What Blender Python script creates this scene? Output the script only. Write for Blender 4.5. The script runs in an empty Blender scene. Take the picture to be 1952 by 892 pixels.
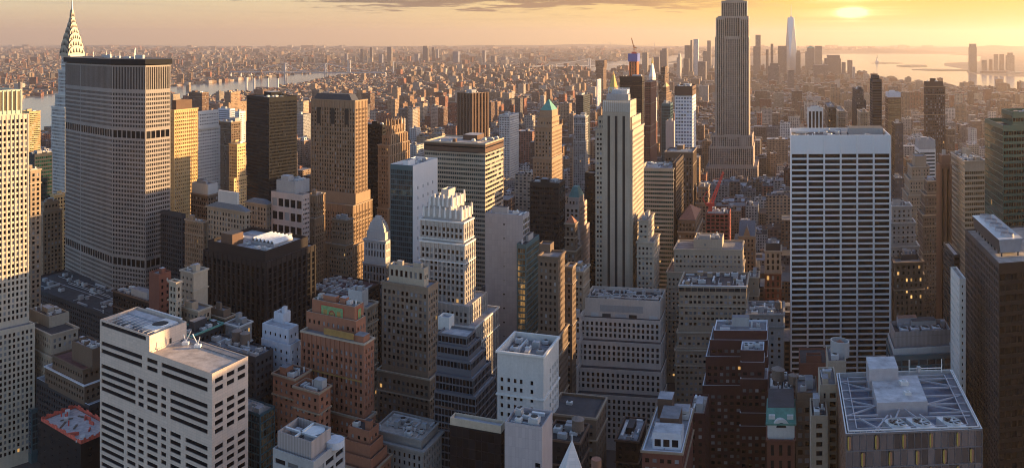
import bpy, math, random
import numpy as np
from mathutils import Matrix
R = math.radians
C = bpy.context.scene.collection
SC = bpy.context.scene
# ---------------------------------------------------------------- camera, sky, sun, exposure
F, H, CX, Y0 = 1550.0, 259.0, 976.0, 76.0      # focal length in photo pixels, eye height, centre column, eye-level row
cam_d = bpy.data.cameras.new('camera'); cam = bpy.data.objects.new('camera', cam_d); C.objects.link(cam)
cam.location = (0, 0, H); cam.rotation_euler = (R(90), 0, 0)
cam_d.sensor_width = 36; cam_d.lens = F / 1952 * 36; cam_d.shift_y = -(446 - Y0) / 1952
cam_d.clip_start = 1; cam_d.clip_end = 200000
SC.camera = cam
SUN_AZ, SUN_EL = 78.0, 9.5
sun_d = bpy.data.lights.new('sun', 'SUN'); sun = bpy.data.objects.new('sun', sun_d); C.objects.link(sun)
sun_d.energy = 4.8; sun_d.angle = R(0.6); sun_d.color = (1.0, 0.64, 0.29)
sun.rotation_euler = (R(90 - SUN_EL), 0, R(180 - SUN_AZ))
SC.view_settings.view_transform = 'Standard'; SC.view_settings.look = 'None'
SC.view_settings.exposure = 1.5; SC.view_settings.gamma = 1.0
SC.cycles.filter_width = 1.05
try: SC.view_settings.use_curve_mapping = False
except Exception: pass

def N(nt, typ, **kw):
    n = nt.nodes.new(typ)
    for k, v in kw.items():
        if k.startswith('i_'):
            key = k[2:]
            key = int(key) if key.isdigit() else key
            n.inputs[key].default_value = v
        else: setattr(n, k, v)
    return n
def M_(nt, op, a, b=None, c=None, clamp=False):
    n = nt.nodes.new('ShaderNodeMath'); n.operation = op; n.use_clamp = clamp
    for i, v in enumerate((a, b, c)):
        if v is None: continue
        if isinstance(v, (int, float)): n.inputs[i].default_value = v
        else: nt.links.new(v, n.inputs[i])
    return n.outputs[0]
def MIX(nt, f, a, b, blend='MIX'):
    n = nt.nodes.new('ShaderNodeMix'); n.data_type = 'RGBA'; n.blend_type = blend
    for idx, v in ((0, f), (6, a), (7, b)):
        if isinstance(v, (int, float)): n.inputs[idx].default_value = v
        elif isinstance(v, (tuple, list)): n.inputs[idx].default_value = (*v[:3], 1)
        else: nt.links.new(v, n.inputs[idx])
    return n.outputs[2]
def MR(nt, v, a, b, c, d, smooth=False):
    n = nt.nodes.new('ShaderNodeMapRange'); n.clamp = True
    if smooth: n.interpolation_type = 'SMOOTHSTEP'
    nt.links.new(v, n.inputs[0])
    for i, x in enumerate((a, b, c, d)): n.inputs[i + 1].default_value = x
    return n.outputs[0]
def RAMP(nt, v, stops, const=False):
    n = nt.nodes.new('ShaderNodeValToRGB'); cr = n.color_ramp
    if const: cr.interpolation = 'CONSTANT'
    while len(cr.elements) < len(stops): cr.elements.new(0.5)
    for e, (p, c) in zip(cr.elements, stops): e.position = p; e.color = (*c, 1)
    nt.links.new(v, n.inputs[0]); return n.outputs[0]

def make_world():
    w = bpy.data.worlds.new('World'); SC.world = w; w.use_nodes = True
    nt = w.node_tree; nt.nodes.clear(); L = nt.links.new
    sky = N(nt, 'ShaderNodeTexSky', sky_type='NISHITA'); sky.sun_disc = False
    sky.sun_elevation = R(SUN_EL); sky.sun_rotation = R(SUN_AZ); sky.altitude = 200
    sky.air_density = 1.0; sky.dust_density = 1.0; sky.ozone_density = 2.4
    bg1 = N(nt, 'ShaderNodeBackground'); bg1.inputs[1].default_value = 0.118; L(MIX(nt, 1.0, sky.outputs[0], (1.02, 0.95, 1.0), 'MULTIPLY'), bg1.inputs[0])
    tc = N(nt, 'ShaderNodeTexCoord'); sep = N(nt, 'ShaderNodeSeparateXYZ'); L(tc.outputs['Generated'], sep.inputs[0])
    x, y, z = sep.outputs
    az = M_(nt, 'ARCTAN2', x, y)                               # 0 = straight ahead, + to the west
    # low band of evening air over the city
    t = MR(nt, az, -0.60, 0.60, 0, 1)
    low = RAMP(nt, t, [(0.0, (0.46, 0.30, 0.185)), (0.35, (0.53, 0.34, 0.18)), (0.62, (0.62, 0.42, 0.165)), (0.80, (0.60, 0.40, 0.105)), (1.0, (0.58, 0.39, 0.12))])
    high = RAMP(nt, t, [(0.0, (0.50, 0.42, 0.27)), (0.35, (0.53, 0.40, 0.225)), (0.62, (0.62, 0.42, 0.14)), (0.80, (0.64, 0.37, 0.04)), (1.0, (0.62, 0.36, 0.045))])
    e = MR(nt, z, 0.0, 0.05, 0, 1, True)
    band = MIX(nt, e, low, high)
    # long flat clouds
    cmb = N(nt, 'ShaderNodeCombineXYZ'); L(M_(nt, 'MULTIPLY', az, 13.0), cmb.inputs[0]); L(M_(nt, 'MULTIPLY', z, 190.0), cmb.inputs[1])
    nz = N(nt, 'ShaderNodeTexNoise'); nz.inputs['Scale'].default_value = 1.0; nz.inputs['Detail'].default_value = 8; nz.inputs['Roughness'].default_value = 0.66
    L(cmb.outputs[0], nz.inputs['Vector'])
    bias = M_(nt, 'ADD', MR(nt, z, 0.022, 0.048, -0.20, 0.16), MR(nt, az, -0.38, -0.18, -0.35, 0.0))
    bias = M_(nt, 'ADD', bias, MR(nt, az, 0.25, 0.5, 0.0, -0.12))
    cl = MR(nt, M_(nt, 'ADD', nz.outputs[0], bias), 0.495, 0.60, 0, 1, True)
    ccol = RAMP(nt, t, [(0.0, (0.36, 0.31, 0.27)), (0.30, (0.11, 0.085, 0.075)), (0.62, (0.22, 0.115, 0.055)), (0.8, (0.72, 0.42, 0.09)), (1.0, (0.66, 0.40, 0.10))])
    band = MIX(nt, M_(nt, 'MULTIPLY', cl, 0.95), band, ccol)
    # thin streaks lower down
    cmb2 = N(nt, 'ShaderNodeCombineXYZ'); L(M_(nt, 'MULTIPLY', az, 5.0), cmb2.inputs[0]); L(M_(nt, 'MULTIPLY', z, 330.0), cmb2.inputs[1]); cmb2.inputs[2].default_value = 4.4
    nz2 = N(nt, 'ShaderNodeTexNoise'); nz2.inputs['Detail'].default_value = 5; nz2.inputs['Scale'].default_value = 1.0; L(cmb2.outputs[0], nz2.inputs['Vector'])
    st = M_(nt, 'MULTIPLY', MR(nt, nz2.outputs[0], 0.53, 0.72, 0, 0.30, True), MR(nt, z, 0.012, 0.035, 0, 1))
    band = MIX(nt, st, band, ccol)
    # sun glow painted into the sky, well off the sun lamp's direction
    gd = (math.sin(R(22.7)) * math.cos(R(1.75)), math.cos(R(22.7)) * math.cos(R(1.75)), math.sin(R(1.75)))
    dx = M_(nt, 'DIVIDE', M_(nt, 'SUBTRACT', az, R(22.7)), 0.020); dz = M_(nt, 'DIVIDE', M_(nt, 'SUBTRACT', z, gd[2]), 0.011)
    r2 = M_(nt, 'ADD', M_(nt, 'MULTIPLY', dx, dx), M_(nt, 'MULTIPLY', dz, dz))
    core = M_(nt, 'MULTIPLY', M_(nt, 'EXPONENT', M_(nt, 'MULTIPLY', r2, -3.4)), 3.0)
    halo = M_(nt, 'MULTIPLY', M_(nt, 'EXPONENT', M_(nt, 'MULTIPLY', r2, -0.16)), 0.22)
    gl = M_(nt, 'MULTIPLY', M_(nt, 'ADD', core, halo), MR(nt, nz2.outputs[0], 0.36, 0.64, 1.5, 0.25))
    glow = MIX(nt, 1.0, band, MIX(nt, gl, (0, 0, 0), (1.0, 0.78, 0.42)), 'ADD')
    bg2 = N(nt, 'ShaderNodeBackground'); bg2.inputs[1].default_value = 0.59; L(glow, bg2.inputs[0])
    f = M_(nt, 'MULTIPLY', MR(nt, z, 0.055, 0.16, 1, 0, True), MR(nt, y, 0.1, 0.6, 0, 1, True))
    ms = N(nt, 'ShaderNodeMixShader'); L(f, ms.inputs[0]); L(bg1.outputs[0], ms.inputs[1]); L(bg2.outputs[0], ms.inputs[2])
    o = N(nt, 'ShaderNodeOutputWorld'); L(ms.outputs[0], o.inputs[0])
make_world()

# ---------------------------------------------------------------- picture geometry -> the place
def zat(y, Z): return H - (y - Y0) * Z / F
def gz(y): return H * F / (y - Y0)
def pt(x, Z): return np.array([(x - CX) * Z / F, Z])
def gp(x, y): return pt(x, gz(y))
def ypx(z, Z): return Y0 + (H - z) * F / Z
AVE, FR = 1495.0, 1547.0
def dirs(x):
    th = (AVE - x) / FR; tn = math.tan(th)
    a = np.array([(x + FR * tn - CX) / F, 1.0])
    if abs(tn) < 0.02: s = np.array([-1.0 if th >= 0 else 1.0, 0.03])
    else: s = np.array([(x - FR / tn - CX) / F, 1.0])
    return (s, a) if th >= 0 else (a, s)               # (left-going edge, right-going edge), both away from the eye
def along(P0, d, x):
    k = (x - CX) / F; return P0 + d * ((k * P0[1] - P0[0]) / (d[0] - k * d[1]))
def footprint(xl, xc, xr, Z, dl=None, dr=None, turn=0.0):
    l, r = dirs(xc)
    if xc > AVE and xc - xl > 10 and xr - xc < 4: l, r = np.array([-1.0, 0.03]), l          # front square to the eye, seen across the avenue axis
    if turn:
        c, s = math.cos(R(turn)), math.sin(R(turn)); rot = lambda v: np.array([v[0] * c - v[1] * s, v[0] * s + v[1] * c]); l, r = rot(l), rot(r)
    P0 = pt(xc, Z); wd = max(18.0, (xr - xl) * Z / F * 0.8)
    def side(d, x, fixed):
        if fixed: return P0 + d / np.linalg.norm(d) * fixed
        q = along(P0, d, x)
        if (q - P0) @ d <= 0 or np.linalg.norm(q - P0) > max(130.0, 2.2 * wd): return P0 + d / np.linalg.norm(d) * wd
        return q
    PL, PR = side(l, xl, dl), side(r, xr, dr)
    return [PL, P0, PR, PL + PR - P0]                     # counter-clockwise: left, near, right, far
def inset(poly, d):
    out = []; n = len(poly)
    for i in range(n):
        p0, p1, p2 = poly[i - 1], poly[i], poly[(i + 1) % n]
        e1 = (p1 - p0) / np.linalg.norm(p1 - p0); e2 = (p2 - p1) / np.linalg.norm(p2 - p1)
        n1 = np.array([-e1[1], e1[0]]); n2 = np.array([-e2[1], e2[0]])
        b = n1 + n2; q = b / max(0.3, (1 + n1 @ n2)); out.append(p1 + q * d)
    return out

# ---------------------------------------------------------------- mesh collector
class MB:
    def __init__(s): s.q = []; s.m = []; s.r = []; s.tri = []; s.trim = []; s.mats = []
    def mi(s, m):
        if m not in s.mats: s.mats.append(m)
        return s.mats.index(m)
    def quads(s, arr, m, rnd=None):
        arr = np.asarray(arr, float).reshape(-1, 4, 3); 
        if not len(arr): return
        s.q.append(arr); s.m.append(np.full(len(arr), s.mi(m))); s.r.append(np.zeros(len(arr)) if rnd is None else np.broadcast_to(rnd, (len(arr),)).astype(float))
    def tris(s, arr, m):
        for t in np.asarray(arr, float).reshape(-1, 3, 3): s.tri.append(t); s.trim.append(s.mi(m))
    def prism(s, poly, z0, z1, m, cap=True, capm=None):
        n = len(poly)
        for i in range(n):
            a, b = poly[i], poly[(i + 1) % n]
            s.quads([[(*a, z0), (*b, z0), (*b, z1), (*a, z1)]], m)
        if cap: s.fan([(*p, z1) for p in poly], capm or m)
    def fan(s, pts, m):
        if len(pts) == 4: s.quads([pts], m); return
        for i in range(1, len(pts) - 1): s.tris([[pts[0], pts[i], pts[i + 1]]], m)
    def box(s, c, sx, sy, z0, z1, m, ang=0, capm=None):
        ca, sa = math.cos(ang), math.sin(ang)
        p = [np.array([c[0] + x * ca - y * sa, c[1] + x * sa + y * ca]) for x, y in ((-sx / 2, -sy / 2), (sx / 2, -sy / 2), (sx / 2, sy / 2), (-sx / 2, sy / 2))]
        s.prism(p, z0, z1, m, capm=capm)
    def cyl(s, c, r0, r1, z0, z1, m, n=14, cap=True, capm=None):
        a = [(math.cos(2 * math.pi * i / n), math.sin(2 * math.pi * i / n)) for i in range(n)]
        for i in range(n):
            p, q = a[i], a[(i + 1) % n]
            s.quads([[(c[0] + p[0] * r0, c[1] + p[1] * r0, z0), (c[0] + q[0] * r0, c[1] + q[1] * r0, z0), (c[0] + q[0] * r1, c[1] + q[1] * r1, z1), (c[0] + p[0] * r1, c[1] + p[1] * r1, z1)]], m)
        if cap and r1 > 0.01: s.fan([(c[0] + p[0] * r1, c[1] + p[1] * r1, z1) for p in a], capm or m)
    def bar(s, p, q, w, m, h=None):
        p, q = np.array(p, float), np.array(q, float); d = q - p; d /= np.linalg.norm(d)
        up = np.array([0, 0, 1.0]) if abs(d[2]) < 0.95 else np.array([1.0, 0, 0])
        a = np.cross(d, up); a /= np.linalg.norm(a); b = np.cross(a, d); h = h or w
        c = [a * w / 2 * i + b * h / 2 * j for i, j in ((-1, -1), (1, -1), (1, 1), (-1, 1))]
        for i in range(4): s.quads([[p + c[i], p + c[(i + 1) % 4], q + c[(i + 1) % 4], q + c[i]]], m)
        s.quads([[p + c[3], p + c[2], p + c[1], p + c[0]], [q + c[0], q + c[1], q + c[2], q + c[3]]], m)
    def roof(s, poly, z, apex_scale, z1, m, capm=None):        # hipped or pyramid roof
        c = sum(poly) / len(poly); top = [c + (p - c) * apex_scale for p in poly]; n = len(poly)
        for i in range(n):
            j = (i + 1) % n
            if apex_scale < 0.01: s.tris([[(*poly[i], z), (*poly[j], z), (*c, z1)]], m)
            else: s.quads([[(*poly[i], z), (*poly[j], z), (*top[j], z1), (*top[i], z1)]], m)
        if apex_scale >= 0.01: s.fan([(*p, z1) for p in top], capm or m)
    def n(s): return sum(len(a) for a in s.q) + len(s.tri)
    def build(s, name, parent=None, base=(0, 0, 0), col=None):
        me = bpy.data.meshes.new(name); base = np.asarray(base, float)
        q = np.concatenate(s.q) if s.q else np.zeros((0, 4, 3)); t = np.array(s.tri).reshape(-1, 3, 3)
        nq, ntr = len(q), len(t)
        co = np.concatenate([q.reshape(-1, 3), t.reshape(-1, 3)]) - base
        me.vertices.add(len(co)); me.vertices.foreach_set('co', co.astype(np.float32).ravel())
        me.loops.add(len(co)); me.loops.foreach_set('vertex_index', np.arange(len(co), dtype=np.int32))
        me.polygons.add(nq + ntr); me.polygons.foreach_set('loop_start', np.concatenate([np.arange(nq) * 4, nq * 4 + np.arange(ntr) * 3]).astype(np.int32))
        me.polygons.foreach_set('material_index', np.concatenate([np.concatenate(s.m) if s.m else np.zeros(0), np.array(s.trim)]).astype(np.int32))
        for m in s.mats: me.materials.append(m)
        if s.r and any(a.any() for a in s.r):
            at = me.attributes.new('rnd', 'FLOAT', 'FACE'); at.data.foreach_set('value', np.concatenate(s.r + [np.zeros(ntr)]).astype(np.float32))
        if col is not None:
            at = me.attributes.new('bcol', 'FLOAT_COLOR', 'FACE'); at.data.foreach_set('color', np.asarray(col, np.float32).ravel())
        me.update(calc_edges=True)
        o = bpy.data.objects.new(name, me); C.objects.link(o)
        if parent is not None: o.parent = parent
        else: o.location = base
        return o
def empty(name, loc, label, cat, group=None):
    o = bpy.data.objects.new(name, None); C.objects.link(o); o.location = loc; o.empty_display_size = 5
    o['label'] = label; o['category'] = cat
    if group: o['group'] = group
    return o
def tag(o, label, cat, group=None):
    o['label'] = label; o['category'] = cat
    if group: o['group'] = group
    return o
def structure(o): o['kind'] = 'structure'; return o

# ---------------------------------------------------------------- materials
MATS = {}
def base_mat(name):
    m = bpy.data.materials.new(name); m.use_nodes = True; nt = m.node_tree
    return m, nt, nt.nodes['Principled BSDF']
def wall_uv(nt):
    g = N(nt, 'ShaderNodeNewGeometry'); sn = N(nt, 'ShaderNodeSeparateXYZ'); nt.links.new(g.outputs['True Normal'], sn.inputs[0])
    sp = N(nt, 'ShaderNodeSeparateXYZ'); nt.links.new(g.outputs['Position'], sp.inputs[0])
    u = M_(nt, 'SUBTRACT', M_(nt, 'MULTIPLY', sp.outputs[1], sn.outputs[0]), M_(nt, 'MULTIPLY', sp.outputs[0], sn.outputs[1]))
    return g, u, sp.outputs[2], sn.outputs[2]
def wall(name, col, rough=0.85, var=0.21, joint=None, metal=0.0, streak=0.5):
    if name in MATS: return MATS[name]
    m, nt, b = base_mat(name); L = nt.links.new
    g, u, v, nz = wall_uv(nt)
    n1 = N(nt, 'ShaderNodeTexNoise'); n1.inputs['Scale'].default_value = 0.06; n1.inputs['Detail'].default_value = 5; L(g.outputs['Position'], n1.inputs['Vector'])
    mp = N(nt, 'ShaderNodeMapping'); mp.inputs['Scale'].default_value = (0.9, 0.9, 0.05); L(g.outputs['Position'], mp.inputs[0])
    n2 = N(nt, 'ShaderNodeTexNoise'); n2.inputs['Scale'].default_value = 1.0; n2.inputs['Detail'].default_value = 3; L(mp.outputs[0], n2.inputs['Vector'])
    n3 = N(nt, 'ShaderNodeTexNoise'); n3.inputs['Scale'].default_value = 0.9; n3.inputs['Detail'].default_value = 2; L(g.outputs['Position'], n3.inputs['Vector'])
    f = M_(nt, 'ADD', M_(nt, 'MULTIPLY', M_(nt, 'SUBTRACT', n1.outputs[0], 0.5), 2.2 * var), M_(nt, 'MULTIPLY', M_(nt, 'SUBTRACT', n2.outputs[0], 0.5), 2.4 * var * streak))
    f = M_(nt, 'ADD', f, M_(nt, 'MULTIPLY', M_(nt, 'SUBTRACT', n3.outputs[0], 0.5), 1.3 * var)); f = M_(nt, 'ADD', f, 1.0)
    if joint:
        ju = M_(nt, 'LESS_THAN', M_(nt, 'FRACT', M_(nt, 'DIVIDE', u, joint[0])), joint[2] / joint[0])
        jv = M_(nt, 'LESS_THAN', M_(nt, 'FRACT', M_(nt, 'DIVIDE', v, joint[1])), joint[2] / joint[1])
        f = M_(nt, 'MULTIPLY', f, M_(nt, 'SUBTRACT', 1.0, M_(nt, 'MULTIPLY', M_(nt, 'MAXIMUM', ju, jv), joint[3])))
        cell = N(nt, 'ShaderNodeTexWhiteNoise'); cell.noise_dimensions = '2D'
        cb = N(nt, 'ShaderNodeCombineXYZ'); L(M_(nt, 'FLOOR', M_(nt, 'DIVIDE', u, joint[0])), cb.inputs[0]); L(M_(nt, 'FLOOR', M_(nt, 'DIVIDE', v, joint[1])), cb.inputs[1]); L(cb.outputs[0], cell.inputs[0])
        f = M_(nt, 'MULTIPLY', f, M_(nt, 'ADD', 0.94, M_(nt, 'MULTIPLY', cell.outputs[0], 0.12)))
    vm = N(nt, 'ShaderNodeVectorMath', operation='SCALE'); vm.inputs[0].default_value = col[:3]; L(f, vm.inputs['Scale'])
    L(vm.outputs[0], b.inputs['Base Color']); b.inputs['Roughness'].default_value = rough; b.inputs['Metallic'].default_value = metal
    b.inputs['Specular IOR Level'].default_value = 0.3 if not metal else 0.5
    MATS[name] = m; return m
def glass(name, col=(0.006, 0.007, 0.010), rough=0.08, metal=0.0, blind=0.28, lit=0.004, blindcol=(0.26, 0.26, 0.26), wav=0.0):
    if name in MATS: return MATS[name]
    m, nt, b = base_mat(name); L = nt.links.new
    at = N(nt, 'ShaderNodeAttribute', attribute_name='rnd'); oi = N(nt, 'ShaderNodeObjectInfo')
    r = M_(nt, 'FRACT', M_(nt, 'ADD', at.outputs['Fac'], oi.outputs['Random']))
    r2 = M_(nt, 'FRACT', M_(nt, 'MULTIPLY', r, 17.31))
    k = N(nt, 'ShaderNodeVectorMath', operation='SCALE'); k.inputs[0].default_value = col; L(MR(nt, r2, 0, 1, 0.55, 1.5), k.inputs['Scale'])
    k2 = N(nt, 'ShaderNodeVectorMath', operation='SCALE'); k2.inputs[0].default_value = blindcol; L(MR(nt, r2, 0, 1, 0.35, 1.3), k2.inputs['Scale'])
    isb = M_(nt, 'LESS_THAN', r, blind)
    L(MIX(nt, isb, k.outputs[0], k2.outputs[0]), b.inputs['Base Color'])
    b.inputs['Roughness'].default_value = rough; b.inputs['Metallic'].default_value = metal; b.inputs['Specular IOR Level'].default_value = 0.3 if not metal else 0.6
    if wav:
        g = N(nt, 'ShaderNodeNewGeometry'); nz = N(nt, 'ShaderNodeTexNoise'); nz.inputs['Scale'].default_value = 0.14; nz.inputs['Detail'].default_value = 2; L(g.outputs['Position'], nz.inputs['Vector'])
        bp = N(nt, 'ShaderNodeBump'); bp.inputs['Strength'].default_value = wav; bp.inputs['Distance'].default_value = 1.0; L(nz.outputs[0], bp.inputs['Height']); L(bp.outputs[0], b.inputs['Normal'])
    if lit:
        on = M_(nt, 'GREATER_THAN', r, 1 - lit); b.inputs['Emission Color'].default_value = (1.0, 0.55, 0.18, 1)
        L(M_(nt, 'MULTIPLY', on, M_(nt, 'ADD', 0.12, M_(nt, 'MULTIPLY', r2, 0.4))), b.inputs['Emission Strength'])
    MATS[name] = m; return m
def plain(name, col, rough=0.7, metal=0.0, var=0.2, scale=0.35, emis=0):
    if name in MATS: return MATS[name]
    m, nt, b = base_mat(name); L = nt.links.new
    g = N(nt, 'ShaderNodeNewGeometry'); n1 = N(nt, 'ShaderNodeTexNoise'); n1.inputs['Scale'].default_value = scale; n1.inputs['Detail'].default_value = 6; n1.inputs['Roughness'].default_value = 0.65
    L(g.outputs['Position'], n1.inputs['Vector'])
    vm = N(nt, 'ShaderNodeVectorMath', operation='SCALE'); vm.inputs[0].default_value = col[:3]; L(MR(nt, n1.outputs[0], 0.25, 0.75, 1 - var * 1.5, 1 + var * 1.5), vm.inputs['Scale'])
    L(vm.outputs[0], b.inputs['Base Color']); b.inputs['Roughness'].default_value = rough; b.inputs['Metallic'].default_value = metal
    if emis: b.inputs['Emission Color'].default_value = (*col[:3], 1); b.inputs['Emission Strength'].default_value = emis
    MATS[name] = m; return m
def city_mat(name, from_attr, du=3.4, dv=3.6):
    m, nt, b = base_mat(name); L = nt.links.new
    g, u, v, nz = wall_uv(nt)
    oi = N(nt, 'ShaderNodeObjectInfo')
    at = N(nt, 'ShaderNodeAttribute', attribute_name='bcol')
    col, alpha = at.outputs['Color'], at.outputs['Alpha']
    duv = M_(nt, 'ADD', du * 0.75, M_(nt, 'MULTIPLY', alpha, du * 0.8)); dvv = M_(nt, 'ADD', dv * 0.9, M_(nt, 'MULTIPLY', alpha, 0.8))
    fu = M_(nt, 'FRACT', M_(nt, 'DIVIDE', u, duv)); fv = M_(nt, 'FRACT', M_(nt, 'DIVIDE', v, dvv))
    wu = M_(nt, 'LESS_THAN', M_(nt, 'ABSOLUTE', M_(nt, 'SUBTRACT', fu, 0.5)), 0.27); wv = M_(nt, 'LESS_THAN', M_(nt, 'ABSOLUTE', M_(nt, 'SUBTRACT', fv, 0.5)), 0.27)
    side = M_(nt, 'LESS_THAN', M_(nt, 'ABSOLUTE', nz), 0.5)
    win = M_(nt, 'MULTIPLY', M_(nt, 'MULTIPLY', wu, wv), side)
    wn = N(nt, 'ShaderNodeTexWhiteNoise'); wn.noise_dimensions = '3D'; cb = N(nt, 'ShaderNodeCombineXYZ')
    L(M_(nt, 'FLOOR', M_(nt, 'DIVIDE', u, duv)), cb.inputs[0]); L(M_(nt, 'FLOOR', M_(nt, 'DIVIDE', v, dvv)), cb.inputs[1]); L(alpha, cb.inputs[2]); L(cb.outputs[0], wn.inputs[0])
    wcol = RAMP(nt, wn.outputs[0], [(0.0, (0.012, 0.013, 0.018)), (0.72, (0.03, 0.032, 0.04)), (0.8, (0.14, 0.14, 0.14)), (1.0, (0.22, 0.21, 0.2))])
    n1 = N(nt, 'ShaderNodeTexNoise'); n1.inputs['Scale'].default_value = 0.25; n1.inputs['Detail'].default_value = 5; L(g.outputs['Position'], n1.inputs['Vector'])
    wl = N(nt, 'ShaderNodeVectorMath', operation='SCALE'); L(col, wl.inputs[0]); L(MR(nt, n1.outputs[0], 0.3, 0.7, 0.72, 1.25), wl.inputs['Scale'])
    L(MIX(nt, win, wl.outputs[0], wcol), b.inputs['Base Color'])
    L(MR(nt, win, 0, 1, 0.85, 0.15), b.inputs['Roughness']); b.inputs['Specular IOR Level'].default_value = 0.35
    MATS[name] = m; return m
# ---------------------------------------------------------------- facades and buildings
def S(fh=3.7, bw=3.0, ww=0.55, wh=0.62, rec=0.35, top=2.5, m=0.6, glass='win', fin=None, ledge=None, seg=None, blank=False, lo=4.0, finmat=None, sp=None, mat=None):
    return dict(fh=fh, bw=bw, ww=ww, wh=wh, rec=rec, top=top, m=m, glass=glass, fin=fin, ledge=ledge, seg=seg, blank=blank, lo=lo, finmat=finmat, sp=sp, mat=mat)
BLANK = S(blank=True)
RNG = np.random.default_rng(7)
def facade(mb, wins, A, B, z0, z1, st, mat, zvis=0.0, back=False):
    """One wall: a sheet with recessed openings, plus fins and ledges; panes go to WINS as (A, e, n, u0, u1, z0, z1, depth, material)."""
    mat = W(st['mat']) if st.get('mat') else mat
    A, B = np.asarray(A, float), np.asarray(B, float); Ln = np.linalg.norm(B - A)
    if Ln < 0.3: return
    e = (B - A) / Ln; n = np.array([e[1], -e[0]])
    def P(u, z, d=0.0):
        u, z, d = np.broadcast_arrays(np.asarray(u, float), np.asarray(z, float), np.asarray(d, float))
        return np.stack([A[0] + u * e[0] - d * n[0], A[1] + u * e[1] - d * n[1], z], -1)
    def Q(u0, u1, a, b, d=0.0): return np.stack([P(u0, a, d), P(u1, a, d), P(u1, b, d), P(u0, b, d)], -2)
    zlo = max(z0 + (st['lo'] if z0 < 1 else 0.6), zvis); zt = z1 - st['top']; nf = int((zt - zlo) / st['fh'])
    if st['blank'] or nf < 1 or Ln < 1.6:
        mb.quads(Q(0, Ln, z0, z1), mat); return
    if st['seg']: 
        U0 = np.array([a * Ln for a, b in st['seg']]); U1 = np.array([b * Ln for a, b in st['seg']])
    else:
        nb = max(1, round((Ln - 2 * st['m']) / st['bw'])); bw = (Ln - 2 * st['m']) / nb
        U0 = st['m'] + np.arange(nb) * bw + bw * (1 - st['ww']) / 2; U1 = U0 + bw * st['ww']
    k = np.arange(nf); Zb = zt - (k + 1) * st['fh'] + st['fh'] * (1 - st['wh']) * 0.55; Zt = Zb + st['fh'] * st['wh']
    # spandrel strips
    sa = np.concatenate([[Zt[0]], Zt[1:], [z0]]); sb = np.concatenate([[z1], Zb[:-1], [Zb[-1]]])
    spm = st['sp'] or mat
    mb.quads(Q(np.zeros(len(sa)), np.full(len(sa), Ln), sa, sb)[[0, -1]], mat)
    if len(sa) > 2: mb.quads(Q(np.zeros(len(sa)), np.full(len(sa), Ln), sa, sb)[1:-1], spm)
    pa = np.concatenate([[0.0], U1]); pb = np.concatenate([U0, [Ln]])
    pu0, zz = np.meshgrid(pa, Zb, indexing='ij'); pu1, zt2 = np.meshgrid(pb, Zt, indexing='ij')
    ok = (pu1 - pu0).ravel() > 1e-3
    mb.quads(Q(pu0.ravel()[ok], pu1.ravel()[ok], zz.ravel()[ok], zt2.ravel()[ok]), mat)
    u0, a = np.meshgrid(U0, Zb, indexing='ij'); u1, b = np.meshgrid(U1, Zt, indexing='ij')
    u0, u1, a, b = u0.ravel(), u1.ravel(), a.ravel(), b.ravel(); d = st['rec']
    if d > 0 and not back:
        mb.quads(np.stack([P(u0, a), P(u1, a), P(u1, a, d), P(u0, a, d)], -2), mat)
        mb.quads(np.stack([P(u0, b, d), P(u1, b, d), P(u1, b), P(u0, b)], -2), mat)
        mb.quads(np.stack([P(u0, a), P(u0, a, d), P(u0, b, d), P(u0, b)], -2), mat)
        mb.quads(np.stack([P(u1, a, d), P(u1, a), P(u1, b), P(u1, b, d)], -2), mat)
    dd = d if not back else 0.0
    wins.append(dict(q=Q(u0, u1, a, b, dd), A=A, e=e, n=n, u0=u0, u1=u1, a=a, b=b, d=dd, g=G(st['glass']), vis=not back))
    if not back:
        fm = st['finmat'] and W(st['finmat']) or mat
        if st['fin']:
            fw, fd = st['fin']; cs = np.concatenate([[fw / 2], (U1[:-1] + U0[1:]) / 2, [Ln - fw / 2]]); zb = max(z0, Zb[-1] - 2); ztp = z1 - 0.4
            mb.quads(Q(cs - fw / 2, cs + fw / 2, np.full(len(cs), zb), np.full(len(cs), ztp), -fd), fm)
            for sgn in (-1, 1):
                c = cs + sgn * fw / 2
                mb.quads(np.stack([P(c, zb, -fd), P(c, zb, 0), P(c, ztp, 0), P(c, ztp, -fd)], -2), fm)
            mb.quads(np.stack([P(cs - fw / 2, ztp, -fd), P(cs + fw / 2, ztp, -fd), P(cs + fw / 2, ztp, 0), P(cs - fw / 2, ztp, 0)], -2), fm)
        if st['ledge']:
            lh, ld = st['ledge']; c = (sa + sb) / 2; c = c[1:-1]
            if len(c):
                c = np.concatenate([[Zt[0] + lh / 2 + .1], c])
                mb.quads(Q(np.zeros(len(c)), np.full(len(c), Ln), c - lh / 2, c + lh / 2, -ld), fm)
                mb.quads(np.stack([P(np.zeros(len(c)), c + lh / 2, -ld), P(np.full(len(c), Ln), c + lh / 2, -ld), P(np.full(len(c), Ln), c + lh / 2, 0), P(np.zeros(len(c)), c + lh / 2, 0)], -2), fm)
                mb.quads(np.stack([P(np.zeros(len(c)), c - lh / 2, 0), P(np.full(len(c), Ln), c - lh / 2, 0), P(np.full(len(c), Ln), c - lh / 2, -ld), P(np.zeros(len(c)), c - lh / 2, -ld)], -2), fm)
def ring(mb, poly, z0, z1, out, mat):
    o = inset(poly, -out); n = len(poly)
    for i in range(n):
        a, b, c, d = o[i], o[(i + 1) % n], poly[(i + 1) % n], poly[i]
        mb.quads([[(*a, z0), (*b, z0), (*b, z1), (*a, z1)], [(*a, z1), (*b, z1), (*c, z1), (*d, z1)], [(*d, z0), (*c, z0), (*b, z0), (*a, z0)]], mat)
PANE = {}
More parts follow.
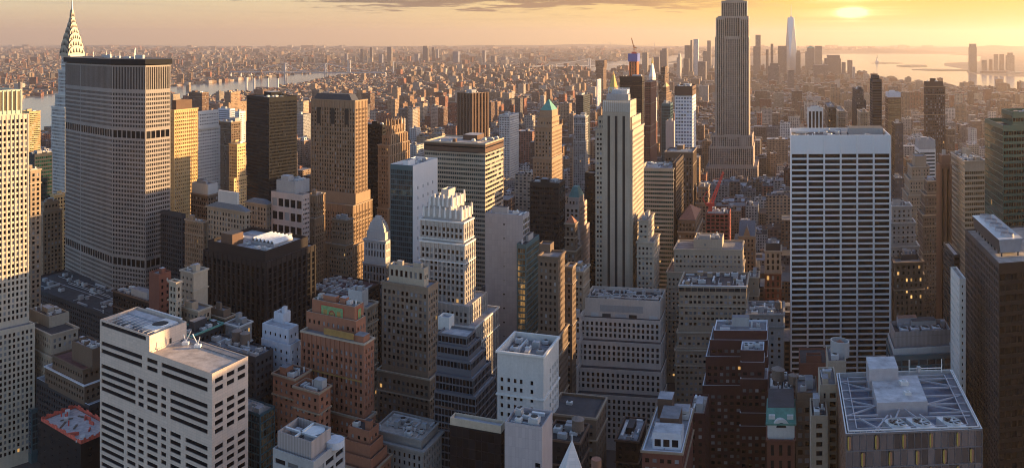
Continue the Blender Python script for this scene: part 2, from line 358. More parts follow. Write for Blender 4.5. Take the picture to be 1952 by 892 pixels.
def pane_mesh(g):
    if g.name not in PANE:
        me = bpy.data.meshes.new('window_pane'); me.from_pydata([(0, 0, 0), (1, 0, 0), (1, 0, 1), (0, 0, 1)], [], [(0, 1, 2, 3)]); me.materials.append(g); PANE[g.name] = me
    return PANE[g.name]
NWIN = 0
def emit_windows(root, base, wins, cap, name='window'):
    """The CAP panes that show highest on the walls facing the street become parts of their own, the others one part."""
    global NWIN
    cand = []
    for w in wins:
        if w['vis'] and cap:
            X = w['A'][0] + w['e'][0] * (w['u0'] + w['u1']) / 2; Yp = w['A'][1] + w['e'][1] * (w['u0'] + w['u1']) / 2
            px = CX + X * F / Yp; py = ypx(w['a'], Yp)
            face = -(w['n'][0] * X + w['n'][1] * Yp) / np.hypot(X, Yp)
            area = (w['u1'] - w['u0']) * (w['b'] - w['a']) / Yp ** 2 * 1e5 * np.maximum(face, 0)
            s = np.where((face > 0.06) & (px > 2) & (px < 1950) & (py > 2) & (py < 890), area * np.exp((w['b'] - w['b'].max()) / 40), -1)
        else: s = np.full(len(w['u0']), -1.0)
        cand.append(s)
    if not cand: return
    allS = np.concatenate(cand); order = np.sort(allS)[::-1]; thr = order[cap - 1] if cap and len(order) >= cap else 0.0
    thr = max(thr, 1e-9); left = cap; rest = MB()
    for w, s in zip(wins, cand):
        pick = np.where((s >= thr))[0][:left]; left -= len(pick)
        me = pane_mesh(w['g']); an = math.atan2(w['e'][1], w['e'][0]); msk = np.ones(len(s), bool); msk[pick] = False
        for i in pick:
            o = bpy.data.objects.new(name, me); p = w['A'] + w['e'] * w['u0'][i] - w['n'] * w['d']
            o.parent = root; o.location = (p[0] - base[0], p[1] - base[1], w['a'][i] - base[2]); o.rotation_euler = (0, 0, an)
            o.scale = (w['u1'][i] - w['u0'][i], 1, w['b'][i] - w['a'][i]); C.objects.link(o); NWIN += 1
        if msk.any(): rest.quads(w['q'][msk], w['g'], RNG.random(int(msk.sum())) * 0.999)
    if rest.n(): o = rest.build('window_rows', root, base); o['kind'] = 'stuff'

def W(n): return MATS[n]
G = W
class Roof:
    """Flat top of a tier: plan coordinates (s along the left edge, t along the right edge, from the near corner, in metres)."""
    def __init__(s, poly, z): s.C = poly[1]; s.a = poly[0] - poly[1]; s.b = poly[2] - poly[1]; s.la = np.linalg.norm(s.a); s.lb = np.linalg.norm(s.b); s.ea = s.a / s.la; s.eb = s.b / s.lb; s.z = z
    def p(s, u, v): return s.C + s.ea * u + s.eb * v
    def f(s, fu, fv): return s.C + s.a * fu + s.b * fv
    def rect(s, u0, u1, v0, v1): return [s.p(u1, v0), s.p(u0, v0), s.p(u0, v1), s.p(u1, v1)]
    def frect(s, u0, u1, v0, v1): return [s.f(u1, v0), s.f(u0, v0), s.f(u0, v1), s.f(u1, v1)]
def add_unit(root, base, rf, u, v, lu, lv, h, mat='unit', name='roof_unit', fan=False, z=None, capm=None):
    mb = MB(); z = rf.z if z is None else z; pl = rf.rect(u, u + lu, v, v + lv)
    if fan:
        mb.prism(pl, z + 0.5, z + h, W(mat)); c = sum(pl) / 4; r = min(lu, lv) * 0.4
        for q in pl: mb.box(c + (q - c) * 0.85, 0.25, 0.25, z, z + 0.5, W('metal_dark'))
        k = max(1, int(max(lu, lv) / (min(lu, lv) * 1.05)))
        for i in range(k):
            cc = rf.p(u + lu * ((i + .5) / k if lu > lv else .5), v + lv * ((i + .5) / k if lv >= lu else .5)); mb.cyl(cc, r, r * 0.95, z + h, z + h + 0.45, W('metal_light'), 12, capm=W('black'))
    else: mb.prism(pl, z, z + h, W(mat), capm=capm and W(capm))
    return mb.build(name, root, base)
def water_tank(root, base, c, z, r=2.2, h=4.0, legs=2.5):
    t = bpy.data.objects.new('water_tank', None); C.objects.link(t); t.parent = root; t.location = (c[0] - base[0], c[1] - base[1], z - base[2])
    mb = MB()
    for a in range(4): mb.box((r * .7 * math.cos(a * 1.57 + .78), r * .7 * math.sin(a * 1.57 + .78)), .3, .3, 0, legs, W('metal_dark'))
    mb.build('stand', t); mb = MB(); mb.cyl((0, 0), r, r * .96, legs, legs + h, W('tank_wood'), 16, cap=False); mb.build('barrel', t)
    mb = MB(); mb.cyl((0, 0), r * 1.06, 0.05, legs + h, legs + h + r * .55, W('tank_lid'), 16, cap=False); mb.build('lid', t); return t
def clutter(root, base, rf, seed, n=5, tank=0.3, wallm=None, big=True):
    rg = random.Random(seed); la, lb = rf.la, rf.lb
    if min(la, lb) < 5: return
    used = []
    def place(lu, lv):
        for _ in range(12):
            if la - lu - 2 < 1 or lb - lv - 2 < 1: return None
            u, v = rg.uniform(1, la - lu - 1), rg.uniform(1, lb - lv - 1)
            if all(u + lu < a or u > b or v + lv < c or v > d for a, b, c, d in used): used.append((u - .6, u + lu + .6, v - .6, v + lv + .6)); return u, v
    if big:
        lu, lv = la * rg.uniform(.22, .42), lb * rg.uniform(.25, .45); q = place(lu, lv)
        if q: 
            h = rg.uniform(3, 5.5); add_unit(root, base, rf, *q, lu, lv, h, wallm or 'conc_grey', 'bulkhead', capm=rg.choice(['roof_grey', 'roof_dark', 'roof_light']))
    n = int(n * 1.7 + 1); pm = MB()
    for q in range(3 + n // 3):                           # thin pipe runs and kerbs
        a0 = rg.uniform(.06, .9); b0, b1 = sorted((rg.uniform(.05, .95), rg.uniform(.05, .95))); zz = rf.z + rg.uniform(.25, .7)
        p, q_ = (rf.f(a0, b0), rf.f(a0, b1)) if rg.random() < .5 else (rf.f(b0, a0), rf.f(b1, a0))
        if np.linalg.norm(p - q_) > 2: pm.bar((*p, zz), (*q_, zz), rg.uniform(.2, .5), W(rg.choice(['metal_light', 'unit', 'metal_dark', 'roof_light'])))
    if pm.n(): o_ = pm.build('pipe_run', root, base); o_['kind'] = 'stuff'
    for i in range(n):
        k = rg.random()
        if k < .4:
            lu, lv = rg.uniform(2, 5), rg.uniform(2, 4); q = place(lu, lv)
            if q: add_unit(root, base, rf, *q, lu, lv, rg.uniform(1.6, 2.8), rg.choice(['unit', 'unit', 'metal_light', 'conc_grey']), 'air_handler', fan=True)
        elif k < .7:
            lu, lv = (rg.uniform(5, min(16, la * .6)), rg.uniform(.8, 1.4)) if rg.random() < .5 and la > 9 else (rg.uniform(.8, 1.4), rg.uniform(4, max(4.5, min(14, lb * .6)))); q = place(lu, lv)
            if q: add_unit(root, base, rf, *q, lu, lv, rg.uniform(.8, 1.5), rg.choice(['unit', 'metal_light', 'metal_light']), 'air_duct')
        elif k < .85:
            lu, lv = rg.uniform(2, 4), rg.uniform(2, 4); q = place(lu, lv)
            if q: add_unit(root, base, rf, *q, lu, lv, rg.uniform(2.2, 3.5), wallm or 'conc_grey', 'stair_hut', capm='roof_light')
        else:
            q = place(1.5, 1.5)
            if q: mb = MB(); mb.cyl(rf.p(q[0] + .7, q[1] + .7), .5, .5, rf.z, rf.z + rg.uniform(1.5, 3), W('metal_light'), 8); mb.build('vent_pipe', root, base)
    if rg.random() < tank:
        q = place(4.6, 4.6)
        if q: water_tank(root, base, rf.p(q[0] + 2.3, q[1] + 2.3), rf.z)
HEROES = []     # (px left, px right, py top, short words, Z)
BOXES = []      # plan boxes taken
def tier_shell(root, base, poly, z0, z1, sl, sr, mat, roof='roof_grey', par=1.1, wins=None, corn=None, zvis=0.0, parw=0.45, backst='same', pmat=None):
    mb = MB(); n = len(poly); mt = W(mat)
    for i in range(n):
        A, B = poly[i], poly[(i + 1) % n]
        e = B - A; nn = np.array([e[1], -e[0]]); mid = (A + B) / 2; back = (nn @ mid) > 0
        if n == 4: st = (sl, sr, sl, sr)[i]
        else: st = sl
        if back and z0 > 1 and False: st = BLANK
        facade(mb, wins, A, B, z0, z1, st, mt, zvis, back)
    if corn is None and n == 4 and roof != 'roof_tan' and mat in STONE and sl and not sl['blank'] and z1 - z0 > 12:
        c_ = STONE[mat]; ring(mb, poly, z1 - .9, z1 + 0.004, .66, W(c_)); ring(mb, poly, z1 - 2.2 * sl['fh'] - sl['top'] - .35, z1 - 2.2 * sl['fh'] - sl['top'] + .25, .62, W(c_))
        if z1 - z0 > 60: ring(mb, poly, z1 - 9 * sl['fh'] - sl['top'] - .4, z1 - 9 * sl['fh'] - sl['top'] + .2, .62, W(c_))
    if corn: ring(mb, poly, z1 - corn[0], z1 + 0.003, corn[1], W(pmat) if pmat else mt)
    inn = inset(poly, parw)
    for i in range(n):
        j = (i + 1) % n
        mb.quads([[(*poly[i], z1), (*poly[j], z1), (*inn[j], z1), (*inn[i], z1)], [(*inn[i], z1), (*inn[j], z1), (*inn[j], z1 - par), (*inn[i], z1 - par)]], W(pmat) if pmat else mt)
    mb.build('facade', root, base)
    rb = MB(); rb.fan([(*p, z1 - par) for p in inn], W(roof)); rb.build('roof', root, base)
    return Roof(poly, z1 - par)
SEED = [100]
STONE = {'tan': 'beige', 'beige': 'limestone', 'brown': 'buff_brick', 'red_brick': 'tan', 'buff_brick': 'tan', 'brown_brick': 'tan', 'dark_brown': 'brown', 'orange_brick': 'tan', 'grey_stone': 'conc_light', 'conc_light': 'white_stone', 'deco_stone': 'white_stone', 'tower_brown': 'beige', 'limestone': 'limestone', 'gold_stone': 'gold_stone'}
def bld(name, label, cat, Z, tiers, wall='tan', sl=None, sr=None, roof='roof_grey', corn=None, n=5, tank=0.0, cap=100, short=None, par=1.1, group=None, big=True, pmat=None, turn=0.0, tw=None, step=3.0):
    """TIERS from the top down: (xl, xc, xr, y top[, options]) in photo pixels; each lower one a little nearer, so it wraps the one above."""
    SEED[0] += 1
    x0, x1 = min(t[0] for t in tiers), max(t[2] for t in tiers)
    polys, tops, opts = [], [], []
    for i, t in enumerate(tiers):
        o = dict(t[4]) if len(t) > 4 else {}
        Zi = o.get('Z', Z - step * i)
        polys.append(footprint(t[0], t[1], t[2], Zi, o.get('dl'), o.get('dr'), o.get('turn', turn))); tops.append(o['h'] if 'h' in o else zat(t[3], Zi)); opts.append(o)
    c = sum(polys[-1]) / 4; base = (float(c[0]), float(c[1]), 0.0)
    root = empty(name, base, label, cat, group); wins = []; roofs = []
    sl = sl or S(); sr = sr or sl
    for i, (pl, z1, o) in enumerate(zip(polys, tops, opts)):
        z0 = 0.0 if i == len(polys) - 1 or o.get('ground') else max(0.0, min(tops[i + 1:][:1]) - 1.6)
        if 'z0' in o: z0 = o['z0']
        zv = max(0.0, zat(925, pl[1][1] + 5))
        rf = tier_shell(root, base, pl, z0, z1, o.get('sl', sl), o.get('sr', sr), o.get('wall', wall), o.get('roof', roof), o.get('par', par), wins, o.get('corn', corn), zv, pmat=o.get('pmat', pmat))
        roofs.append(rf); rf.poly = pl; rf.top = z1
        xs = [p[0] for p in pl]; ys = [p[1] for p in pl]; BOXES.append((min(xs) - 2, max(xs) + 2, min(ys) - 2, max(ys) + 2))
        k = o.get('n', n if i == 0 else (2 if rf.la * rf.lb > 3 * roofs[0].la * roofs[0].lb / 4 and i and n else 0))
        if i == 0 and k: clutter(root, base, rf, SEED[0], k, o.get('tank', tank), o.get('wall', wall) if random.Random(SEED[0]).random() < .5 else None, o.get('big', big))
    emit_windows(root, base, wins, cap if Z < 1000 else 0)
    HEROES.append((x0, x1, min(t[3] for t in tiers), short or name.replace('_', ' '), Z))
    b_roofs[root.name] = (root, base, roofs)
    return root, base, roofs
b_roofs = {}
# ---------------------------------------------------------------- palette
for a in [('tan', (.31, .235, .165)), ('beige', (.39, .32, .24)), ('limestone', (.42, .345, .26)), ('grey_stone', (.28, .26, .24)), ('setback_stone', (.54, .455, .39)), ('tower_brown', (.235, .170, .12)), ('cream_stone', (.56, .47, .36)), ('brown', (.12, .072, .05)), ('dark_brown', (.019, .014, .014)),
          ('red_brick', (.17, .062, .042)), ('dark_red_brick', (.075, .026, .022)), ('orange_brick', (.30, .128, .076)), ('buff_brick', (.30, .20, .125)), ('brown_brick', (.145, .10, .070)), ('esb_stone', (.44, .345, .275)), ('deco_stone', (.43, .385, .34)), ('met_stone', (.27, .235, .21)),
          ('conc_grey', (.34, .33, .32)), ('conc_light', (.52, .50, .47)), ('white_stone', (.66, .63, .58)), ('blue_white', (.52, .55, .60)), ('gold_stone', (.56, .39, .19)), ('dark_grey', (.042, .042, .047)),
          ('black_metal', (.006, .006, .008)), ('pink_stone', (.50, .385, .33)), ('bronze', (.05, .032, .024)), ('precast', (.42, .395, .375))]:
    wall(a[0], a[1])
wall('white_clad', (.66, .65, .64), rough=.5, var=.07); wall('travertine', (.78, .75, .73), rough=.55, var=.06)
wall('cream_panel', (.64, .50, .40), rough=.7, var=.06, joint=(3.0, 1.25, .07, .35)); wall('grey_panel', (.30, .30, .32), rough=.5, var=.05, joint=(2.0, 3.6, .06, .3))
wall('pale_panel', (.60, .57, .56), rough=.55, var=.08, joint=(2.1, 1.05, .05, .22)); wall('pink_panel', (.42, .37, .365), rough=.3, var=.06, joint=(1.3, 3.8, .05, .3))
wall('corrugated', (.36, .31, .29), rough=.6, var=.05, joint=(.8, 30, .3, .35)); wall('green_frame', (.010, .075, .066), rough=.4, var=.1); wall('teal_frame', (.05, .11, .13), rough=.4, var=.1)
wall('pale_green', (.52, .53, .40), rough=.5, var=.08); wall('chrome', (.27, .245, .21), rough=.45, var=.1, metal=.6); wall('orange_panel', (.55, .16, .06), var=.1); wall('blue_panel', (.10, .13, .35), var=.1); wall('bronze_lattice', (.075, .064, .060), rough=.6, var=.1)
wall('lattice_pale', (.06, .055, .056), rough=.6, var=.1); wall('copper_fin', (.20, .11, .075), rough=.45, var=.1); wall('lit_ochre', (.55, .36, .15), var=.1); wall('dark_mullion', (.115, .12, .135), rough=.5, var=.06); wall('red_frame', (.36, .10, .07), var=.2); wall('dark_clad', (.011, .010, .012), rough=.45, var=.1)
glass('win'); glass('win_dark', blind=.02, lit=0, blindcol=(.05, .05, .055)); glass('win_blind', blind=.5, blindcol=(.26, .26, .27)); glass('win_bronze', (.02, .013, .008), .12, blind=.1, blindcol=(.07, .05, .03), lit=.002)
glass('win_blue', (.10, .13, .19), .06, .55, blind=.12, lit=.004); glass('win_green', (.010, .055, .050), .07, .35, blind=.08, blindcol=(.015, .05, .045), lit=.006, wav=.05)
glass('win_mirror', (.20, .23, .26), .05, .85, blind=.0, lit=.004, wav=.06); glass('win_teal', (.05, .085, .10), .06, .6, blind=.15, blindcol=(.14, .17, .18), lit=0, wav=.04)
glass('win_sky', (.34, .40, .55), .12, .7, blind=.1, lit=0); glass('win_smoke', (.19, .21, .26), .07, .8, blind=.0, lit=0, wav=.12); glass('win_warm', blind=.1, lit=.10)
glass('win_gold', (.30, .26, .17), .08, .75, blind=.12, blindcol=(.2, .17, .1), lit=.0, wav=.05)
for a in [('roof_dark', (.045, .045, .05)), ('roof_grey', (.17, .17, .18)), ('roof_light', (.32, .32, .335)), ('roof_white', (.40, .40, .41)), ('roof_tan', (.40, .34, .29)), ('roof_red', (.10, .045, .045)), ('roof_blue', (.14, .18, .24))]:
    plain(a[0], a[1], .9, 0, .30, .22)
plain('unit', (.42, .42, .42), .5, .0, .15); plain('metal_light', (.58, .58, .57), .4, .3, .1); plain('metal_dark', (.06, .06, .065), .5, .2, .1); plain('black', (.012, .012, .012), .7)
plain('tank_wood', (.16, .115, .085), .85, 0, .2, 2); plain('tank_lid', (.22, .17, .14), .8, 0, .15, 1.5); plain('copper_green', (.10, .27, .215), .75, 0, .2, .5); plain('teal_roof', (.09, .22, .21), .7, 0, .2, .4)
plain('gold', (.75, .48, .14), .3, .7, .1); plain('crane_red', (.62, .07, .045), .5, 0, .1); plain('crane_orange', (.65, .22, .06), .5, 0, .1); plain('net_red', (.60, .11, .07), .8, 0, .3, .6); plain('conc_deck', (.42, .40, .40), .9, 0, .25, .5)
plain('slate', (.035, .035, .042), .55, 0, .2, .6); plain('slate_blue', (.10, .115, .14), .6, 0, .2, .6); plain('terra_roof', (.24, .10, .06), .8, 0, .2, .6); plain('asphalt', (.045, .045, .048), .9, 0, .15, .4); plain('paving', (.20, .19, .185), .9, 0, .15, .8)
plain('paint', (.75, .75, .72), .7); plain('yellow_trim', (.50, .35, .07), .5); plain('mosaic_green', (.16, .30, .13), .6, 0, .3, .9); plain('mosaic_red', (.33, .055, .03), .6); plain('mosaic_gold', (.34, .20, .06), .5); plain('leaf', (.06, .10, .035), .9, 0, .5, 1.5)
plain('trim_white', (.62, .64, .68), .6, 0, .08); plain('steel_paint', (.36, .35, .37), .5, .1, .1)

# ---------------------------------------------------------------- ground, water, far hills
def water_mat():
    m, nt, b = base_mat('river_water'); L = nt.links.new
    g = N(nt, 'ShaderNodeNewGeometry'); nz = N(nt, 'ShaderNodeTexNoise'); nz.inputs['Scale'].default_value = 0.02; nz.inputs['Detail'].default_value = 6; L(g.outputs['Position'], nz.inputs['Vector'])
    bp = N(nt, 'ShaderNodeBump'); bp.inputs['Strength'].default_value = .10; bp.inputs['Distance'].default_value = 6; L(nz.outputs[0], bp.inputs['Height']); L(bp.outputs[0], b.inputs['Normal'])
    b.inputs['Base Color'].default_value = (.06, .08, .11, 1); b.inputs['Roughness'].default_value = .14; b.inputs['Specular IOR Level'].default_value = .5
    return m
def ground_mat():
    m, nt, b = base_mat('city_ground'); L = nt.links.new
    g = N(nt, 'ShaderNodeNewGeometry'); nz = N(nt, 'ShaderNodeTexNoise'); nz.inputs['Scale'].default_value = .004; nz.inputs['Detail'].default_value = 8; nz.inputs['Roughness'].default_value = .7; L(g.outputs['Position'], nz.inputs['Vector'])
    L(RAMP(nt, nz.outputs[0], [(.35, (.045, .043, .045)), (.5, (.08, .072, .065)), (.62, (.15, .125, .105)), (.75, (.06, .07, .04))]), b.inputs['Base Color']); b.inputs['Roughness'].default_value = .95
    return m
def sheet(name, pts, z, m):
    mb = MB(); bm_pts = [(*p, z) for p in pts]
    me = bpy.data.meshes.new(name); me.from_pydata(bm_pts, [], [list(range(len(bm_pts)))]); me.materials.append(m)
    o = bpy.data.objects.new(name, me); C.objects.link(o); return structure(o)
sheet('ground', [(-46000, -3000), (46000, -3000), (46000, 33000), (-46000, 33000)], 0, ground_mat())
WM = water_mat()
WATER = {'river': [(-60, 330), (-60, 196), (44, 189), (110, 181), (200, 173), (326, 166), (410, 159), (490, 150), (570, 142.5), (640, 139), (690, 137.5), (700, 141), (650, 148), (605, 156), (560, 166), (500, 177), (420, 188), (326, 197), (230, 214), (110, 255), (40, 300)],
         'east_river_mouth': [(1090, 139), (1130, 129), (1165, 119), (1200, 114), (1262, 110), (1300, 104), (1340, 101.5), (1345, 106), (1290, 116), (1240, 126), (1195, 137), (1140, 141)],
         'harbour': [(1555, 106), (1600, 103.4), (1700, 103), (1800, 104), (1870, 108), (1868, 118), (1800, 121), (1800, 126), (1838, 133), (1845, 140), (1900, 146), (2010, 149), (2300, 152), (2300, 200), (1980, 181), (1900, 174), (1790, 167), (1740, 164), (1700, 156), (1660, 148), (1630, 143), (1600, 132), (1570, 118)],
         'outer_bay': [(1560, 101.2), (1700, 100.5), (1820, 101), (1880, 103.3), (1700, 102), (1600, 102.4)]}
for nm, px in WATER.items(): sheet(nm, [gp(x, y) for x, y in px], 1.2, WM)
def in_water(x, y):
    for px in WATER.values():
        c = False
        for i in range(len(px)):
            (x0, y0), (x1, y1) = px[i - 1], px[i]
            if (y0 > y) != (y1 > y) and x < (x1 - x0) * (y - y0) / (y1 - y0) + x0: c = not c
        if c: return True
    return False
def island(name, pts, h=2.5): 
    mb = MB(); mb.prism([gp(x, y) for x, y in pts][::-1], 0.5, h, plain('shore', (.10, .095, .06), .95, 0, .3, .01)); return structure(mb.build(name))
island('island', [(1661, 121.2), (1680, 120.3), (1715, 120.6), (1722, 121.6), (1690, 122.3)], 4); island('island', [(1708, 126.8), (1730, 124.6), (1765, 125), (1768, 128.2), (1735, 129)], 5)
island('pier', [(1738, 134), (1760, 132.3), (1842, 133.5), (1846, 136), (1780, 135.8)], 4)
def ridge(name, x0, x1, Z, hs, seed, depth=2500):
    rg = random.Random(seed); n = 60; mb = MB(); m = plain('hill_scrub', (.07, .075, .05), .95, 0, .3, .003); pr = None
    ph = [rg.uniform(0, 6.28) for _ in range(4)]
    for i in range(n + 1):
        f = i / n; env = math.sin(math.pi * f) ** .6
        h = 3 + hs * env * (.62 + .2 * math.sin(f * 7 + ph[0]) + .12 * math.sin(f * 17 + ph[1]) + .06 * math.sin(f * 41 + ph[2]))
        X = (x0 + (x1 - x0) * f - CX) * Z / F; cur = [(X, Z, 0), (X, Z + depth * .4, h), (X, Z + depth, 0)]
        if pr: mb.quads([[pr[0], cur[0], cur[1], pr[1]], [pr[1], cur[1], cur[2], pr[2]]], m)
        pr = cur
    structure(mb.build(name))
ridge('hills', 1490, 1840, 15500, 125, 3); ridge('hills', 1700, 2150, 19500, 115, 5); ridge('hills', 700, 1330, 27500, 110, 9, 3000); ridge('hills', -260, 420, 29500, 60, 11, 2500)
# ================================================================ the towers that carry the picture
SB = S(3.7, 2.9, .54, .6)                                   # stone wall with punched windows
PIER = S(3.7, 2.6, .5, .62, .5, fin=(.8, .35))
CURT = S(3.8, 1.6, .9, .82, .08, top=1.0, glass='win_blue')
# -- far left, lit
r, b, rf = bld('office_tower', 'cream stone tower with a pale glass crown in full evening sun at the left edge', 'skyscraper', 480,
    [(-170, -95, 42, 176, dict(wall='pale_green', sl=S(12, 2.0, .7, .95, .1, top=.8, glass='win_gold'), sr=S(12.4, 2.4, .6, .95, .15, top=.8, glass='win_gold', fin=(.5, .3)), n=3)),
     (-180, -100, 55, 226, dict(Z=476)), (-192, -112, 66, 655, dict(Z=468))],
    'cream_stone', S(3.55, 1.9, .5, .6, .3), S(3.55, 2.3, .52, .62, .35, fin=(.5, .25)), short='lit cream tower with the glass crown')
bld('glass_podium', 'low teal glass podium at the foot of the lit cream tower', 'office block', 497, [(-40, 60, 104, 781)], 'teal_frame', CURT, S(3.8, 1.6, .9, .8, .1, glass='win_teal'), n=3, roof='roof_grey', short='low teal glass podium')
# -- chrome spire tower
def chrome_tower():
    r, b, rf = bld('spire_tower', 'slim white brick tower with tiered chrome arches and a needle spire', 'skyscraper', 884,
        [(117, 134, 158, 106, dict(n=0, par=.2)), (111, 130, 172, 134, dict(n=0)), (105, 128, 185, 181, dict(n=0)), (98, 124, 192, 205, dict(n=0))], 'conc_light', S(3.7, 2.6, .56, .6), n=0, short='chrome spire tower')
    c = sum(rf[0].poly) / 4; z = rf[0].top; ang = math.atan2(rf[0].eb[1], rf[0].eb[0])
    ppm = F / c[1]
    lv = [(107, 20.5), (93, 18), (80, 15), (68, 11.5), (57, 8.5), (47, 6.0), (38, 4.0)]
    prev = None
    for i, (y, hw) in enumerate(lv):
        z0 = zat(y, c[1]); z1 = zat(lv[i + 1][0], c[1]) if i + 1 < len(lv) else zat(25, c[1]); w = hw / ppm * .78; w1 = (lv[i + 1][1] if i + 1 < len(lv) else 2.4) / ppm * .78
        mb = MB(); k = 7; hh = (z1 - z0) * 1.45
        for q in range(4):                                   # four curved gables stepping inwards
            a = ang + q * math.pi / 2; ca, sa = math.cos(a), math.sin(a)
            X = lambda u, d, zz: (c[0] + ca * u - sa * d, c[1] + sa * u + ca * d, zz)
            arc = [(-w * math.cos(math.pi * j / (2 * k)), z0 + hh * math.sin(math.pi * j / (2 * k))) for j in range(k + 1)] ; arc = arc + [(-u, zz) for u, zz in arc[-2::-1]]
            for j in range(len(arc) - 1):
                (u0, za), (u1, zb) = arc[j], arc[j + 1]
                mb.quads([[X(u0, -w, za), X(u1, -w, zb), X(u1 * .5, 0, zb * .55 + z1 * .45), X(u0 * .5, 0, za * .55 + z1 * .45)]], W('chrome'))
                mb.quads([[X(u0, -w, z0), X(u1, -w, z0), X(u1, -w, zb), X(u0, -w, za)]], W('chrome'))
            for j in range(-2, 3):                            # triangular dormer windows in the arch
                u = j * w * .34; t0 = z0 + hh * .34 * math.sqrt(max(.05, 1 - (u / w) ** 2)); t1 = z0 + hh * .80 * math.sqrt(max(.05, 1 - (u / w) ** 2)); s = w * .11
                mb.tris([[X(u - s, -w - .25, t0), X(u + s, -w - .25, t0), X(u, -w - .25, t1)]], W('black'))
        mb.build('arched_crown', r, b)
    mb = MB(); mb.cyl(c, 3.0 / ppm, 1.3 / ppm, zat(40, c[1]), zat(12, c[1]), W('chrome'), 8); mb.cyl(c, 1.3 / ppm, .25 / ppm, zat(12, c[1]), zat(-14, c[1]), W('chrome'), 8); mb.build('spire', r, b)
chrome_tower()
# -- the broad eight sided slab
def octagon_tower():
    P = [np.array(p, float) for p in ((-400, 728), (-373, 703), (-326, 663), (-293, 650), (-281.5, 670), (-290, 690), (-317, 714), (-364, 756), (-397, 768), (-409, 748))]
    c = sum(P) / len(P); base = (c[0], c[1], 0); z = zat(117, 650)
    r = empty('octagonal_tower', base, 'wide grey concrete slab tower with eight sides, two dark bands and a dark flat cap', 'skyscraper'); wins = []; mb = MB()
    st = S(3.62, 1.65, .66, .58, .16, top=.4, glass='win_dark', m=.5)
    z1 = z - 3.5; z2 = z - 25; z3 = zat(251, 650); z4 = z3 - 7; z5 = zat(497, 650); z6 = z5 - 7
    for i in range(len(P)):
        A, B = P[i], P[(i + 1) % len(P)]; e = B - A; back = (np.array([e[1], -e[0]]) @ ((A + B) / 2)) > 0
        for a, bb, s in ((z2, z1, S(19.4, 1.65, .66, .93, .15, top=.8, lo=0, m=.5, glass='win_dark')), (z3, z2, st), (z4, z3, S(6.2, 4.6, .86, .96, .5, top=.05, glass='win_dark', lo=0)), (z5, z4, st), (z6, z5, S(6.2, 4.6, .86, .96, .5, top=.05, glass='win_dark', lo=0)), (0, z6, st)):
            facade(mb, wins, A, B, a, bb, s, W('met_stone'), 0, back)
    mb.build('facade', r, base); emit_windows(r, base, wins, 100)
    mb = MB(); o = inset(P, -1.4); mb.prism(inset(P, 2.5), z1, z - 2.6, W('black_metal')); mb.build('recessed_band', r, base)
    mb = MB(); mb.prism(o, z - 2.7, z + 1.4, W('black_metal'), capm=W('roof_dark')); q = inset(P, 0.3)
    mb.build('roof_cap', r, base)
    rg = random.Random(4); mb = MB()
    for i in range(16):
        f = rg.random(); a = P[3] * (1 - f) + P[8] * f + np.array([rg.uniform(-9, 9), rg.uniform(-9, 9)]); a = c + (a - c) * .7
        if i % 3 == 0: mb.cyl(a, .25, .12, z + 1.4, z + rg.uniform(5, 12), W('metal_light'), 6)
        else: mb.box(a, rg.uniform(2, 6), rg.uniform(2, 4), z + 1.4, z + rg.uniform(2.5, 4.5), W('unit'))
    mb.build('roof_plant', r, base)
    HEROES.append((123, 325, 108, 'eight sided grey slab tower', 650)); BOXES.append((-412, -280, 648, 770))
octagon_tower()
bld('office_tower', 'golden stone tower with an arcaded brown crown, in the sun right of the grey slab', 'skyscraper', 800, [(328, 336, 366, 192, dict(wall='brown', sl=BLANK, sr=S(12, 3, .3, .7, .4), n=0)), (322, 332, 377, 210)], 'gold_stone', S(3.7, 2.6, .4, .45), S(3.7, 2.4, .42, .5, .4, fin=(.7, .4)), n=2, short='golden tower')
bld('office_slab', 'broad pale yellow slab block behind the golden tower', 'office block', 920, [(376, 380, 417, 213), (340, 372, 420, 245)], 'white_stone', S(3.6, 2.6, .5, .4), n=2, short='pale yellow slab')
bld('apartment_tower', 'brown brick apartment tower with balconies left of the black tower', 'apartment tower', 1000, [(412, 441, 459, 233)], 'brown_brick', S(3.0, 2.4, .5, .5, .3), S(3.0, 3, .6, .5, .8), n=3, short='brown apartment tower')
bld('apartment_tower', 'small tan tower with striped floors directly left of the black tower', 'apartment tower', 830, [(437, 452, 468, 275), (437, 446, 470, 340)], 'gold_stone', S(3.2, 3, .6, .45, .3), n=2, short='small tan tower')
bld('apartment_tower', 'reddish apartment tower with a red crane, standing by the river', 'apartment tower', 1700, [(360, 385, 398, 177)], 'brown', S(3.0, 3.5, .4, .5, 0), n=2, short='reddish riverside tower')
bld('apartment_tower', 'orange lit apartment slab by the river, left of the black tower', 'apartment tower', 1800, [(428, 440, 457, 176), (425, 436, 470, 196)], 'buff_brick', S(3.0, 3.5, .4, .5, 0), n=2, short='orange riverside slab')
bld('glass_tower', 'small bluish glass tower in front of the orange riverside slab', 'office tower', 1400, [(416, 438, 448, 208)], 'blue_white', S(3.5, 2, .8, .6, 0, glass='win_blue'), n=1, short='small bluish tower')
bld('hotel_slab', 'white slab with gridded front beside the bluish riverside tower', 'hotel', 1320, [(448, 456, 468, 213)], 'white_stone', S(3.2, 3, .6, .5, 0), n=1)
bld('office_tower', 'black glass tower with bronze reflections and a flat top', 'skyscraper', 925, [(470, 513, 566, 186, dict(turn=-14))], 'black_metal', S(3.75, 1.9, .86, .62, .15, top=3, glass='win_dark'), S(3.75, 1.9, .86, .62, .15, top=5, glass='win_dark'), 'roof_dark', n=4, short='black tower')
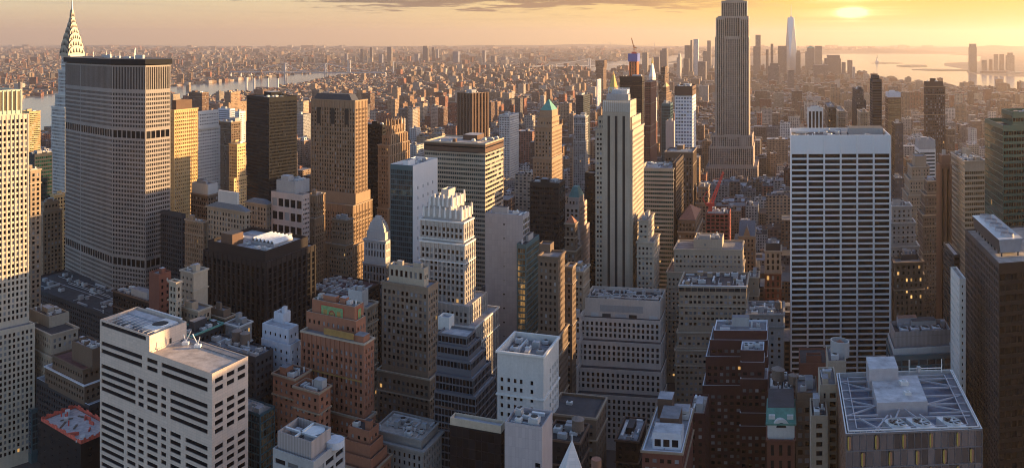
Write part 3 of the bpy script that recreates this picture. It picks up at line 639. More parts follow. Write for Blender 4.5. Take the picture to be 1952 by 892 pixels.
# -- brown gothic topped tower
def lincoln():
    TL = S(3.62, 2.9, .46, .66, .5, top=7, glass='win', fin=(.9, .45))
    r, b, rf = bld('office_tower', 'tall brown brick tower with a black mansard roof, sunlit on its right side', 'skyscraper', 722,
        [(593, 677, 700, 192, dict(corn=(1.2, .5))), (592, 678, 706, 370, dict(Z=718)), (586, 673, 709, 392, dict(Z=712)), (584, 671, 712, 470, dict(Z=705))], 'buff_brick', TL, S(3.62, 2.5, .42, .56, .4, top=7, fin=(.6, .4)), n=0, short='tall brown tower with the black roof')
    t = rf[0]; mb = MB(); mb.roof(t.frect(.08, .97, .06, .62), t.z, .82, t.z + 6.2, W('slate'), W('roof_dark')); mb.build('mansard_roof', r, b)
    mb = MB()
    for fu in (.18, .5, .82):                                # tall arched windows under the parapet
        for k, (w, z0, z1) in enumerate(((2.3, 22, 9), (1.5, 9, 7.6))):
            p = t.f(fu, 0); e = t.ea; nn = np.array([-e[1], e[0]]); nn = nn if nn @ p < 0 else -nn
            q0, q1 = p - e * w + nn * .5, p + e * w + nn * .5
            mb.prism([q0, q1, q1 - nn * .4, q0 - nn * .4] if False else [q1, q0, q0 - nn * .3, q1 - nn * .3], t.top - z0, t.top - z1, W('black'))
    mb.build('arched_window', r, b)
    for i in range(-3, 4):
        pass
    wing = bld('office_wing', 'brown brick wing stepping down left of the tall brown tower', 'building', 690, [(586, 603, 619, 372, dict(ground=True)), (585, 600, 617, 416, dict(Z=684, ground=True))], 'buff_brick', TL, n=1, short='brown wing')
    bld('office_wing', 'lower brown brick wing with a sunlit front before the tall brown tower', 'building', 668, [(633, 662, 673, 420), (626, 660, 673, 468, dict(Z=662))], 'buff_brick', S(3.6, 2.6, .45, .55), n=1, short='low brown wing')
lincoln()
bld('office_block', 'grey stone block with a large glazed attic left of the tall brown tower', 'office block', 640, [(527, 563, 590, 347, dict(wall='conc_grey', sl=BLANK, sr=BLANK, n=4)), (517, 577, 590, 372, dict(Z=632, sl=S(10.5, 7, .8, .6, .6, top=3)))], 'pink_stone', S(3.7, 2, .75, .4, .3), short='grey block with the glazed attic')
bld('office_tower', 'narrow black slab between the tall brown tower and the ribbed brown tower', 'office tower', 830, [(690, 729, 738, 238)], 'black_metal', S(3.7, 1.8, .85, .6, .1, glass='win_dark'), roof='roof_dark', n=2, short='narrow black slab')
def gothic():
    r, b, rf = bld('office_tower', 'brown brick tower with a crown of pinnacles, orange in the sun', 'skyscraper', 770,
        [(736, 746, 770, 240, dict(n=0, par=1.5)), (729, 744, 776, 258), (721, 741, 779, 277), (719, 739, 783, 398)], 'buff_brick', S(3.6, 2.4, .4, .6, .5, fin=(.8, .5)), S(3.6, 3.4, .42, .62, .6, fin=(1.3, .9)), n=0, short='pinnacled brown tower')
    t = rf[0]; mb = MB()
    for fu, fv in ((0, 0), (.5, 0), (1, 0), (0, .5), (0, 1), (1, 1), (.5, 1), (1, .5), (0, .25), (0, .75)):
        mb.cyl(t.f(fu, fv), .9, .8, t.top - 4, t.top + 3, W('buff_brick'), 6); mb.cyl(t.f(fu, fv), .9, .1, t.top + 3, t.top + 7, W('buff_brick'), 6, cap=False)
    mb.prism(t.frect(.2, .8, .2, .8), t.z, t.z + 6, W('brown')); mb.build('pinnacle_crown', r, b)
gothic()
r, b, rf = bld('office_tower', 'reddish brown tower with deep vertical ribs and a saw tooth top', 'skyscraper', 1430, [(873, 898, 930, 178, dict(turn=-22))], 'brown', S(3.7, 9, .5, .7, 0, top=9, glass='win_dark', fin=(3.5, 2.5)), S(3.7, 8, .42, .72, 0, top=9, glass='win_bronze', fin=(3.6, 2.5)), n=2, short='ribbed red brown tower')
bld('office_tower', 'white gridded office tower right of the ribbed red brown tower', 'office tower', 1250, [(952, 972, 989, 220)], 'conc_light', S(3.6, 2.6, .6, .5, .3), n=2, short='white gridded tower')
bld('office_block', 'big banded office block with brown top floors and lit stripes on its right', 'office block', 660,
    [(809, 925, 960, 274, dict(wall='brown', n=6, corn=(1.2, .3), sl=S(3.6, 60, .995, .3, .3, top=2), sr=S(3.6, 60, .99, .3, .3, top=2), z0=zat(293, 657), pmat='beige'))], 'limestone', n=6, short='big banded office block', roof='roof_tan', cap=0)
bld('office_storeys', 'glass and limestone banded storeys below the brown top of the big office block', 'office block', 660.6, [(809.3, 925, 959.6, 293.3, dict(n=0))], 'limestone', S(3.75, 1.7, .82, .55, .15, top=.6, glass='win_teal', m=.3), S(3.75, 5, .96, .5, .3, top=.6, glass='win', m=.3), n=0, short='banded storeys')
def glass_white():
    r, b, rf = bld('glass_tower', 'slim tower of teal glass and blank white wall with pale chamfered corner', 'office tower', 590,
        [(744, 787, 834, 316, dict(par=2.5, n=7))], 'white_clad', S(3.75, 1.7, .92, .78, .12, top=3.5, glass='win_teal', m=.4, mat='teal_frame'), S(7.4, 9, .16, .32, .3, top=14, m=4), roof='roof_light', n=7, short='teal glass and white tower')
glass_white()
# -- art deco pale tower
def deco():
    D = S(3.55, 2.9, .58, .64, .5, top=3.5, fin=(.8, .45)); CR = S(9, 4.2, .42, .78, .8, top=4, fin=(2.0, 1.3))
    r, b, rf = bld('office_tower', 'pale art deco tower with a scalloped crown and stepped shoulders', 'skyscraper', 480,
        [(841, 855, 868, 362, dict(sl=S(5, 2, .4, .6), n=0, Z=497)), (820, 862, 885, 379, dict(sl=CR, sr=CR, Z=490, n=2)), (808, 880, 899, 402, dict(sl=CR, sr=CR, Z=485)), (801, 884, 902, 424, dict(Z=480)), (801, 886, 905, 466, dict(Z=476, z0=20)), (800, 893, 928, 584, dict(Z=470)), (800, 905, 950, 624, dict(Z=464))],
        'deco_stone', D, D, roof='roof_light', n=1, short='pale art deco tower')
    for k in (1, 2):
        t = rf[k]; mb = MB(); m = 5 if k == 1 else 7
        for i in range(m + 1):
            f = i / m; p = t.f(1 - f, 0); mb.cyl(p, .9, .5, t.top - 5, t.top + (2.2 if i % 2 else 1.2), W('white_stone'), 8)
            if i <= 3: p = t.f(0, i / 3); mb.cyl(p, .9, .5, t.top - 5, t.top + (2.2 if i % 2 else 1.2), W('white_stone'), 8)
        mb.build('crown_finials', r, b)
deco()
bld('office_tower', 'grey blank panelled slab with a green glass flank', 'office tower', 520, [(925, 997, 1009, 411, dict(sr=S(3.7, 3, .9, .7, .2, glass='win_gold')))], 'grey_panel', S(9, 40, .06, .1, .3, m=1), n=5, short='grey blank slab', roof='roof_light')
bld('glass_block', 'yellow green mirror glass block stepping down from the grey slab', 'office block', 512, [(985, 1003, 1028, 466, dict(roof='roof_dark'))], 'teal_frame', S(3.7, 1.6, .9, .72, .1, glass='win_gold'), n=3, short='yellow green glass block')
bld('office_tower', 'dark brown glass box with one sunlit striped edge', 'office tower', 620, [(1010, 1066, 1077, 349)], 'dark_clad', S(3.75, 1.8, .85, .5, .12, top=3, glass='win_dark'), S(3.75, 5, .95, .45, .3, glass='win'), roof='roof_tan', n=4, short='dark brown box')
def pyramid_tower(name, label, Z, tiers, y_apex, wallm, roofm, short, s=.0, stl=None, trunc=.0):
    r, b, rf = bld(name, label, 'skyscraper', Z, tiers, wallm, stl or SB, n=0, short=short)
    t = rf[0]; mb = MB(); mb.roof(t.frect(.02, .98, .02, .98), t.top + .05, trunc, zat(y_apex, t.C[1] + 10), W(roofm)); mb.build('pyramid_roof', r, b); return r, b, rf
r, b, rf = pyramid_tower('office_tower', 'tan brick tower with a green copper pyramid roof, lit on the right', 790, [(1029, 1052, 1063, 211, dict(par=.2)), (1024, 1052, 1066, 224, dict(corn=(1, .8))), (1019, 1052, 1071, 243, dict(corn=(1, 1))), (1016, 1052, 1072, 302)], 189, 'buff_brick', 'copper_green', 'green pyramid tower', stl=S(3.6, 3.0, .42, .55, .4, top=4))
pyramid_tower('office_tower', 'pinkish stone tower with a flat topped teal roof', 640, [(1083, 1104, 1113, 377, dict(par=.2)), (1077, 1104, 1119, 392), (1077, 1106, 1124, 440)], 354, 'pink_stone', 'teal_roof', 'teal roofed tower', trunc=.45)
pyramid_tower('brick_building', 'small brown brick building with a steep dark pyramid roof', 590, [(1077, 1096, 1101, 426, dict(par=.2)), (1074, 1097, 1108, 478)], 407, 'brown_brick', 'terra_roof', 'steep roofed brown building')
bld('office_tower', 'brown stone tower with a sunlit flank and a tan bulkhead', 'office tower', 470, [(1027, 1049, 1056, 466, dict(sl=BLANK, sr=BLANK, Z=480, n=0)), (1026, 1064, 1077, 490, dict(n=4, corn=(1, .6))), (1022, 1065, 1083, 640)], 'brown_brick', S(3.7, 2.6, .48, .55, .4, top=3), S(3.7, 2.6, .45, .5, .4), n=4, short='brown tower with the tan bulkhead')
bld('office_building', 'narrow brown building squeezed between stone towers with a pale roof', 'building', 500, [(1078, 1091, 1098, 508)], 'brown_brick', SB, n=2, roof='roof_light', short='narrow brown building')
bld('office_building', 'squat brown building with a long pale roof beside the striped white tower', 'building', 540, [(1088, 1112, 1124, 517)], 'tan', SB, n=2, roof='roof_light', short='squat brown building')
bld('office_tower', 'thin black slab just left of the striped limestone tower', 'office tower', 700, [(1115, 1140, 1146, 330)], 'black_metal', S(3.7, 2, .8, .5, .1, glass='win_dark'), n=0, short='thin black slab')
# -- striped limestone tower
def five_hundred():
    ST = S(3.65, 2.6, .5, .52, .35, top=4)
    r, b, rf = bld('office_tower', 'limestone tower with three black vertical stripes down its front', 'skyscraper', 612,
        [(1150, 1202, 1213, 192, dict(sl=BLANK, sr=S(3.65, 4, .25, .5), n=0, par=1.6)), (1140, 1205, 1222, 224, dict(Z=609)), (1135, 1206, 1227, 248, dict(Z=606))], 'limestone', S(3.65, 2.6, .46, .5, .35, top=2, seg=[(.04, .09), (.12, .17), (.20, .25), (.79, .84), (.87, .92)]), ST, n=0, short='striped limestone tower')
    t = rf[2]; e = t.ea; nn = np.array([-e[1], e[0]]); nn = nn if nn @ t.C < 0 else -nn; k = rf[0]
    # tall stripes and ribs across the front
    mb = MB(); 
    def strip(mb, px, w, z0, z1, out, m, base_t):
        p = along(base_t.C, base_t.a / base_t.a[1] if abs(base_t.a[1]) > 1e-6 else base_t.a, px); q0, q1 = p - base_t.ea * w / 2, p + base_t.ea * w / 2
        mb.prism([q1 + nn * out, q0 + nn * out, q0 - nn * .5, q1 - nn * .5], z0, z1, m)
    ft = rf[0]; front = Roof([p + nn * 6.6 for p in ft.poly], ft.z)
    mb.prism([front.f(1.0, 0), front.f(0, 0), front.f(0, 0) - nn * 8, front.f(1, 0) - nn * 8], 0, zat(196, 606), W('limestone')); mb.build('front_bay', r, b)
    for px in (1160.5, 1174.5, 1189):
        mb = MB(); strip(mb, px, 1.9, 0, zat(222, 605), .12, W('black'), front); mb.build('dark_stripe', r, b)
    mb = MB()
    for px in np.linspace(1151, 1201, 14): strip(mb, px, .5, zat(214, 605), zat(193, 605), .35, W('white_stone'), front)
    mb.build('crown_ribs', r, b)
    add_unit(r, b, ft, 2, 2, ft.la - 4, 8, 6, 'conc_grey', 'bulkhead')
    mb = MB(); z = ft.z + 6
    for i in range(7):
        a = ft.f(.1 + .13 * i, .3); mb.bar((*a, z - 2), (*a, z + 4.5), .4, W('metal_light'))
        if i: mb.bar((*pa, z + 4.5), (*a, z + 4.5), .4, W('metal_light')); mb.bar((*pa, z), (*a, z + 4.5), .3, W('metal_light'))
        pa = a
    mb.prism(ft.frect(.2, .75, .35, .75), z, z + 3.2, W('blue_white')); mb.build('roof_truss', r, b)
    bld('office_wing', 'limestone wing stepping down right of the striped limestone tower', 'building', 600, [(1217, 1236, 1247, 420), (1214, 1246, 1257, 462, dict(Z=597))], 'limestone', S(3.65, 2.8, .5, .52, .35, top=3), n=2, short='limestone wing')
five_hundred()
bld('office_tower', 'green glass office block with pale spandrel bands behind the limestone wing', 'office tower', 720, [(1205, 1284, 1287, 321, dict(dr=36))], 'limestone', S(3.75, 1.8, .88, .5, .2, top=2.2, glass='win_green', m=.2), n=7, roof='roof_light', short='banded green glass block')
bld('office_tower', 'dark maroon slab attached to the banded green glass block', 'office tower', 722, [(1282, 1288.5, 1303, 311)], 'bronze', BLANK, S(3.75, 2, .7, .5, .2, glass='win_bronze'), roof='roof_dark', n=0, short='maroon slab')
bld('office_tower', 'brown brick tower with vertical piers below the blue windowed tower', 'office tower', 850, [(1267, 1320, 1327, 290)], 'brown_brick', S(3.7, 3.2, .5, .7, .5, top=6, fin=(1, .5)), n=3, short='brown pier tower')
bld('office_tower', 'white tower with bright blue windows and a brown top', 'skyscraper', 935, [(1286, 1320, 1327, 165, dict(wall='brown', sl=S(9, 2, .4, .5, .3), z0=zat(183, 930))), (1286.2, 1320, 1326.8, 183.2, dict(Z=936))], 'white_clad', S(3.9, 3.0, .72, .55, .3, top=1, glass='win_sky'), S(3.9, 3, .5, .5, .3), n=3, short='white tower with blue windows')
bld('glass_tower', 'slim teal glass tower beside the blue windowed tower', 'office tower', 1010, [(1261, 1278, 1283, 198)], 'teal_frame', S(3.7, 1.8, .9, .8, .1, glass='win_teal'), n=2, short='slim teal glass tower')
bld('office_slab', 'blank pink slab between the slim teal tower and the blue windowed tower', 'office block', 985, [(1269, 1285, 1288, 231)], 'pink_stone', BLANK, n=2, short='blank pink slab')
bld('office_tower', 'wide dark brown tower behind the striped limestone tower', 'skyscraper', 1400, [(1181, 1224, 1228, 146)], 'dark_brown', S(3.7, 3, .7, .5, .2, top=8, glass='win_dark'), roof='roof_dark', n=2, short='wide dark brown tower')
def core_tower():
    r, b, rf = bld('unfinished_tower', 'orange and blue tower under construction with a crane on top', 'skyscraper', 2200, [(1197, 1215, 1220, 103, dict(wall='blue_panel', sl=BLANK, sr=BLANK, z0=zat(118, 2200), n=0)), (1199, 1214, 1218, 118.3, dict(Z=2202))], 'orange_panel', S(4, 6, .35, .9, .5, top=1, glass='win_dark'), n=0, short='orange unfinished tower')
    t = rf[0]; c = sum(t.poly) / 4; mb = MB(); mb.box(c, 12, 12, t.z, t.z + 6, W('crane_red')); mb.bar((*c, t.z), (*c, t.z + 24), 2.2, W('crane_orange')); mb.bar((c[0], c[1], t.z + 16), (c[0] - 7, c[1], t.z + 44), 2, W('crane_orange')); mb.bar((c[0], c[1], t.z + 18), (c[0] + 7, c[1], t.z + 16), 2.5, W('crane_orange')); mb.build('crane', r, b)
core_tower()
bld('office_tower', 'slender dark slab with a reddish right flank behind the limestone tower', 'skyscraper', 1300, [(1229, 1241, 1251, 156, dict(n=0)), (1228, 1240, 1253, 240)], 'red_brick', S(3.6, 2.5, .6, .5, 0, glass='win_dark'), S(3.6, 2.5, .4, .6, 0), n=0, short='slender reddish slab')
def clock_tower():
    r, b, rf = bld('clock_tower', 'white stone campanile with a pointed roof and gilded lantern, far behind the limestone tower', 'tower', 1900, [(1237, 1244, 1250, 146, dict(par=.2, n=0)), (1235, 1243, 1252, 190, dict(n=0))], 'white_stone', S(4, 3, .4, .5, 0), n=0, short='white campanile')
    t = rf[0]; c = sum(t.poly) / 4; mb = MB(); mb.roof(t.poly, t.top, .22, zat(122, 1905), W('white_stone')); mb.build('pointed_roof', r, b); mb = MB(); mb.cyl(c, 2.6, 2.2, zat(122, 1905), zat(117, 1905), W('gold'), 8); mb.cyl(c, 2.2, .1, zat(117, 1905), zat(110, 1905), W('gold'), 8); mb.build('gilded_lantern', r, b)
clock_tower()
def gold_pyramid(name, label, Z, xl, xc, xr, yb, ya, wallm, roofm='gold'):
    r, b, rf = bld(name, label, 'tower', Z, [(xl, xc, xr, yb, dict(par=.2, n=0)), (xl - 5, xc, xr + 4, yb + 14, dict(n=0))], wallm, S(3.7, 3, .4, .5, 0), n=0, short=label.split(' with')[0])
    t = rf[0]; mb = MB(); mb.roof(t.poly, t.top, 0.0, zat(ya, Z + 8), W(roofm)); mb.build('pyramid_roof', r, b)
gold_pyramid('office_tower', 'stone tower with a gilded pyramid roof showing behind the limestone tower', 1700, 1160, 1172, 1179, 174, 136, 'limestone')
gold_pyramid('office_tower', 'brown tower with a small gilded cap right of the slender reddish slab', 1650, 1263, 1270, 1276, 166, 158, 'brown')
bld('office_tower', 'dark topped tower standing behind the slim teal glass tower', 'skyscraper', 1800, [(1260, 1268, 1272, 128, dict(n=0)), (1255, 1267, 1275, 143)], 'brown', S(3.6, 3, .6, .5, 0), n=0, short='dark topped tower')
bld('glass_tower', 'narrow white glass blade catching the light, left of the gilded pyramid', 'apartment tower', 2600, [(1137, 1139, 1146, 152)], 'white_clad', S(3.3, 3, .7, .6, 0, glass='win_sky'), n=0, short='white glass blade')
bld('glass_tower', 'dark curved glass tower left of the limestone tower', 'office tower', 1500, [(1098, 1112, 1125, 182)], 'dark_grey', S(3.7, 2.5, .8, .6, 0, glass='win_teal'), n=1, short='dark curved glass tower')
bld('office_tower', 'grey blue office tower in front of the dark curved glass tower', 'office tower', 1150, [(1093, 1116, 1121, 222)], 'grey_stone', S(3.7, 2.6, .5, .6, .2), n=3, short='grey blue office tower')
bld('office_tower', 'lone dark brick tower block standing far off before the bay', 'apartment tower', 3900, [(1135, 1152, 1157, 116, dict(n=0)), (1136, 1150, 1156, 128, dict(n=0))], 'brown', S(3.4, 6, .4, .5, 0), n=0, short='lone dark brick block')
# -- the great setback skyscraper
def empire():
    st = S(3.72, 3.4, .5, .84, .5, top=3.5, fin=(1.5, .4), glass='win_dark'); st2 = S(3.72, 3.4, .56, .9, .6, top=3.5, fin=(1.3, .5), glass='win_dark')
    r, b, rf = bld('landmark_skyscraper', 'tallest grey brown stone skyscraper with vertical piers and setbacks', 'skyscraper', 1330,
        [(1383, 1416, 1419, -34, dict(Z=1345, n=0, dr=22)), (1375, 1424, 1428, 2, dict(Z=1340, n=0, dr=30, sl=st2)), (1368, 1427, 1432, 31, dict(Z=1336, n=0, dr=38)), (1363, 1428, 1434.5, 71, dict(Z=1331, n=0, dr=46)), (1356, 1434, 1441, 258, dict(Z=1328, n=0, dr=60)), (1352, 1436, 1446, 280, dict(Z=1325, n=0, dr=70)), (1345, 1444, 1454, 318, dict(Z=1320, n=2, dr=90))],
        'esb_stone', st, S(3.72, 5, .35, .8, .1, top=3), n=0, corn=0, short='tallest stone skyscraper')
    t = rf[3]; e = t.ea; nn = np.array([-e[1], e[0]]); nn = nn if nn @ t.C < 0 else -nn
    def bay(f0, f1, z0, z1, out, nm):
        a, c_ = t.f(f0, 0), t.f(f1, 0); pl = [c_ + nn * out, a + nn * out, a - nn * 2, c_ - nn * 2]; wn = []
        mb = MB()
        for i in range(3): facade(mb, wn, pl[(i + 3) % 4], pl[i], z0, z1, st2 if i == 1 else BLANK, W('esb_stone'), zat(345, 1300))
        mb.fan([(*p, z1) for p in pl], W('roof_grey')); mb.build(nm, r, b); emit_windows(r, b, wn, 0)
    bay(.03, .27, zat(330, 1325), zat(34, 1331), 2.2, 'corner_bay'); bay(.73, .97, zat(330, 1325), zat(34, 1331), 2.2, 'corner_bay'); bay(.36, .64, zat(330, 1325), zat(262, 1331), 3.2, 'centre_bay')
empire()
for x0, x1, y in ((1376, 1384, 26),): pass
# ================================================================ right of the tallest skyscraper
bld('office_tower', 'wide white gridded slab with black windows in long rows', 'skyscraper', 560,
    [(1506.5, 1507.5, 1697, 258, dict(dl=48, par=3.0, roof='roof_dark', n=9, tank=0))], 'travertine', BLANK, S(3.9, 12, .968, .68, .4, top=12.5, glass='win_dark', m=.1, lo=0, ledge=(.35, .2)), n=9, short='wide white gridded slab')
def grace_parts():
    r, b, rfs = b_roofs[[k for k in b_roofs][-1]]; t = rfs[0]; e = t.eb; nn = np.array([e[1], -e[0]]); nn = nn if nn @ t.C < 0 else -nn
    k = round((t.lb - .2) / 12)
    for i in range(k + 1):
        p = t.p(0, .1 + (t.lb - .2) / k * i); mb = MB(); mb.prism([p - e * .45 + nn * .6, p + e * .45 + nn * .6, p + e * .45 - nn * .4, p - e * .45 - nn * .4], 0, t.top - .3, W('travertine')); mb.build('pier', r, b)
grace_parts()
bld('office_tower', 'white striped tower with a tan blank side rising behind the wide white slab', 'office tower', 1000, [(1526, 1540, 1569, 207)], 'white_stone', BLANK, S(40, 4.2, .66, .96, .6, top=3, glass='win_dark', lo=0), n=4, short='white striped tower')
bld('apartment_tower', 'brown apartment block right of the white striped tower', 'apartment tower', 1150, [(1572, 1578, 1593, 204)], 'brown_brick', S(3.1, 3, .4, .5, .2), n=1, short='brown apartment block')
bld('apartment_tower', 'tan apartment block with balconies behind the wide white slab', 'apartment tower', 1100, [(1592, 1598, 1612, 212)], 'tan', S(3.1, 3, .5, .5, .2), n=1, short='tan apartment block')
bld('apartment_tower', 'grey stepped tower left of the tall dark slab', 'apartment tower', 1180, [(1625, 1632, 1646, 171), (1624, 1632, 1651, 192)], 'dark_grey', S(3.2, 2.8, .6, .5, .2), n=1, short='grey stepped tower')
bld('apartment_tower', 'low beige tower in front of the grey stepped tower', 'apartment tower', 1050, [(1634, 1640, 1655, 214)], 'tan', S(3.2, 2.8, .4, .5, .2), n=1, short='low beige tower')
bld('apartment_tower', 'tall dark slab tower with fine horizontal lines, above the wide white slab', 'skyscraper', 1000, [(1660, 1664, 1676, 144, dict(n=0)), (1658, 1663, 1681, 152)], 'dark_grey', S(3.3, 3, .85, .55, .2, glass='win_dark'), S(3.3, 24, .98, .5, .3, glass='win_dark'), n=0, short='tall dark slab')
bld('glass_tower', 'orange reflecting glass tower with a pale blue top', 'office tower', 1250, [(1688, 1693, 1717, 177, dict(wall='blue_white', sl=BLANK, sr=BLANK, z0=zat(186, 1250), n=1)), (1687.5, 1693, 1717.5, 186.3, dict(Z=1251))], 'brown', S(3.7, 2.2, .9, .7, .1, glass='win_smoke'), S(3.7, 2.2, .9, .7, .1, glass='win_gold'), short='orange glass tower')
bld('glass_tower', 'blue grey glass block below the orange glass tower', 'office tower', 1100, [(1700, 1706, 1722, 236)], 'dark_grey', S(3.7, 2, .9, .7, .1, glass='win_blue'), n=1, short='blue grey glass block')
bld('apartment_tower', 'tall brown tower with scattered pale windows and a slanted cap', 'skyscraper', 950, [(1761, 1764, 1798, 156, dict(sl=BLANK, sr=BLANK, wall='brown', z0=zat(164, 950), n=1)), (1761, 1764, 1802, 165)], 'brown', S(3.4, 2.6, .55, .55, .3, glass='win_blind'), n=1, short='tall brown tower with pale windows')
bld('apartment_tower', 'brown brick block right of the tall brown tower with pale windows', 'apartment tower', 1150, [(1800, 1806, 1820, 246)], 'brown_brick', S(3.2, 3, .4, .5, .2), n=1, short='brown brick block')
bld('office_block', 'white banded office block with grey plant floor', 'office block', 850, [(1744, 1752, 1783, 268, dict(wall='conc_grey', sl=BLANK, sr=BLANK, z0=zat(285, 850), n=2)), (1743.5, 1752, 1783.5, 285.4)], 'white_stone', S(3.7, 40, .99, .5, .3, glass='win_teal'), n=2, short='white banded block')
bld('hotel_building', 'beige stepped stone hotel with a bulkhead top, behind the brown setback tower', 'hotel', 780, [(1738, 1744, 1766, 298, dict(sl=BLANK, sr=BLANK)), (1730, 1738, 1772, 318), (1724, 1734, 1776, 342), (1720, 1731, 1778, 372)], 'tan', S(3.5, 2.8, .4, .5, .3), n=0, short='beige stepped hotel')
bld('office_building', 'brown brick setback tower right of the beige stepped hotel', 'office tower', 715, [(1761, 1768, 1788, 345), (1755, 1764, 1788, 372), (1750, 1760, 1788, 410)], 'brown_brick', S(3.5, 2.8, .45, .5, .3), n=2, short='brown setback tower')
bld('office_building', 'pale grey stepped stone building beside the wide white slab', 'office tower', 640, [(1695, 1700, 1738, 393), (1694, 1699, 1745, 425), (1693, 1698, 1752, 470)], 'conc_light', S(3.6, 3.6, .4, .5, .3), n=4, short='pale grey stepped building')
bld('office_block', 'small dark blue glass box behind the pale grey stepped building', 'office block', 900, [(1700, 1706, 1723, 340)], 'dark_grey', S(3.7, 2, .9, .8, .1, glass='win_blue'), n=2, short='dark blue glass box')
bld('office_tower', 'slim brown ribbed tower left of the beige glass tower', 'office tower', 610, [(1792, 1796, 1812, 296, dict(n=1)), (1787, 1791, 1813, 313, dict(Z=606))], 'copper_fin', S(3.7, 3.5, .5, .9, .6, glass='win_bronze', fin=(1.2, .8)), S(60, 4.6, .5, .96, .8, glass='win_dark', fin=(1.6, .8), lo=0), n=1, short='slim brown ribbed tower')
bld('glass_tower', 'beige banded glass tower reflecting golden light', 'office tower', 590, [(1813, 1839, 1877, 307, dict(n=8, tank=0))], 'beige', S(3.8, 1.8, .92, .68, .12, top=2.5, glass='win_mirror', m=.2), S(3.8, 1.8, .92, .55, .12, top=7, glass='win_gold', m=.2), roof='roof_dark', n=8, short='beige banded glass tower')
bld('office_block', 'low dark glass block with a flat white roof, below the beige glass tower', 'office block', 520, [(1798, 1818, 1830, 486)], 'dark_grey', S(3.6, 30, .99, .55, .2, glass='win_dark', top=1), n=1, roof='roof_white', short='dark block with the white roof')
def hotel():
    r, b, rf = bld('hotel_building', 'ornate brown brick hotel with warm lit windows beside the avenue', 'hotel', 560, [(1714, 1718, 1750, 486, dict(wall='dark_grey', sl=BLANK, sr=BLANK, n=4, Z=566)), (1701, 1706, 1759, 500, dict(corn=(1.2, 1.2))), (1700, 1705.5, 1761, 524, dict(z0=10, Z=558))], 'brown_brick', S(3.9, 3.6, .45, .6, .5, glass='win_warm', top=2), n=4, short='ornate brown hotel')
    t = rf[0]; mb = MB()
    for f0 in (.22, .45, .68): mb.prism(t.frect(.1, .4, f0, f0 + .17), t.z + .1, t.z + 3.4, W('roof_blue'))
    mb.build('skylight', r, b)
hotel()
def green_tower():
    r, b, rf = bld('office_tower', 'dark green glass tower with stepped roof at the right edge', 'skyscraper', 490, [(1909, 1930, 2010, 214, dict(Z=498, par=2.5)), (1877, 1912, 2030, 239, dict(par=2.5))], 'green_frame', S(3.9, 1.8, .95, .86, .08, top=2.5, glass='win_green', m=.2), S(3.9, 1.9, .86, .58, .2, top=3, glass='win_dark', m=.3), roof='roof_dark', n=4, short='dark green glass tower')
green_tower()
def lattice_tower():
    r, b, rf = bld('office_tower', 'dark brown tower with a lattice side and a tan roof at the right edge', 'skyscraper', 400, [(1840, 1904, 2050, 502, dict(par=.9, n=0, roof='roof_tan'))], 'bronze_lattice', S(3.6, 3.4, .74, .66, .4, top=2.4, glass='win_dark', m=.2, mat='lattice_pale'), S(5.2, 3.4, .84, .62, .4, top=4.5, glass='win_dark', m=.5, mat='dark_clad'), n=0, short='dark lattice tower')
    t = rf[0]; u0, v0, lu, lv, h = t.la * .28, t.lb * .05, t.la * .72 - 8, 15.0, 7.0
    u0, lu = 14, t.la - 18
    mb = MB(); pl = t.rect(u0, u0 + lu, v0 + 3, v0 + lv); ins = inset(pl, -1.2)
    for i in range(4): mb.quads([[(*pl[i], t.z + 2.2), (*pl[(i + 1) % 4], t.z + 2.2), (*ins[(i + 1) % 4], t.z + 2.2 + h), (*ins[i], t.z + 2.2 + h)]], W('metal_dark' if i in (0,) else 'steel_paint'))
    mb.fan([(*p, t.z + 2.2 + h) for p in ins], W('metal_light'))
    for i in range(9):
        for vv in (v0 + 4, v0 + lv - 1): p = t.p(u0 + 1 + (lu - 2) * i / 8, vv); mb.box(p, .5, .5, t.z, t.z + 2.2, W('metal_dark'))
    mb.build('cooling_plant', r, b)
    for i in range(5):
        c = t.p(u0 + lu * (i + .5) / 5, v0 + 3 + (lv - 3) * .5); z = t.z + 2.2 + h
        mb = MB(); mb.cyl(c, 3.1, 2.9, z + .01, z + 1.6, W('steel_paint'), 20, cap=False); mb.cyl(c, 2.7, 2.7, z + .02, z + .7, W('black'), 20); fo = mb.build('cooling_fan', r, b)
        mb = MB()
        for k in range(6): a = k * math.pi / 3; mb.bar((c[0], c[1], z + 1.1), (c[0] + 2.6 * math.cos(a), c[1] + 2.6 * math.sin(a), z + 1.1), .5, W('steel_paint'), .1)
        fb = mb.build('fan_blades', fo, (0, 0, 0)); fb.location = (-b[0], -b[1], -b[2])
lattice_tower()
bld('office_building', 'slim white tower with small windows squeezed against the dark lattice tower', 'office tower', 425, [(1812, 1829, 1841, 531)], 'white_stone', S(3.7, 3.4, .34, .42, .3), roof='roof_tan', n=2, short='slim white tower')
def fan_block():
    r, b, rf = bld('office_block', 'low office block with a corrugated plant screen and roof fans beside the wide white slab', 'office block', 455, [(1697, 1705, 1812, 633, dict(wall='corrugated', sl=BLANK, sr=BLANK, par=2.5, roof='roof_dark', n=10, Z=462)), (1692, 1703, 1815, 665, dict(wall='conc_light', sl=BLANK, sr=S(4, 6, .75, .6, .8, glass='win_dark', top=.5), Z=456)), (1689, 1701, 1818, 678, dict(wall='teal_frame', Z=452))], 'teal_frame', S(4, 5, .88, .72, .2, glass='win_teal'), n=10, short='low block with the corrugated screen', tank=0)
    t = rf[0]
    for i in range(4): add_unit(r, b, t, 2, 4 + i * (t.lb - 8) / 4, 7, (t.lb - 8) / 4 - 1.5, 2.6, 'steel_paint', 'cooling_unit', fan=True)
    add_unit(r, b, t, 14, t.lb * .12, 6, t.lb * .35, 5.5, 'steel_paint', 'tank_screen', capm='terra_roof')
fan_block()
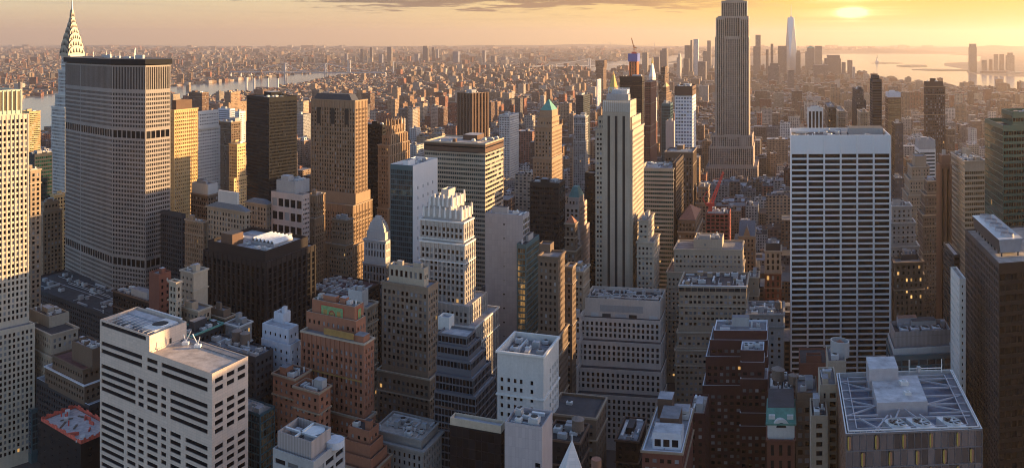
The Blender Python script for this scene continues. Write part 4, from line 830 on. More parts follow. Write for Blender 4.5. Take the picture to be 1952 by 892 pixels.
# -- foreground glass box with an open roof of trusses and fans
def truss_roof_tower():
    Z = 300; r, b, rf = bld('glass_tower', 'faceted glass office tower with an open roof of trusses, fans and a plant room', 'office tower', Z, [(1594, 1612, 1873, 826, dict(par=5.5, n=0, roof='roof_dark'))], 'copper_fin', S(3.9, 5, .55, .45, .5, top=6, glass='win_dark'), S(6.2, 2.6, .94, .94, .2, top=.5, glass='win_smoke', m=.2, lo=0, mat='dark_mullion'), n=0, short='glass tower with the truss roof', pmat='metal_light')
    t = rf[0]; z = t.top; e = t.eb; nn = np.array([e[1], -e[0]]); nn = nn if nn @ t.C < 0 else -nn
    # angled copper fins on the front, staggered from row to row
    k = round((t.lb - .4) / 5.2); bw = (t.lb - .4) / k
    for row in range(3):
        for i in range(k // 2 + 1):
            v = .2 + bw * (2 * i + (row % 2)) + bw * .1
            if v > t.lb - 1: continue
            p = t.p(0, v); mb = MB(); z1 = z - .7 - row * 6.2; z0 = z1 - 5.6
            q = [p + nn * .1, p + e * .28 + nn * .55, p + e * 1.3 + nn * .1]
            mb.quads([[(*q[0], z0 + .8), (*q[1], z0), (*q[1], z1), (*q[0], z1 - .8)]], W('yellow_trim')); mb.quads([[(*q[1], z0), (*q[2], z0 + .8), (*q[2], z1 - .8), (*q[1], z1)]], W('copper_fin'))
            mb.build('angled_fin', r, b)
    # track round the edge
    mb = MB(); o = inset(t.poly, 1.0); i2 = inset(t.poly, 4.2)
    for a in range(4): mb.quads([[(*o[a], z - .9), (*o[(a + 1) % 4], z - .9), (*i2[(a + 1) % 4], z - .9), (*i2[a], z - .9)]], W('slate_blue')) if a in (0, 2) else None
    for pl, zz, m in ((inset(t.poly, 4.3), z - .4, 'steel_paint'), (inset(t.poly, 1.1), z + .35, 'metal_light')):
        for a in range(4): mb.bar((*pl[a], zz), (*pl[(a + 1) % 4], zz), .35, W(m))
    mb.build('maintenance_track', r, b)
    mb = MB(); ri = inset(t.poly, 1.1)
    for a in range(4):
        for j in range(22): p = ri[a] + (ri[(a + 1) % 4] - ri[a]) * j / 22; mb.bar((*p, z - .6), (*p, z + .4), .14, W('metal_light'))
    mb.build('guard_rail', r, b)
    # deck below and the plant room
    mb = MB(); mb.prism(t.frect(.20, .97, .05, .95), t.z, t.z + .6, W('roof_blue')); mb.build('roof_deck', r, b)
    mb = MB(); mb.prism(t.frect(.34, .80, .27, .66), t.z + .6, z + 2.6, W('steel_paint'), capm=W('roof_white')); pr = mb.build('plant_room', r, b)
    mb = MB(); mb.prism(t.frect(.72, .96, .25, .49), t.z + .6, z + 7.5, W('steel_paint'), capm=W('roof_white')); mb.build('stair_tower', r, b)
    for fu, fv, s in ((.63, .52, 1.6), (.46, .52, 1.3)):
        c = t.f(fu, fv); mb = MB(); mb.box(c, s * 2, s * 1.5, z + 2.6, z + 2.6 + s, W('metal_light')); mb.cyl(c + np.array([.3, .5]), s * .5, s * .5, z + 2.6 + s, z + 3 + s, W('unit'), 10); mb.build('air_handler', r, b)
    # trusses from the room to the edge
    mb = MB(); zc = z - .8
    for fu in (.28, .42, .56, .70, .86):
        mb.bar((*t.f(fu, .02), zc), (*t.f(fu, .27), zc), .55, W('steel_paint'), .7); mb.bar((*t.f(fu, .66), zc), (*t.f(fu, .98), zc), .55, W('steel_paint'), .7)
    for (a, c_) in (((.28, .02), (.42, .27)), ((.56, .02), (.42, .27)), ((.86, .02), (.70, .27)), ((.28, .98), (.42, .66)), ((.56, .98), (.42, .66)), ((.70, .98), (.86, .66)), ((.10, .35), (.34, .44)), ((.10, .62), (.34, .48)), ((.02, .2), (.25, .34)), ((.02, .36), (.25, .36)), ((.02, .70), (.25, .58)), ((.02, .30), (.22, .12))):
        mb.bar((*t.f(*a), zc - .1), (*t.f(*c_), zc + (.1 if a[0] > .2 else .6)), .5, W('steel_paint'), .6)
    mb.bar((*t.f(.22, .04), zc), (*t.f(.22, .96), zc), .6, W('steel_paint'), .8); mb.build('roof_truss', r, b)
    for fv in (.39, .57, .80):
        c = t.f(.125, fv); mb = MB(); w = 6.6; ang = math.atan2(e[1], e[0]); mb.box(c, w * 1.1, w * 1.25, t.z, z - .3, W('metal_light'), ang); fo = mb.build('cooling_unit', r, b)
        mb = MB(); mb.cyl(c, 3.1, 3.1, z - .29, z + .5, W('metal_light'), 24, cap=False); mb.cyl(c, 3.0, 3.0, z - .28, z - .2, W('black'), 24)
        fh = mb.build('fan_ring', fo, (0, 0, 0)); fh.location = (-b[0], -b[1], -b[2])
        mb = MB()
        for k_ in range(7):
            a = k_ * 2 * math.pi / 7; pr_ = [np.array([c[0] + rr * math.cos(a + da), c[1] + rr * math.sin(a + da)]) for rr, da in ((.6, 0), (2.85, -.07), (2.85, .22), (.6, .3))]
            mb.quads([[(*q, z + .25 + (.12 if j > 1 else -.1)) for j, q in enumerate(pr_)]], W('unit'))
        mb.cyl(c, .6, .5, z - .1, z + .5, W('metal_light'), 10); fb = mb.build('fan_blades', fo, (0, 0, 0)); fb.location = (-b[0], -b[1], -b[2])
    mb = MB(); p0, p1 = t.f(.97, .62), t.f(.97, .90)
    for p in (p0, p1): mb.bar((*p, z - .5), (*p, z + 5.5), .25, W('paint'))
    mb.bar((*p0, z + 1.6), (*p1, z + 1.6), .3, W('paint')); mb.bar((*(p0 * .7 + p1 * .3), z), (*(p0 * .7 + p1 * .3), z + 2.4), 1.4, W('unit')); mb.build('window_cleaning_rig', r, b)
truss_roof_tower()
# ================================================================ foreground and middle ground, left to centre
def banded_tower():
    Z = 356; P0 = pt(404, Z); l, rr = dirs(404); PL = along(P0, l, 190.5); PM = along(P0, l, 285); PR = along(P0, rr, 473)
    D = PL + PR - P0; zlo = zat(712, Z); zhi = zat(640, PM[1]); depth = PR - P0
    base = (*((PL + D) / 2), 0); r = empty('office_tower', base, 'large cream panelled tower with black window bands and a stepped flat roof', 'skyscraper'); wins = []
    fh = 3.72; zv = 40
    Ln = np.linalg.norm(P0 - PL); fM = np.linalg.norm(PM - PL) / Ln
    def segs(kind):
        if kind == 0: return [(.015, .405), (.45, .545), (.58, .965)]
        if kind == 1: return [(.015, .345), (.37, .42), (.45, .545), (.575, .62), (.655, .965)]
        return [(.015, .235), (.265, .345), (.37, .42), (.45, .545), (.575, .62), (.655, .745), (.785, .965)]
    # front wall: storeys shared by the low and the high part
    nlo = int((zlo - 3.6 - zv) / fh); bands = [(0, 3, 0), (3, 8, 1), (8, nlo, 2)]
    mb = MB(); zt = zlo - 2.2
    for a, bnd, kd in bands:
        z1 = zt - a * fh; z0 = zt - bnd * fh
        if z0 < zv: z0 = zt - nlo * fh
        if bnd == nlo: z0 = 0
        facade(mb, wins, PL, P0, z0, z1, S(fh, 5, 1, .54, .4, top=0, seg=segs(kd), glass='win_dark', lo=zv), W('cream_panel'), zv)
        facade(mb, wins, P0, PR, z0, z1, S(fh, 5, 1, .54, .4, top=0, seg=[(.08, .30), (.40, .61), (.70, .92)], glass='win_dark', lo=zv), W('cream_panel'), zv)
        facade(mb, wins, PR, D, z0, z1, S(fh, 9, .8, .42, .8, top=0, glass='win_dark'), W('cream_panel'), zv, True); facade(mb, wins, D, PL, z0, z1, S(fh, 9, .8, .42, .8, top=0, glass='win_dark'), W('cream_panel'), zv, True)
    for A, B in ((PL, P0), (P0, PR), (PR, D), (D, PL)): mb.quads([[(*A, zt), (*B, zt), (*B, zlo), (*A, zlo)]], W('cream_panel'))
    # upper block
    DM = PM + depth; up = [PL, PM, PM + depth * .995, D * 1.0]
    n_up = 2
    zu = zlo + .003
    facade(mb, wins, PL, PM, zu, zlo + n_up * fh, S(fh, 5, 1, .54, .4, top=0, seg=[(.03, .93)], glass='win_dark', lo=0), W('cream_panel'), 0)
    mb.quads([[(*PL, zlo + n_up * fh), (*PM, zlo + n_up * fh), (*PM, zhi), (*PL, zhi)]], W('cream_panel'))
    for A, B in ((PM, DM), (DM, D), (D, PL)): mb.quads([[(*A, zu), (*B, zu), (*B, zhi), (*A, zhi)]], W('cream_panel'))
    low = [PM, P0, PR, DM]; hi = [PL, PM, DM, D]
    for poly, z, par in ((low, zlo, .7), (hi, zhi, 4.5)):
        inn = inset(poly, .5)
        for i in range(4):
            j = (i + 1) % 4; mb.quads([[(*poly[i], z), (*poly[j], z), (*inn[j], z), (*inn[i], z)], [(*inn[i], z), (*inn[j], z), (*inn[j], z - par), (*inn[i], z - par)]], W('cream_panel'))
    mb.build('facade', r, base)
    for poly, z, m in ((low, zlo - .7, 'roof_tan'), (hi, zhi - 4.5, 'roof_dark')): mb = MB(); mb.fan([(*p, z) for p in inset(poly, .5)], W(m)); mb.build('roof', r, base)
    emit_windows(r, base, wins, 100)
    t = Roof(hi, zhi - 4.5); 
    add_unit(r, base, t, 3, 5, 10, 14, 4.6, 'metal_light', 'cooling_unit', fan=True); add_unit(r, base, t, 15, 8, t.la - 18, 11, 3.6, 'roof_white', 'bulkhead', capm='roof_light')
    add_unit(r, base, t, 5, 22, t.la - 12, 1.2, 4.8, 'metal_light', 'air_duct'); add_unit(r, base, t, 2, t.lb - 8, t.la - 5, 5, 4.2, 'roof_light', 'plant_deck', capm='roof_light'); add_unit(r, base, t, t.la * .55, 1.5, 6, 5, 3, 'unit', 'air_handler', fan=True)
    mb = MB()
    for i in range(10): mb.bar((*t.f(.08 + .09 * i, .06), t.z), (*t.f(.08 + .09 * i, .06), t.z + 4.8), .18, W('metal_light')); mb.bar((*t.f(.08 + .09 * i, .06), t.z + 4.6), (*t.f(.08 + .09 * i, .55), t.z + 4.6), .2, W('metal_light'))
    mb.build('steel_frame', r, base)
    t = Roof(low, zlo - .7); mb = MB(); mb.prism(t.rect(.8, t.la - .8, t.lb - 4, t.lb - .8), t.z, t.z + .5, W('roof_grey')); mb.build('walkway', r, base)
    for u, v, a in ((t.la - 7, t.lb - 6, 1), (t.la - 15, t.lb - 5, -1)):
        mb = MB(); c = t.p(u, v); mb.box(c, 3, 2, t.z + .2, t.z + 1.6, W('paint')); mb.bar((*c, t.z + 1.5), (c[0] + 2.5 * a, c[1], t.z + 6.5), .35, W('paint')); mb.bar((*c, t.z + 1.5), (c[0] - 1 * a, c[1], t.z + 5), .3, W('paint')); mb.build('cleaning_crane', r, base)
    mb = MB(); p = along(PM, depth, 323); q = depth / np.linalg.norm(depth); nn = np.array([q[1], -q[0]]); mb.prism([p + nn * .1, p + q * 1.2 + nn * .1, p + q * 1.2 - nn * .2, p - nn * .2], zlo + .01, zlo + 2.4, W('black')); mb.build('roof_door', r, base)
    HEROES.append((190, 473, 640, 'cream tower with the black bands', Z)); a = np.array([PL, P0, PR, D]); BOXES.append((a[:, 0].min() - 3, a[:, 0].max() + 3, a[:, 1].min() - 3, a[:, 1].max() + 3))
banded_tower()
DK = S(3.7, 3, .5, .5, .35, glass='win_dark')
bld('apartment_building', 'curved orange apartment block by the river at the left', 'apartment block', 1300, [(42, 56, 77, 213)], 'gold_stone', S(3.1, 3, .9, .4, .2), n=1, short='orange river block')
bld('office_tower', 'dark green glass block behind the tan tower at the left', 'office tower', 800, [(48, 66, 100, 294)], 'dark_grey', S(3.7, 2, .85, .6, .1, glass='win_green'), n=3, short='dark green glass block', roof='roof_dark')
bld('office_tower', 'tan tower with small windows right of the lit cream tower', 'office tower', 620, [(44, 58, 78, 324)], 'tan', SB, n=2, short='tan tower')
bld('office_building', 'brown building with a sunlit crown left of the eight sided grey slab', 'building', 740, [(72, 84, 112, 386, dict(n=3)), (70, 82, 118, 404)], 'buff_brick', SB, n=3, short='brown building with the sunlit crown')
bld('office_building', 'small orange lit building tucked against the eight sided grey slab', 'building', 800, [(96, 103, 127, 372)], 'gold_stone', SB, n=2, short='small orange lit building')
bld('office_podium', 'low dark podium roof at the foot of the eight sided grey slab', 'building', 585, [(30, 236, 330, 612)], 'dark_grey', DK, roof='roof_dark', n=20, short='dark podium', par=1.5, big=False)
bld('office_building', 'tan brick building with white cooling units on its roof, left of the banded cream tower', 'building', 505, [(56, 94, 132, 604, dict(sl=BLANK, sr=BLANK, Z=517, n=6)), (54, 98, 149, 638, dict(corn=(1, .6), n=4)), (50, 98, 152, 680)], 'beige', S(3.7, 3.2, .52, .6, .4, glass='win_blind'), roof='roof_dark', n=6, short='tan building with cooling units')
bld('office_building', 'stepped dark building with a maroon roof and pale cornices, left of the banded cream tower', 'building', 472, [(137, 176, 206, 666, dict(sl=BLANK, sr=BLANK, n=8, roof='roof_light')), (100, 158, 202, 704, dict(roof='roof_red', corn=(.5, .8))), (86, 161, 214, 734, dict(corn=(.7, .6), pmat='trim_white', roof='roof_tan')), (69, 170, 228, 772, dict(wall='dark_grey', roof='roof_light', pmat='trim_white'))], 'brown_brick', DK, n=8, big=False, short='stepped building with the maroon roof')
def net_site():
    r, b, rf = bld('unfinished_building', 'building under construction wrapped in dark netting with red edge nets on its deck', 'building', 425, [(77, 154, 222, 847, dict(par=.1, n=0, roof='conc_deck'))], 'dark_clad', S(3.6, 8, .2, .2, .1, glass='win_dark'), n=0, short='netted construction site')
    t = rf[0]; mb = MB()
    for i in range(4):
        a, c = inset(t.poly, .3)[i], inset(t.poly, .3)[(i + 1) % 4]; nn = c - a; nn = np.array([nn[1], -nn[0]]) / np.linalg.norm(nn)
        for j in range(14):
            p, q = a + (c - a) * j / 14, a + (c - a) * (j + .93) / 14; h = 1.7 + .5 * ((j * 7 + i) % 3); mb.prism([p, q, q + nn * .1, p + nn * .1][::-1], t.z + .05, t.z + h, W('net_red'))
    mb.build('edge_net', r, b)
    rg = random.Random(3)
    for i in range(18):
        f = (rg.uniform(.05, .9), rg.uniform(.08, .92)); c = t.f(*f); mb = MB(); k = i % 4
        if k == 0: mb.box(c, rg.uniform(2, 6), .6, t.z + .02, t.z + rg.uniform(.8, 1.8), W('net_red'), rg.uniform(0, 3))
        elif k == 1: mb.box(c, rg.uniform(2, 4), rg.uniform(2, 4), t.z + .02, t.z + rg.uniform(.5, 2.5), W('conc_light'), .5)
        elif k == 2: mb.bar((*c, t.z), (*c, t.z + 3), .5, W('crane_red'))
        else: mb.box(c, rg.uniform(3, 8), 1, t.z + .02, t.z + .5, W('tank_wood'), rg.uniform(0, 3))
        mb.build('building_material', r, b)
net_site()
bld('office_tower', 'dark slab with blank front between the grey slab and the pier fronted building', 'office tower', 640, [(306, 347, 354, 409)], 'dark_grey', S(3.7, 2.5, .6, .6, .15, glass='win_dark'), n=2, roof='roof_light', short='dark blank slab')
bld('office_building', 'tan building with tall piers and a pale roof below the golden tower', 'building', 615, [(353, 388, 399, 424)], 'buff_brick', PIER, roof='roof_white', n=2, short='pier fronted tan building')
bld('office_building', 'brown building with a white tank house, below the golden tower', 'building', 710, [(366, 396, 415, 352, dict(wall='conc_light', sl=BLANK, sr=BLANK, n=1)), (364, 396, 417, 372)], 'brown_brick', SB, n=2, short='brown building with the white tank house')
def hip_block(nm, label, Z, tiers, y_r, short, mech=True):
    r, b, rf = bld(nm, label, 'building', Z, tiers, 'tan', S(3.8, 3.2, .5, .6, .4), n=0, short=short, par=.3, corn=(1, 1))
    t = rf[0]; mb = MB(); mb.roof(t.frect(-.02, 1.02, -.02, 1.02), t.top + .05, .55, zat(y_r, t.C[1] + 12), W('slate_blue')); mb.build('hipped_roof', r, b)
    if mech: mb = MB(); mb.prism(t.frect(.25, .75, .3, .75), t.top, zat(362, t.C[1] + 20), W('conc_light'), capm=W('roof_light')); mb.build('bulkhead', r, b)
hip_block('office_building', 'tan stone block with a blue grey hipped roof and a concrete bulkhead', 595, [(395, 468, 477, 404)], 388, 'hip roofed tan block')
hip_block('office_building', 'second tan block with a hipped roof, right of the one with the bulkhead', 645, [(468, 508, 519, 390)], 378, 'second hip roofed block', False)
def brown_block():
    r, b, rf = bld('office_block', 'dark brown glass office block with skylights and plant on its flat roof', 'office block', 500, [(396, 506, 587, 479, dict(par=2.2, n=8, big=False)), (387, 508, 602, 500, dict(Z=496))], 'dark_brown', S(3.9, 4.6, .62, .84, .5, top=4, glass='win_dark', fin=(1.5, .3)), S(3.9, 4.6, .62, .84, .5, top=4, glass='win_dark', fin=(1.5, .3)), roof='roof_light', n=8, corn=0, short='dark brown block with skylights')
    t = rf[0]; add_unit(r, b, t, t.la * .62, 3, t.la * .2, 10, 7.5, 'brown', 'bulkhead', capm='roof_dark'); mb = MB()
    for i in range(6):
        u = t.la * (.12 + .065 * i); q = t.rect(u, u + t.la * .06, t.lb * .35, t.lb * .8); z = t.z + 2.2; m = (q[0] + q[1]) / 2, (q[2] + q[3]) / 2
        mb.quads([[(*q[1], z), (*q[2], z), (*m[1], z + 2.2), (*m[0], z + 2.2)], [(*m[0], z + 2.2), (*m[1], z + 2.2), (*q[3], z), (*q[0], z)]], W('metal_light')); mb.prism(q, t.z, z, W('conc_grey'))
    mb.build('skylight', r, b)
brown_block()
bld('office_building', 'dome topped pale building with columns, right of the tall brown tower', 'building', 640, [(699, 734, 744, 444, dict(n=0, par=.3)), (694, 735, 748, 460, dict(corn=(1.2, 1))), (692, 735, 750, 505, dict(wall='grey_stone'))], 'conc_light', S(6, 2.8, .5, .75, .6, top=2), n=0, short='dome topped pale building')
def step_dome():
    r, b, rf = list(b_roofs.values())[-1]; t = rf[0]; mb = MB(); c = sum(t.poly) / 4
    for i in range(7):
        f = math.cos(i / 7 * 1.45) * .86; g = math.cos((i + 1) / 7 * 1.45) * .86; h = (zat(415, 640) - t.top) / 7; pl = [c + (p - c) * f for p in t.poly]; mb.prism(pl, t.top - .2 + i * h, t.top + (i + 1) * h - .1, W('conc_light'))
    mb.build('stepped_dome', r, b)
step_dome()
bld('office_building', 'low building covered in roof scaffolding behind the orange brick tower', 'building', 575, [(585, 672, 724, 566)], 'dark_brown', DK, n=22, roof='roof_red', big=False, short='low scaffolded roof')
bld('office_building', 'beige building with grey plant boxes behind the orange brick tower', 'building', 470, [(664, 690, 702, 556, dict(sl=BLANK, sr=BLANK, wall='conc_light', n=3)), (640, 700, 720, 586)], 'tan', SB, n=3, short='beige building with plant boxes')
bld('office_building', 'dark mansard roofed building with pale dormers below the grey slab', 'building', 525, [(938, 964, 972, 540, dict(wall='red_brick', sl=BLANK, sr=BLANK, n=0)), (905, 994, 1008, 580, dict(par=.2, corn=(1, .8), n=0))], 'grey_stone', S(3.8, 3.4, .5, .6, .4), n=0, short='mansard roofed building')
def mans():
    r, b, rf = list(b_roofs.values())[-1]; t = rf[1]; mb = MB(); mb.roof(t.poly, t.top + .05, .72, t.top + 8, W('slate')); mb.build('mansard_roof', r, b)
mans()
# -- roofs between the slab and the orange tower
bld('brick_building', 'reddish brown slab with small roof huts, above the banded cream tower', 'building', 455, [(284, 303, 326, 523)], 'red_brick', BLANK, S(3.6, 3.5, .4, .5, .3), n=2, tank=1, short='reddish brown slab')
bld('office_building', 'narrow beige building between the reddish brown slab and the blank brick building', 'building', 448, [(322, 336, 346, 538)], 'beige', SB, n=2, short='narrow beige building')
bld('brick_building', 'beige building with a blank red brick side and a green tank house', 'building', 470, [(344, 369, 396, 520)], 'beige', S(3.7, 3.4, .34, .45, .3), BLANK, n=4, tank=1, short='blank brick sided building')
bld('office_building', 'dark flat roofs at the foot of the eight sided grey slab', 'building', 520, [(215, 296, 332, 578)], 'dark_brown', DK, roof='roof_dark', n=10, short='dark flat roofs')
bld('office_building', 'small tan building with roof tanks, right behind the banded cream tower', 'building', 450, [(352, 366, 378, 577, dict(sl=BLANK, sr=BLANK, n=1)), (343, 378, 402, 592)], 'tan', SB, n=4, tank=1, short='small tan building with tanks')
bld('office_building', 'grey brown building with stepped roof left of the twin water tanks', 'building', 455, [(401, 426, 440, 592), (399, 428, 447, 606)], 'brown_brick', SB, n=2, short='grey brown stepped roof')
bld('office_building', 'dark building with a green copper cornice behind the banded cream tower', 'building', 428, [(330, 364, 425, 640)], 'dark_grey', DK, roof='roof_dark', n=5, pmat='copper_green', corn=(.8, .8), short='green corniced building')
bld('office_building', 'low grey block with a pale flat roof near the twin water tanks', 'building', 440, [(430, 456, 480, 622)], 'grey_stone', SB, n=2, roof='roof_grey', short='low grey block')
def tank_block():
    r, b, rf = bld('office_building', 'dark brick building carrying twin water tanks and pale roof plant', 'building', 405, [(388, 487, 521, 681)], 'dark_grey', DK, roof='roof_grey', n=9, big=False, short='dark building with twin tanks'); t = rf[0]
    for x in (425, 441):
        p = along(t.C, t.a / t.a[1], x); water_tank(r, b, p + t.eb * 10, t.z, 2.6, 5, 1.5)
tank_block()
bld('office_building', 'pale blue grey building with a stepped plant tower, left of the orange brick tower', 'building', 425, [(522, 540, 554, 598, dict(sl=BLANK, sr=S(4, 3, .8, .5, .5, glass='win_dark'), n=3, Z=434)), (500, 550, 569, 628, dict(n=4)), (498, 553, 573, 658)], 'blue_white', S(3.8, 4.0, .32, .45, .3, glass='win_dark'), roof='roof_light', n=3, short='pale blue grey building')
bld('glass_tower', 'teal glass building with a tan roof beside the banded cream tower', 'office tower', 388, [(430, 496, 524, 790)], 'teal_frame', S(3.7, 1.8, .92, .8, .1, glass='win_teal', top=1), S(3.7, 1.8, .92, .8, .1, glass='win_gold', top=1), roof='roof_tan', n=4, short='teal glass building')
def orange_tower():
    O = S(3.45, 3.0, .44, .56, .4, top=3, glass='win_blind')
    r, b, rf = bld('brick_tower', 'orange brick tower with a green and red mosaic panel under its stepped crown', 'skyscraper', 405,
        [(595, 676, 693, 585, dict(n=6, Z=411, sl=S(12, 4.6, .42, .86, .6, top=10.5), sr=S(12, 5, .3, .86, .6, top=10.5))), (584, 679, 697, 612, dict(Z=408)), (574, 694, 713, 655, dict(corn=(.8, .5), sl=S(3.45, 2.9, .46, .6, .4, top=5, glass='win_blind', fin=(.9, .35)), sr=O)), (572, 697, 716, 800)], 'orange_brick', O, n=6, short='orange brick tower', pmat='limestone', roof='roof_grey')
    t = rf[0]; e = t.ea; nn = np.array([-e[1], e[0]]); nn = nn if nn @ t.C < 0 else -nn
    def panel(fc, a0, a1, zt, zb, o, m, nm='mosaic_panel', ax='a'):
        p = (lambda f: t.f(f, 0)) if ax == 'a' else (lambda f: t.f(0, f)); n2 = nn if ax == 'a' else nb; mb = MB(); q0, q1 = p(a0), p(a1)
        if ax == 'a': q0, q1 = q1, q0
        if a0 > a1: q0, q1 = q1, q0
        lo_, hi_ = (p(max(a0, a1)), p(min(a0, a1))) if ax == 'a' else (p(min(a0, a1)), p(max(a0, a1)))
        mb.prism([lo_ + n2 * o, hi_ + n2 * o, hi_ - n2 * .2, lo_ - n2 * .2], zb, zt, W(m)); return mb.build(nm, r, b)
    e2 = t.eb; nb = np.array([e2[1], -e2[0]]); nb = nb if nb @ (t.f(0, .5) - t.f(.5, .5)) > 0 else -nb
    z = t.top
    panel(0, .24, .80, z - 1.4, z - 8.2, .12, 'mosaic_red'); panel(0, .265, .775, z - 2.1, z - 7.5, .2, 'mosaic_green')
    mb = MB(); c = t.f(.52, 0) + nn * .25
    for r0, r1, m, o in ((2.3, 1.7, 'mosaic_red', .0), (1.5, .9, 'mosaic_gold', .0), (.7, .0, 'mosaic_red', 0)):
        for i in range(12):
            a0, a1 = math.pi * i / 12, math.pi * (i + 1) / 12; Q = lambda rr, a: (c[0] + e[0] * rr * math.cos(a) + nn[0] * o, c[1] + e[1] * rr * math.cos(a) + nn[1] * o, z - 7.3 + rr * math.sin(a) * 1.5)
            mb.quads([[Q(r0, a0), Q(r0, a1), Q(r1, a1), Q(r1, a0)]], W(m))
    mb.build('sunburst', r, b)
    for f0, f1 in ((.32, .40), (.64, .72)): panel(0, f0, f1, z - 4, z - 6.8, .26, 'mosaic_gold', 'mosaic_figure')
    panel(0, .3, .75, z - 1.4, z - 8.2, .12, 'mosaic_red', 'mosaic_panel', 'b'); panel(0, .36, .69, z - 2.1, z - 7.5, .2, 'mosaic_green', 'mosaic_panel', 'b'); panel(0, .46, .58, z - 3.6, z - 6.4, .26, 'mosaic_gold', 'mosaic_figure', 'b')
    t = rf[2]; e = t.ea; nn = np.array([-e[1], e[0]]); nn = nn if nn @ t.C < 0 else -nn; e2 = t.eb; nb = np.array([e2[1], -e2[0]]); nb = nb if nb @ (t.f(0, .5) - t.f(.5, .5)) > 0 else -nb
    panel(0, .16, .62, t.top + 3.8, t.top + .8, .5, 'mosaic_gold', 'gold_band'); panel(0, .02, .98, t.top - 18.5, t.top - 19.1, .6, 'mosaic_gold', 'string_course')
    t3 = rf[2]; add_unit(r, b, t3, 1, 1, 6, t3.lb * .6, 4, 'orange_brick', 'corner_turret', capm='roof_grey')
    bld('brick_building', 'orange brick wing with a dark flat roof left of the orange brick tower', 'building', 385, [(560, 608, 630, 748)], 'orange_brick', S(3.5, 3.4, .44, .5, .35, glass='win_blind'), roof='roof_dark', n=5, short='orange brick wing')
    bld('brick_building', 'lower orange brick building at the far left of the orange brick wing', 'building', 396, [(520, 562, 592, 722)], 'orange_brick', S(3.5, 3.4, .44, .5, .35, glass='win_blind'), roof='roof_dark', n=4, short='lower orange brick building')
    bld('brick_building', 'stepped orange brick terraces at the foot of the orange brick tower', 'building', 378, [(664, 704, 722, 822), (656, 706, 730, 850), (650, 708, 738, 876), (645, 708, 745, 900)], 'orange_brick', S(3.5, 3.4, .4, .5, .35), roof='roof_dark', n=1, short='stepped brick terraces')
orange_tower()
def mech_top():
    r, b, rf = bld('office_block', 'grey panelled plant box open at the top, standing before the orange brick wing', 'office block', 305, [(529, 593, 631, 842, dict(wall='corrugated', sl=BLANK, sr=BLANK, par=4.5, roof='roof_dark', n=3, big=False)), (520, 598, 658, 880, dict(wall='conc_grey', roof='roof_light'))], 'conc_grey', S(3.8, 6, .8, .5, .4), n=3, short='grey plant box'); t = rf[0]
    mb = MB(); c = t.f(.3, .68); mb.cyl(c, 4.2, 4.0, t.z, t.top - .6, W('metal_light'), 24); mb.build('round_tank', r, b); mb = MB(); mb.bar((*t.f(.02, .35), t.top - .5), (*t.f(.98, .35), t.top - .5), .8, W('metal_light')); mb.bar((*t.f(.5, .02), t.top - .5), (*t.f(.5, .98), t.top - .5), .8, W('metal_light')); mb.build('roof_beam', r, b)
    mb = MB(); c = rf[1].f(.05, .72); mb.cyl(c, 3.6, 3.6, rf[1].z, rf[1].z + 2.6, W('blue_white'), 20); mb.build('round_skylight', r, b)
mech_top()
bld('office_tower', 'grey brown brick tower with a pale penthouse, right of the orange brick tower', 'skyscraper', 445, [(741, 808, 817, 512, dict(wall='beige', n=3, sl=S(5, 3, .55, .7, .4, top=2), roof='roof_blue')), (728, 816, 835, 548, dict(corn=(1, .4), roof='roof_blue')), (720, 819, 844, 722)], 'tower_brown', S(3.6, 2.9, .56, .6, .4, top=3.5, glass='win_blind'), n=3, short='grey brown brick tower')
bld('glass_tower', 'stepped dark glass building with white mullions below the pale art deco tower', 'office tower', 410, [(835, 856, 866, 606, dict(Z=420, wall='conc_light', sl=BLANK, sr=BLANK, n=0)), (834, 890, 907, 642, dict(n=6)), (833, 893, 917, 664), (832, 898, 927, 690), (830, 902, 936, 722), (828, 907, 946, 757)], 'dark_mullion', S(3.6, 1.9, .86, .80, .2, top=.9, glass='win_dark', m=.2), roof='roof_light', n=2, short='stepped glass building')
bld('office_building', 'blank white limestone block with an open plant roof in the lower centre', 'office block', 362, [(948, 1036, 1065, 678, dict(par=3.5, n=6, big=False, roof='roof_grey'))], 'conc_light', S(3.9, 6.5, .16, .5, .5, top=11, glass='win_dark', seg=[(.07, .13), (.22, .28), (.36, .42), (.49, .55), (.72, .78)]), S(3.9, 3, .28, .55, .4, top=9, glass='win_dark', seg=[(.40, .46), (.58, .64), (.72, .78), (.86, .92)]), n=6, short='blank white block')
bld('office_building', 'white and pink glazed panel tower at the bottom centre with a dark roof', 'office tower', 302, [(962, 1033, 1053, 814, dict(n=6, roof='roof_grey', big=False))], 'pink_panel', S(7.4, 30, .2, .24, .4, seg=[(.82, .96)], top=11, glass='win_dark'), BLANK, n=6, short='pink panel tower')
bld('glass_tower', 'black glass building with a sunlit parapet at the bottom centre', 'office tower', 312, [(858, 955, 963, 812, dict(wall='limestone', sl=BLANK, sr=BLANK, z0=zat(826, 312), n=6, roof='roof_light')), (857.5, 955, 963.5, 826.3, dict(Z=312.6))], 'black_metal', S(3.8, 2.6, .97, .94, .06, top=.5, glass='win_dark', m=.1), n=6, roof='roof_light', short='black glass building')
bld('office_building', 'ornate grey building with a heavy cornice and a tan roof full of plant', 'building', 385, [(712, 803, 838, 838, dict(roof='roof_tan', n=12, big=False, corn=(.8, .5))), (709, 806, 842, 858, dict(corn=(1, 1.4)))], 'grey_stone', S(3.6, 2.8, .4, .6, .4, glass='win_dark'), n=12, short='ornate corniced building')
bld('brick_building', 'brown brick building with a cluttered roof right of the ornate corniced building', 'building', 400, [(830, 864, 886, 776)], 'dark_brown', DK, n=10, roof='roof_blue', tank=1, short='brown cluttered roof')
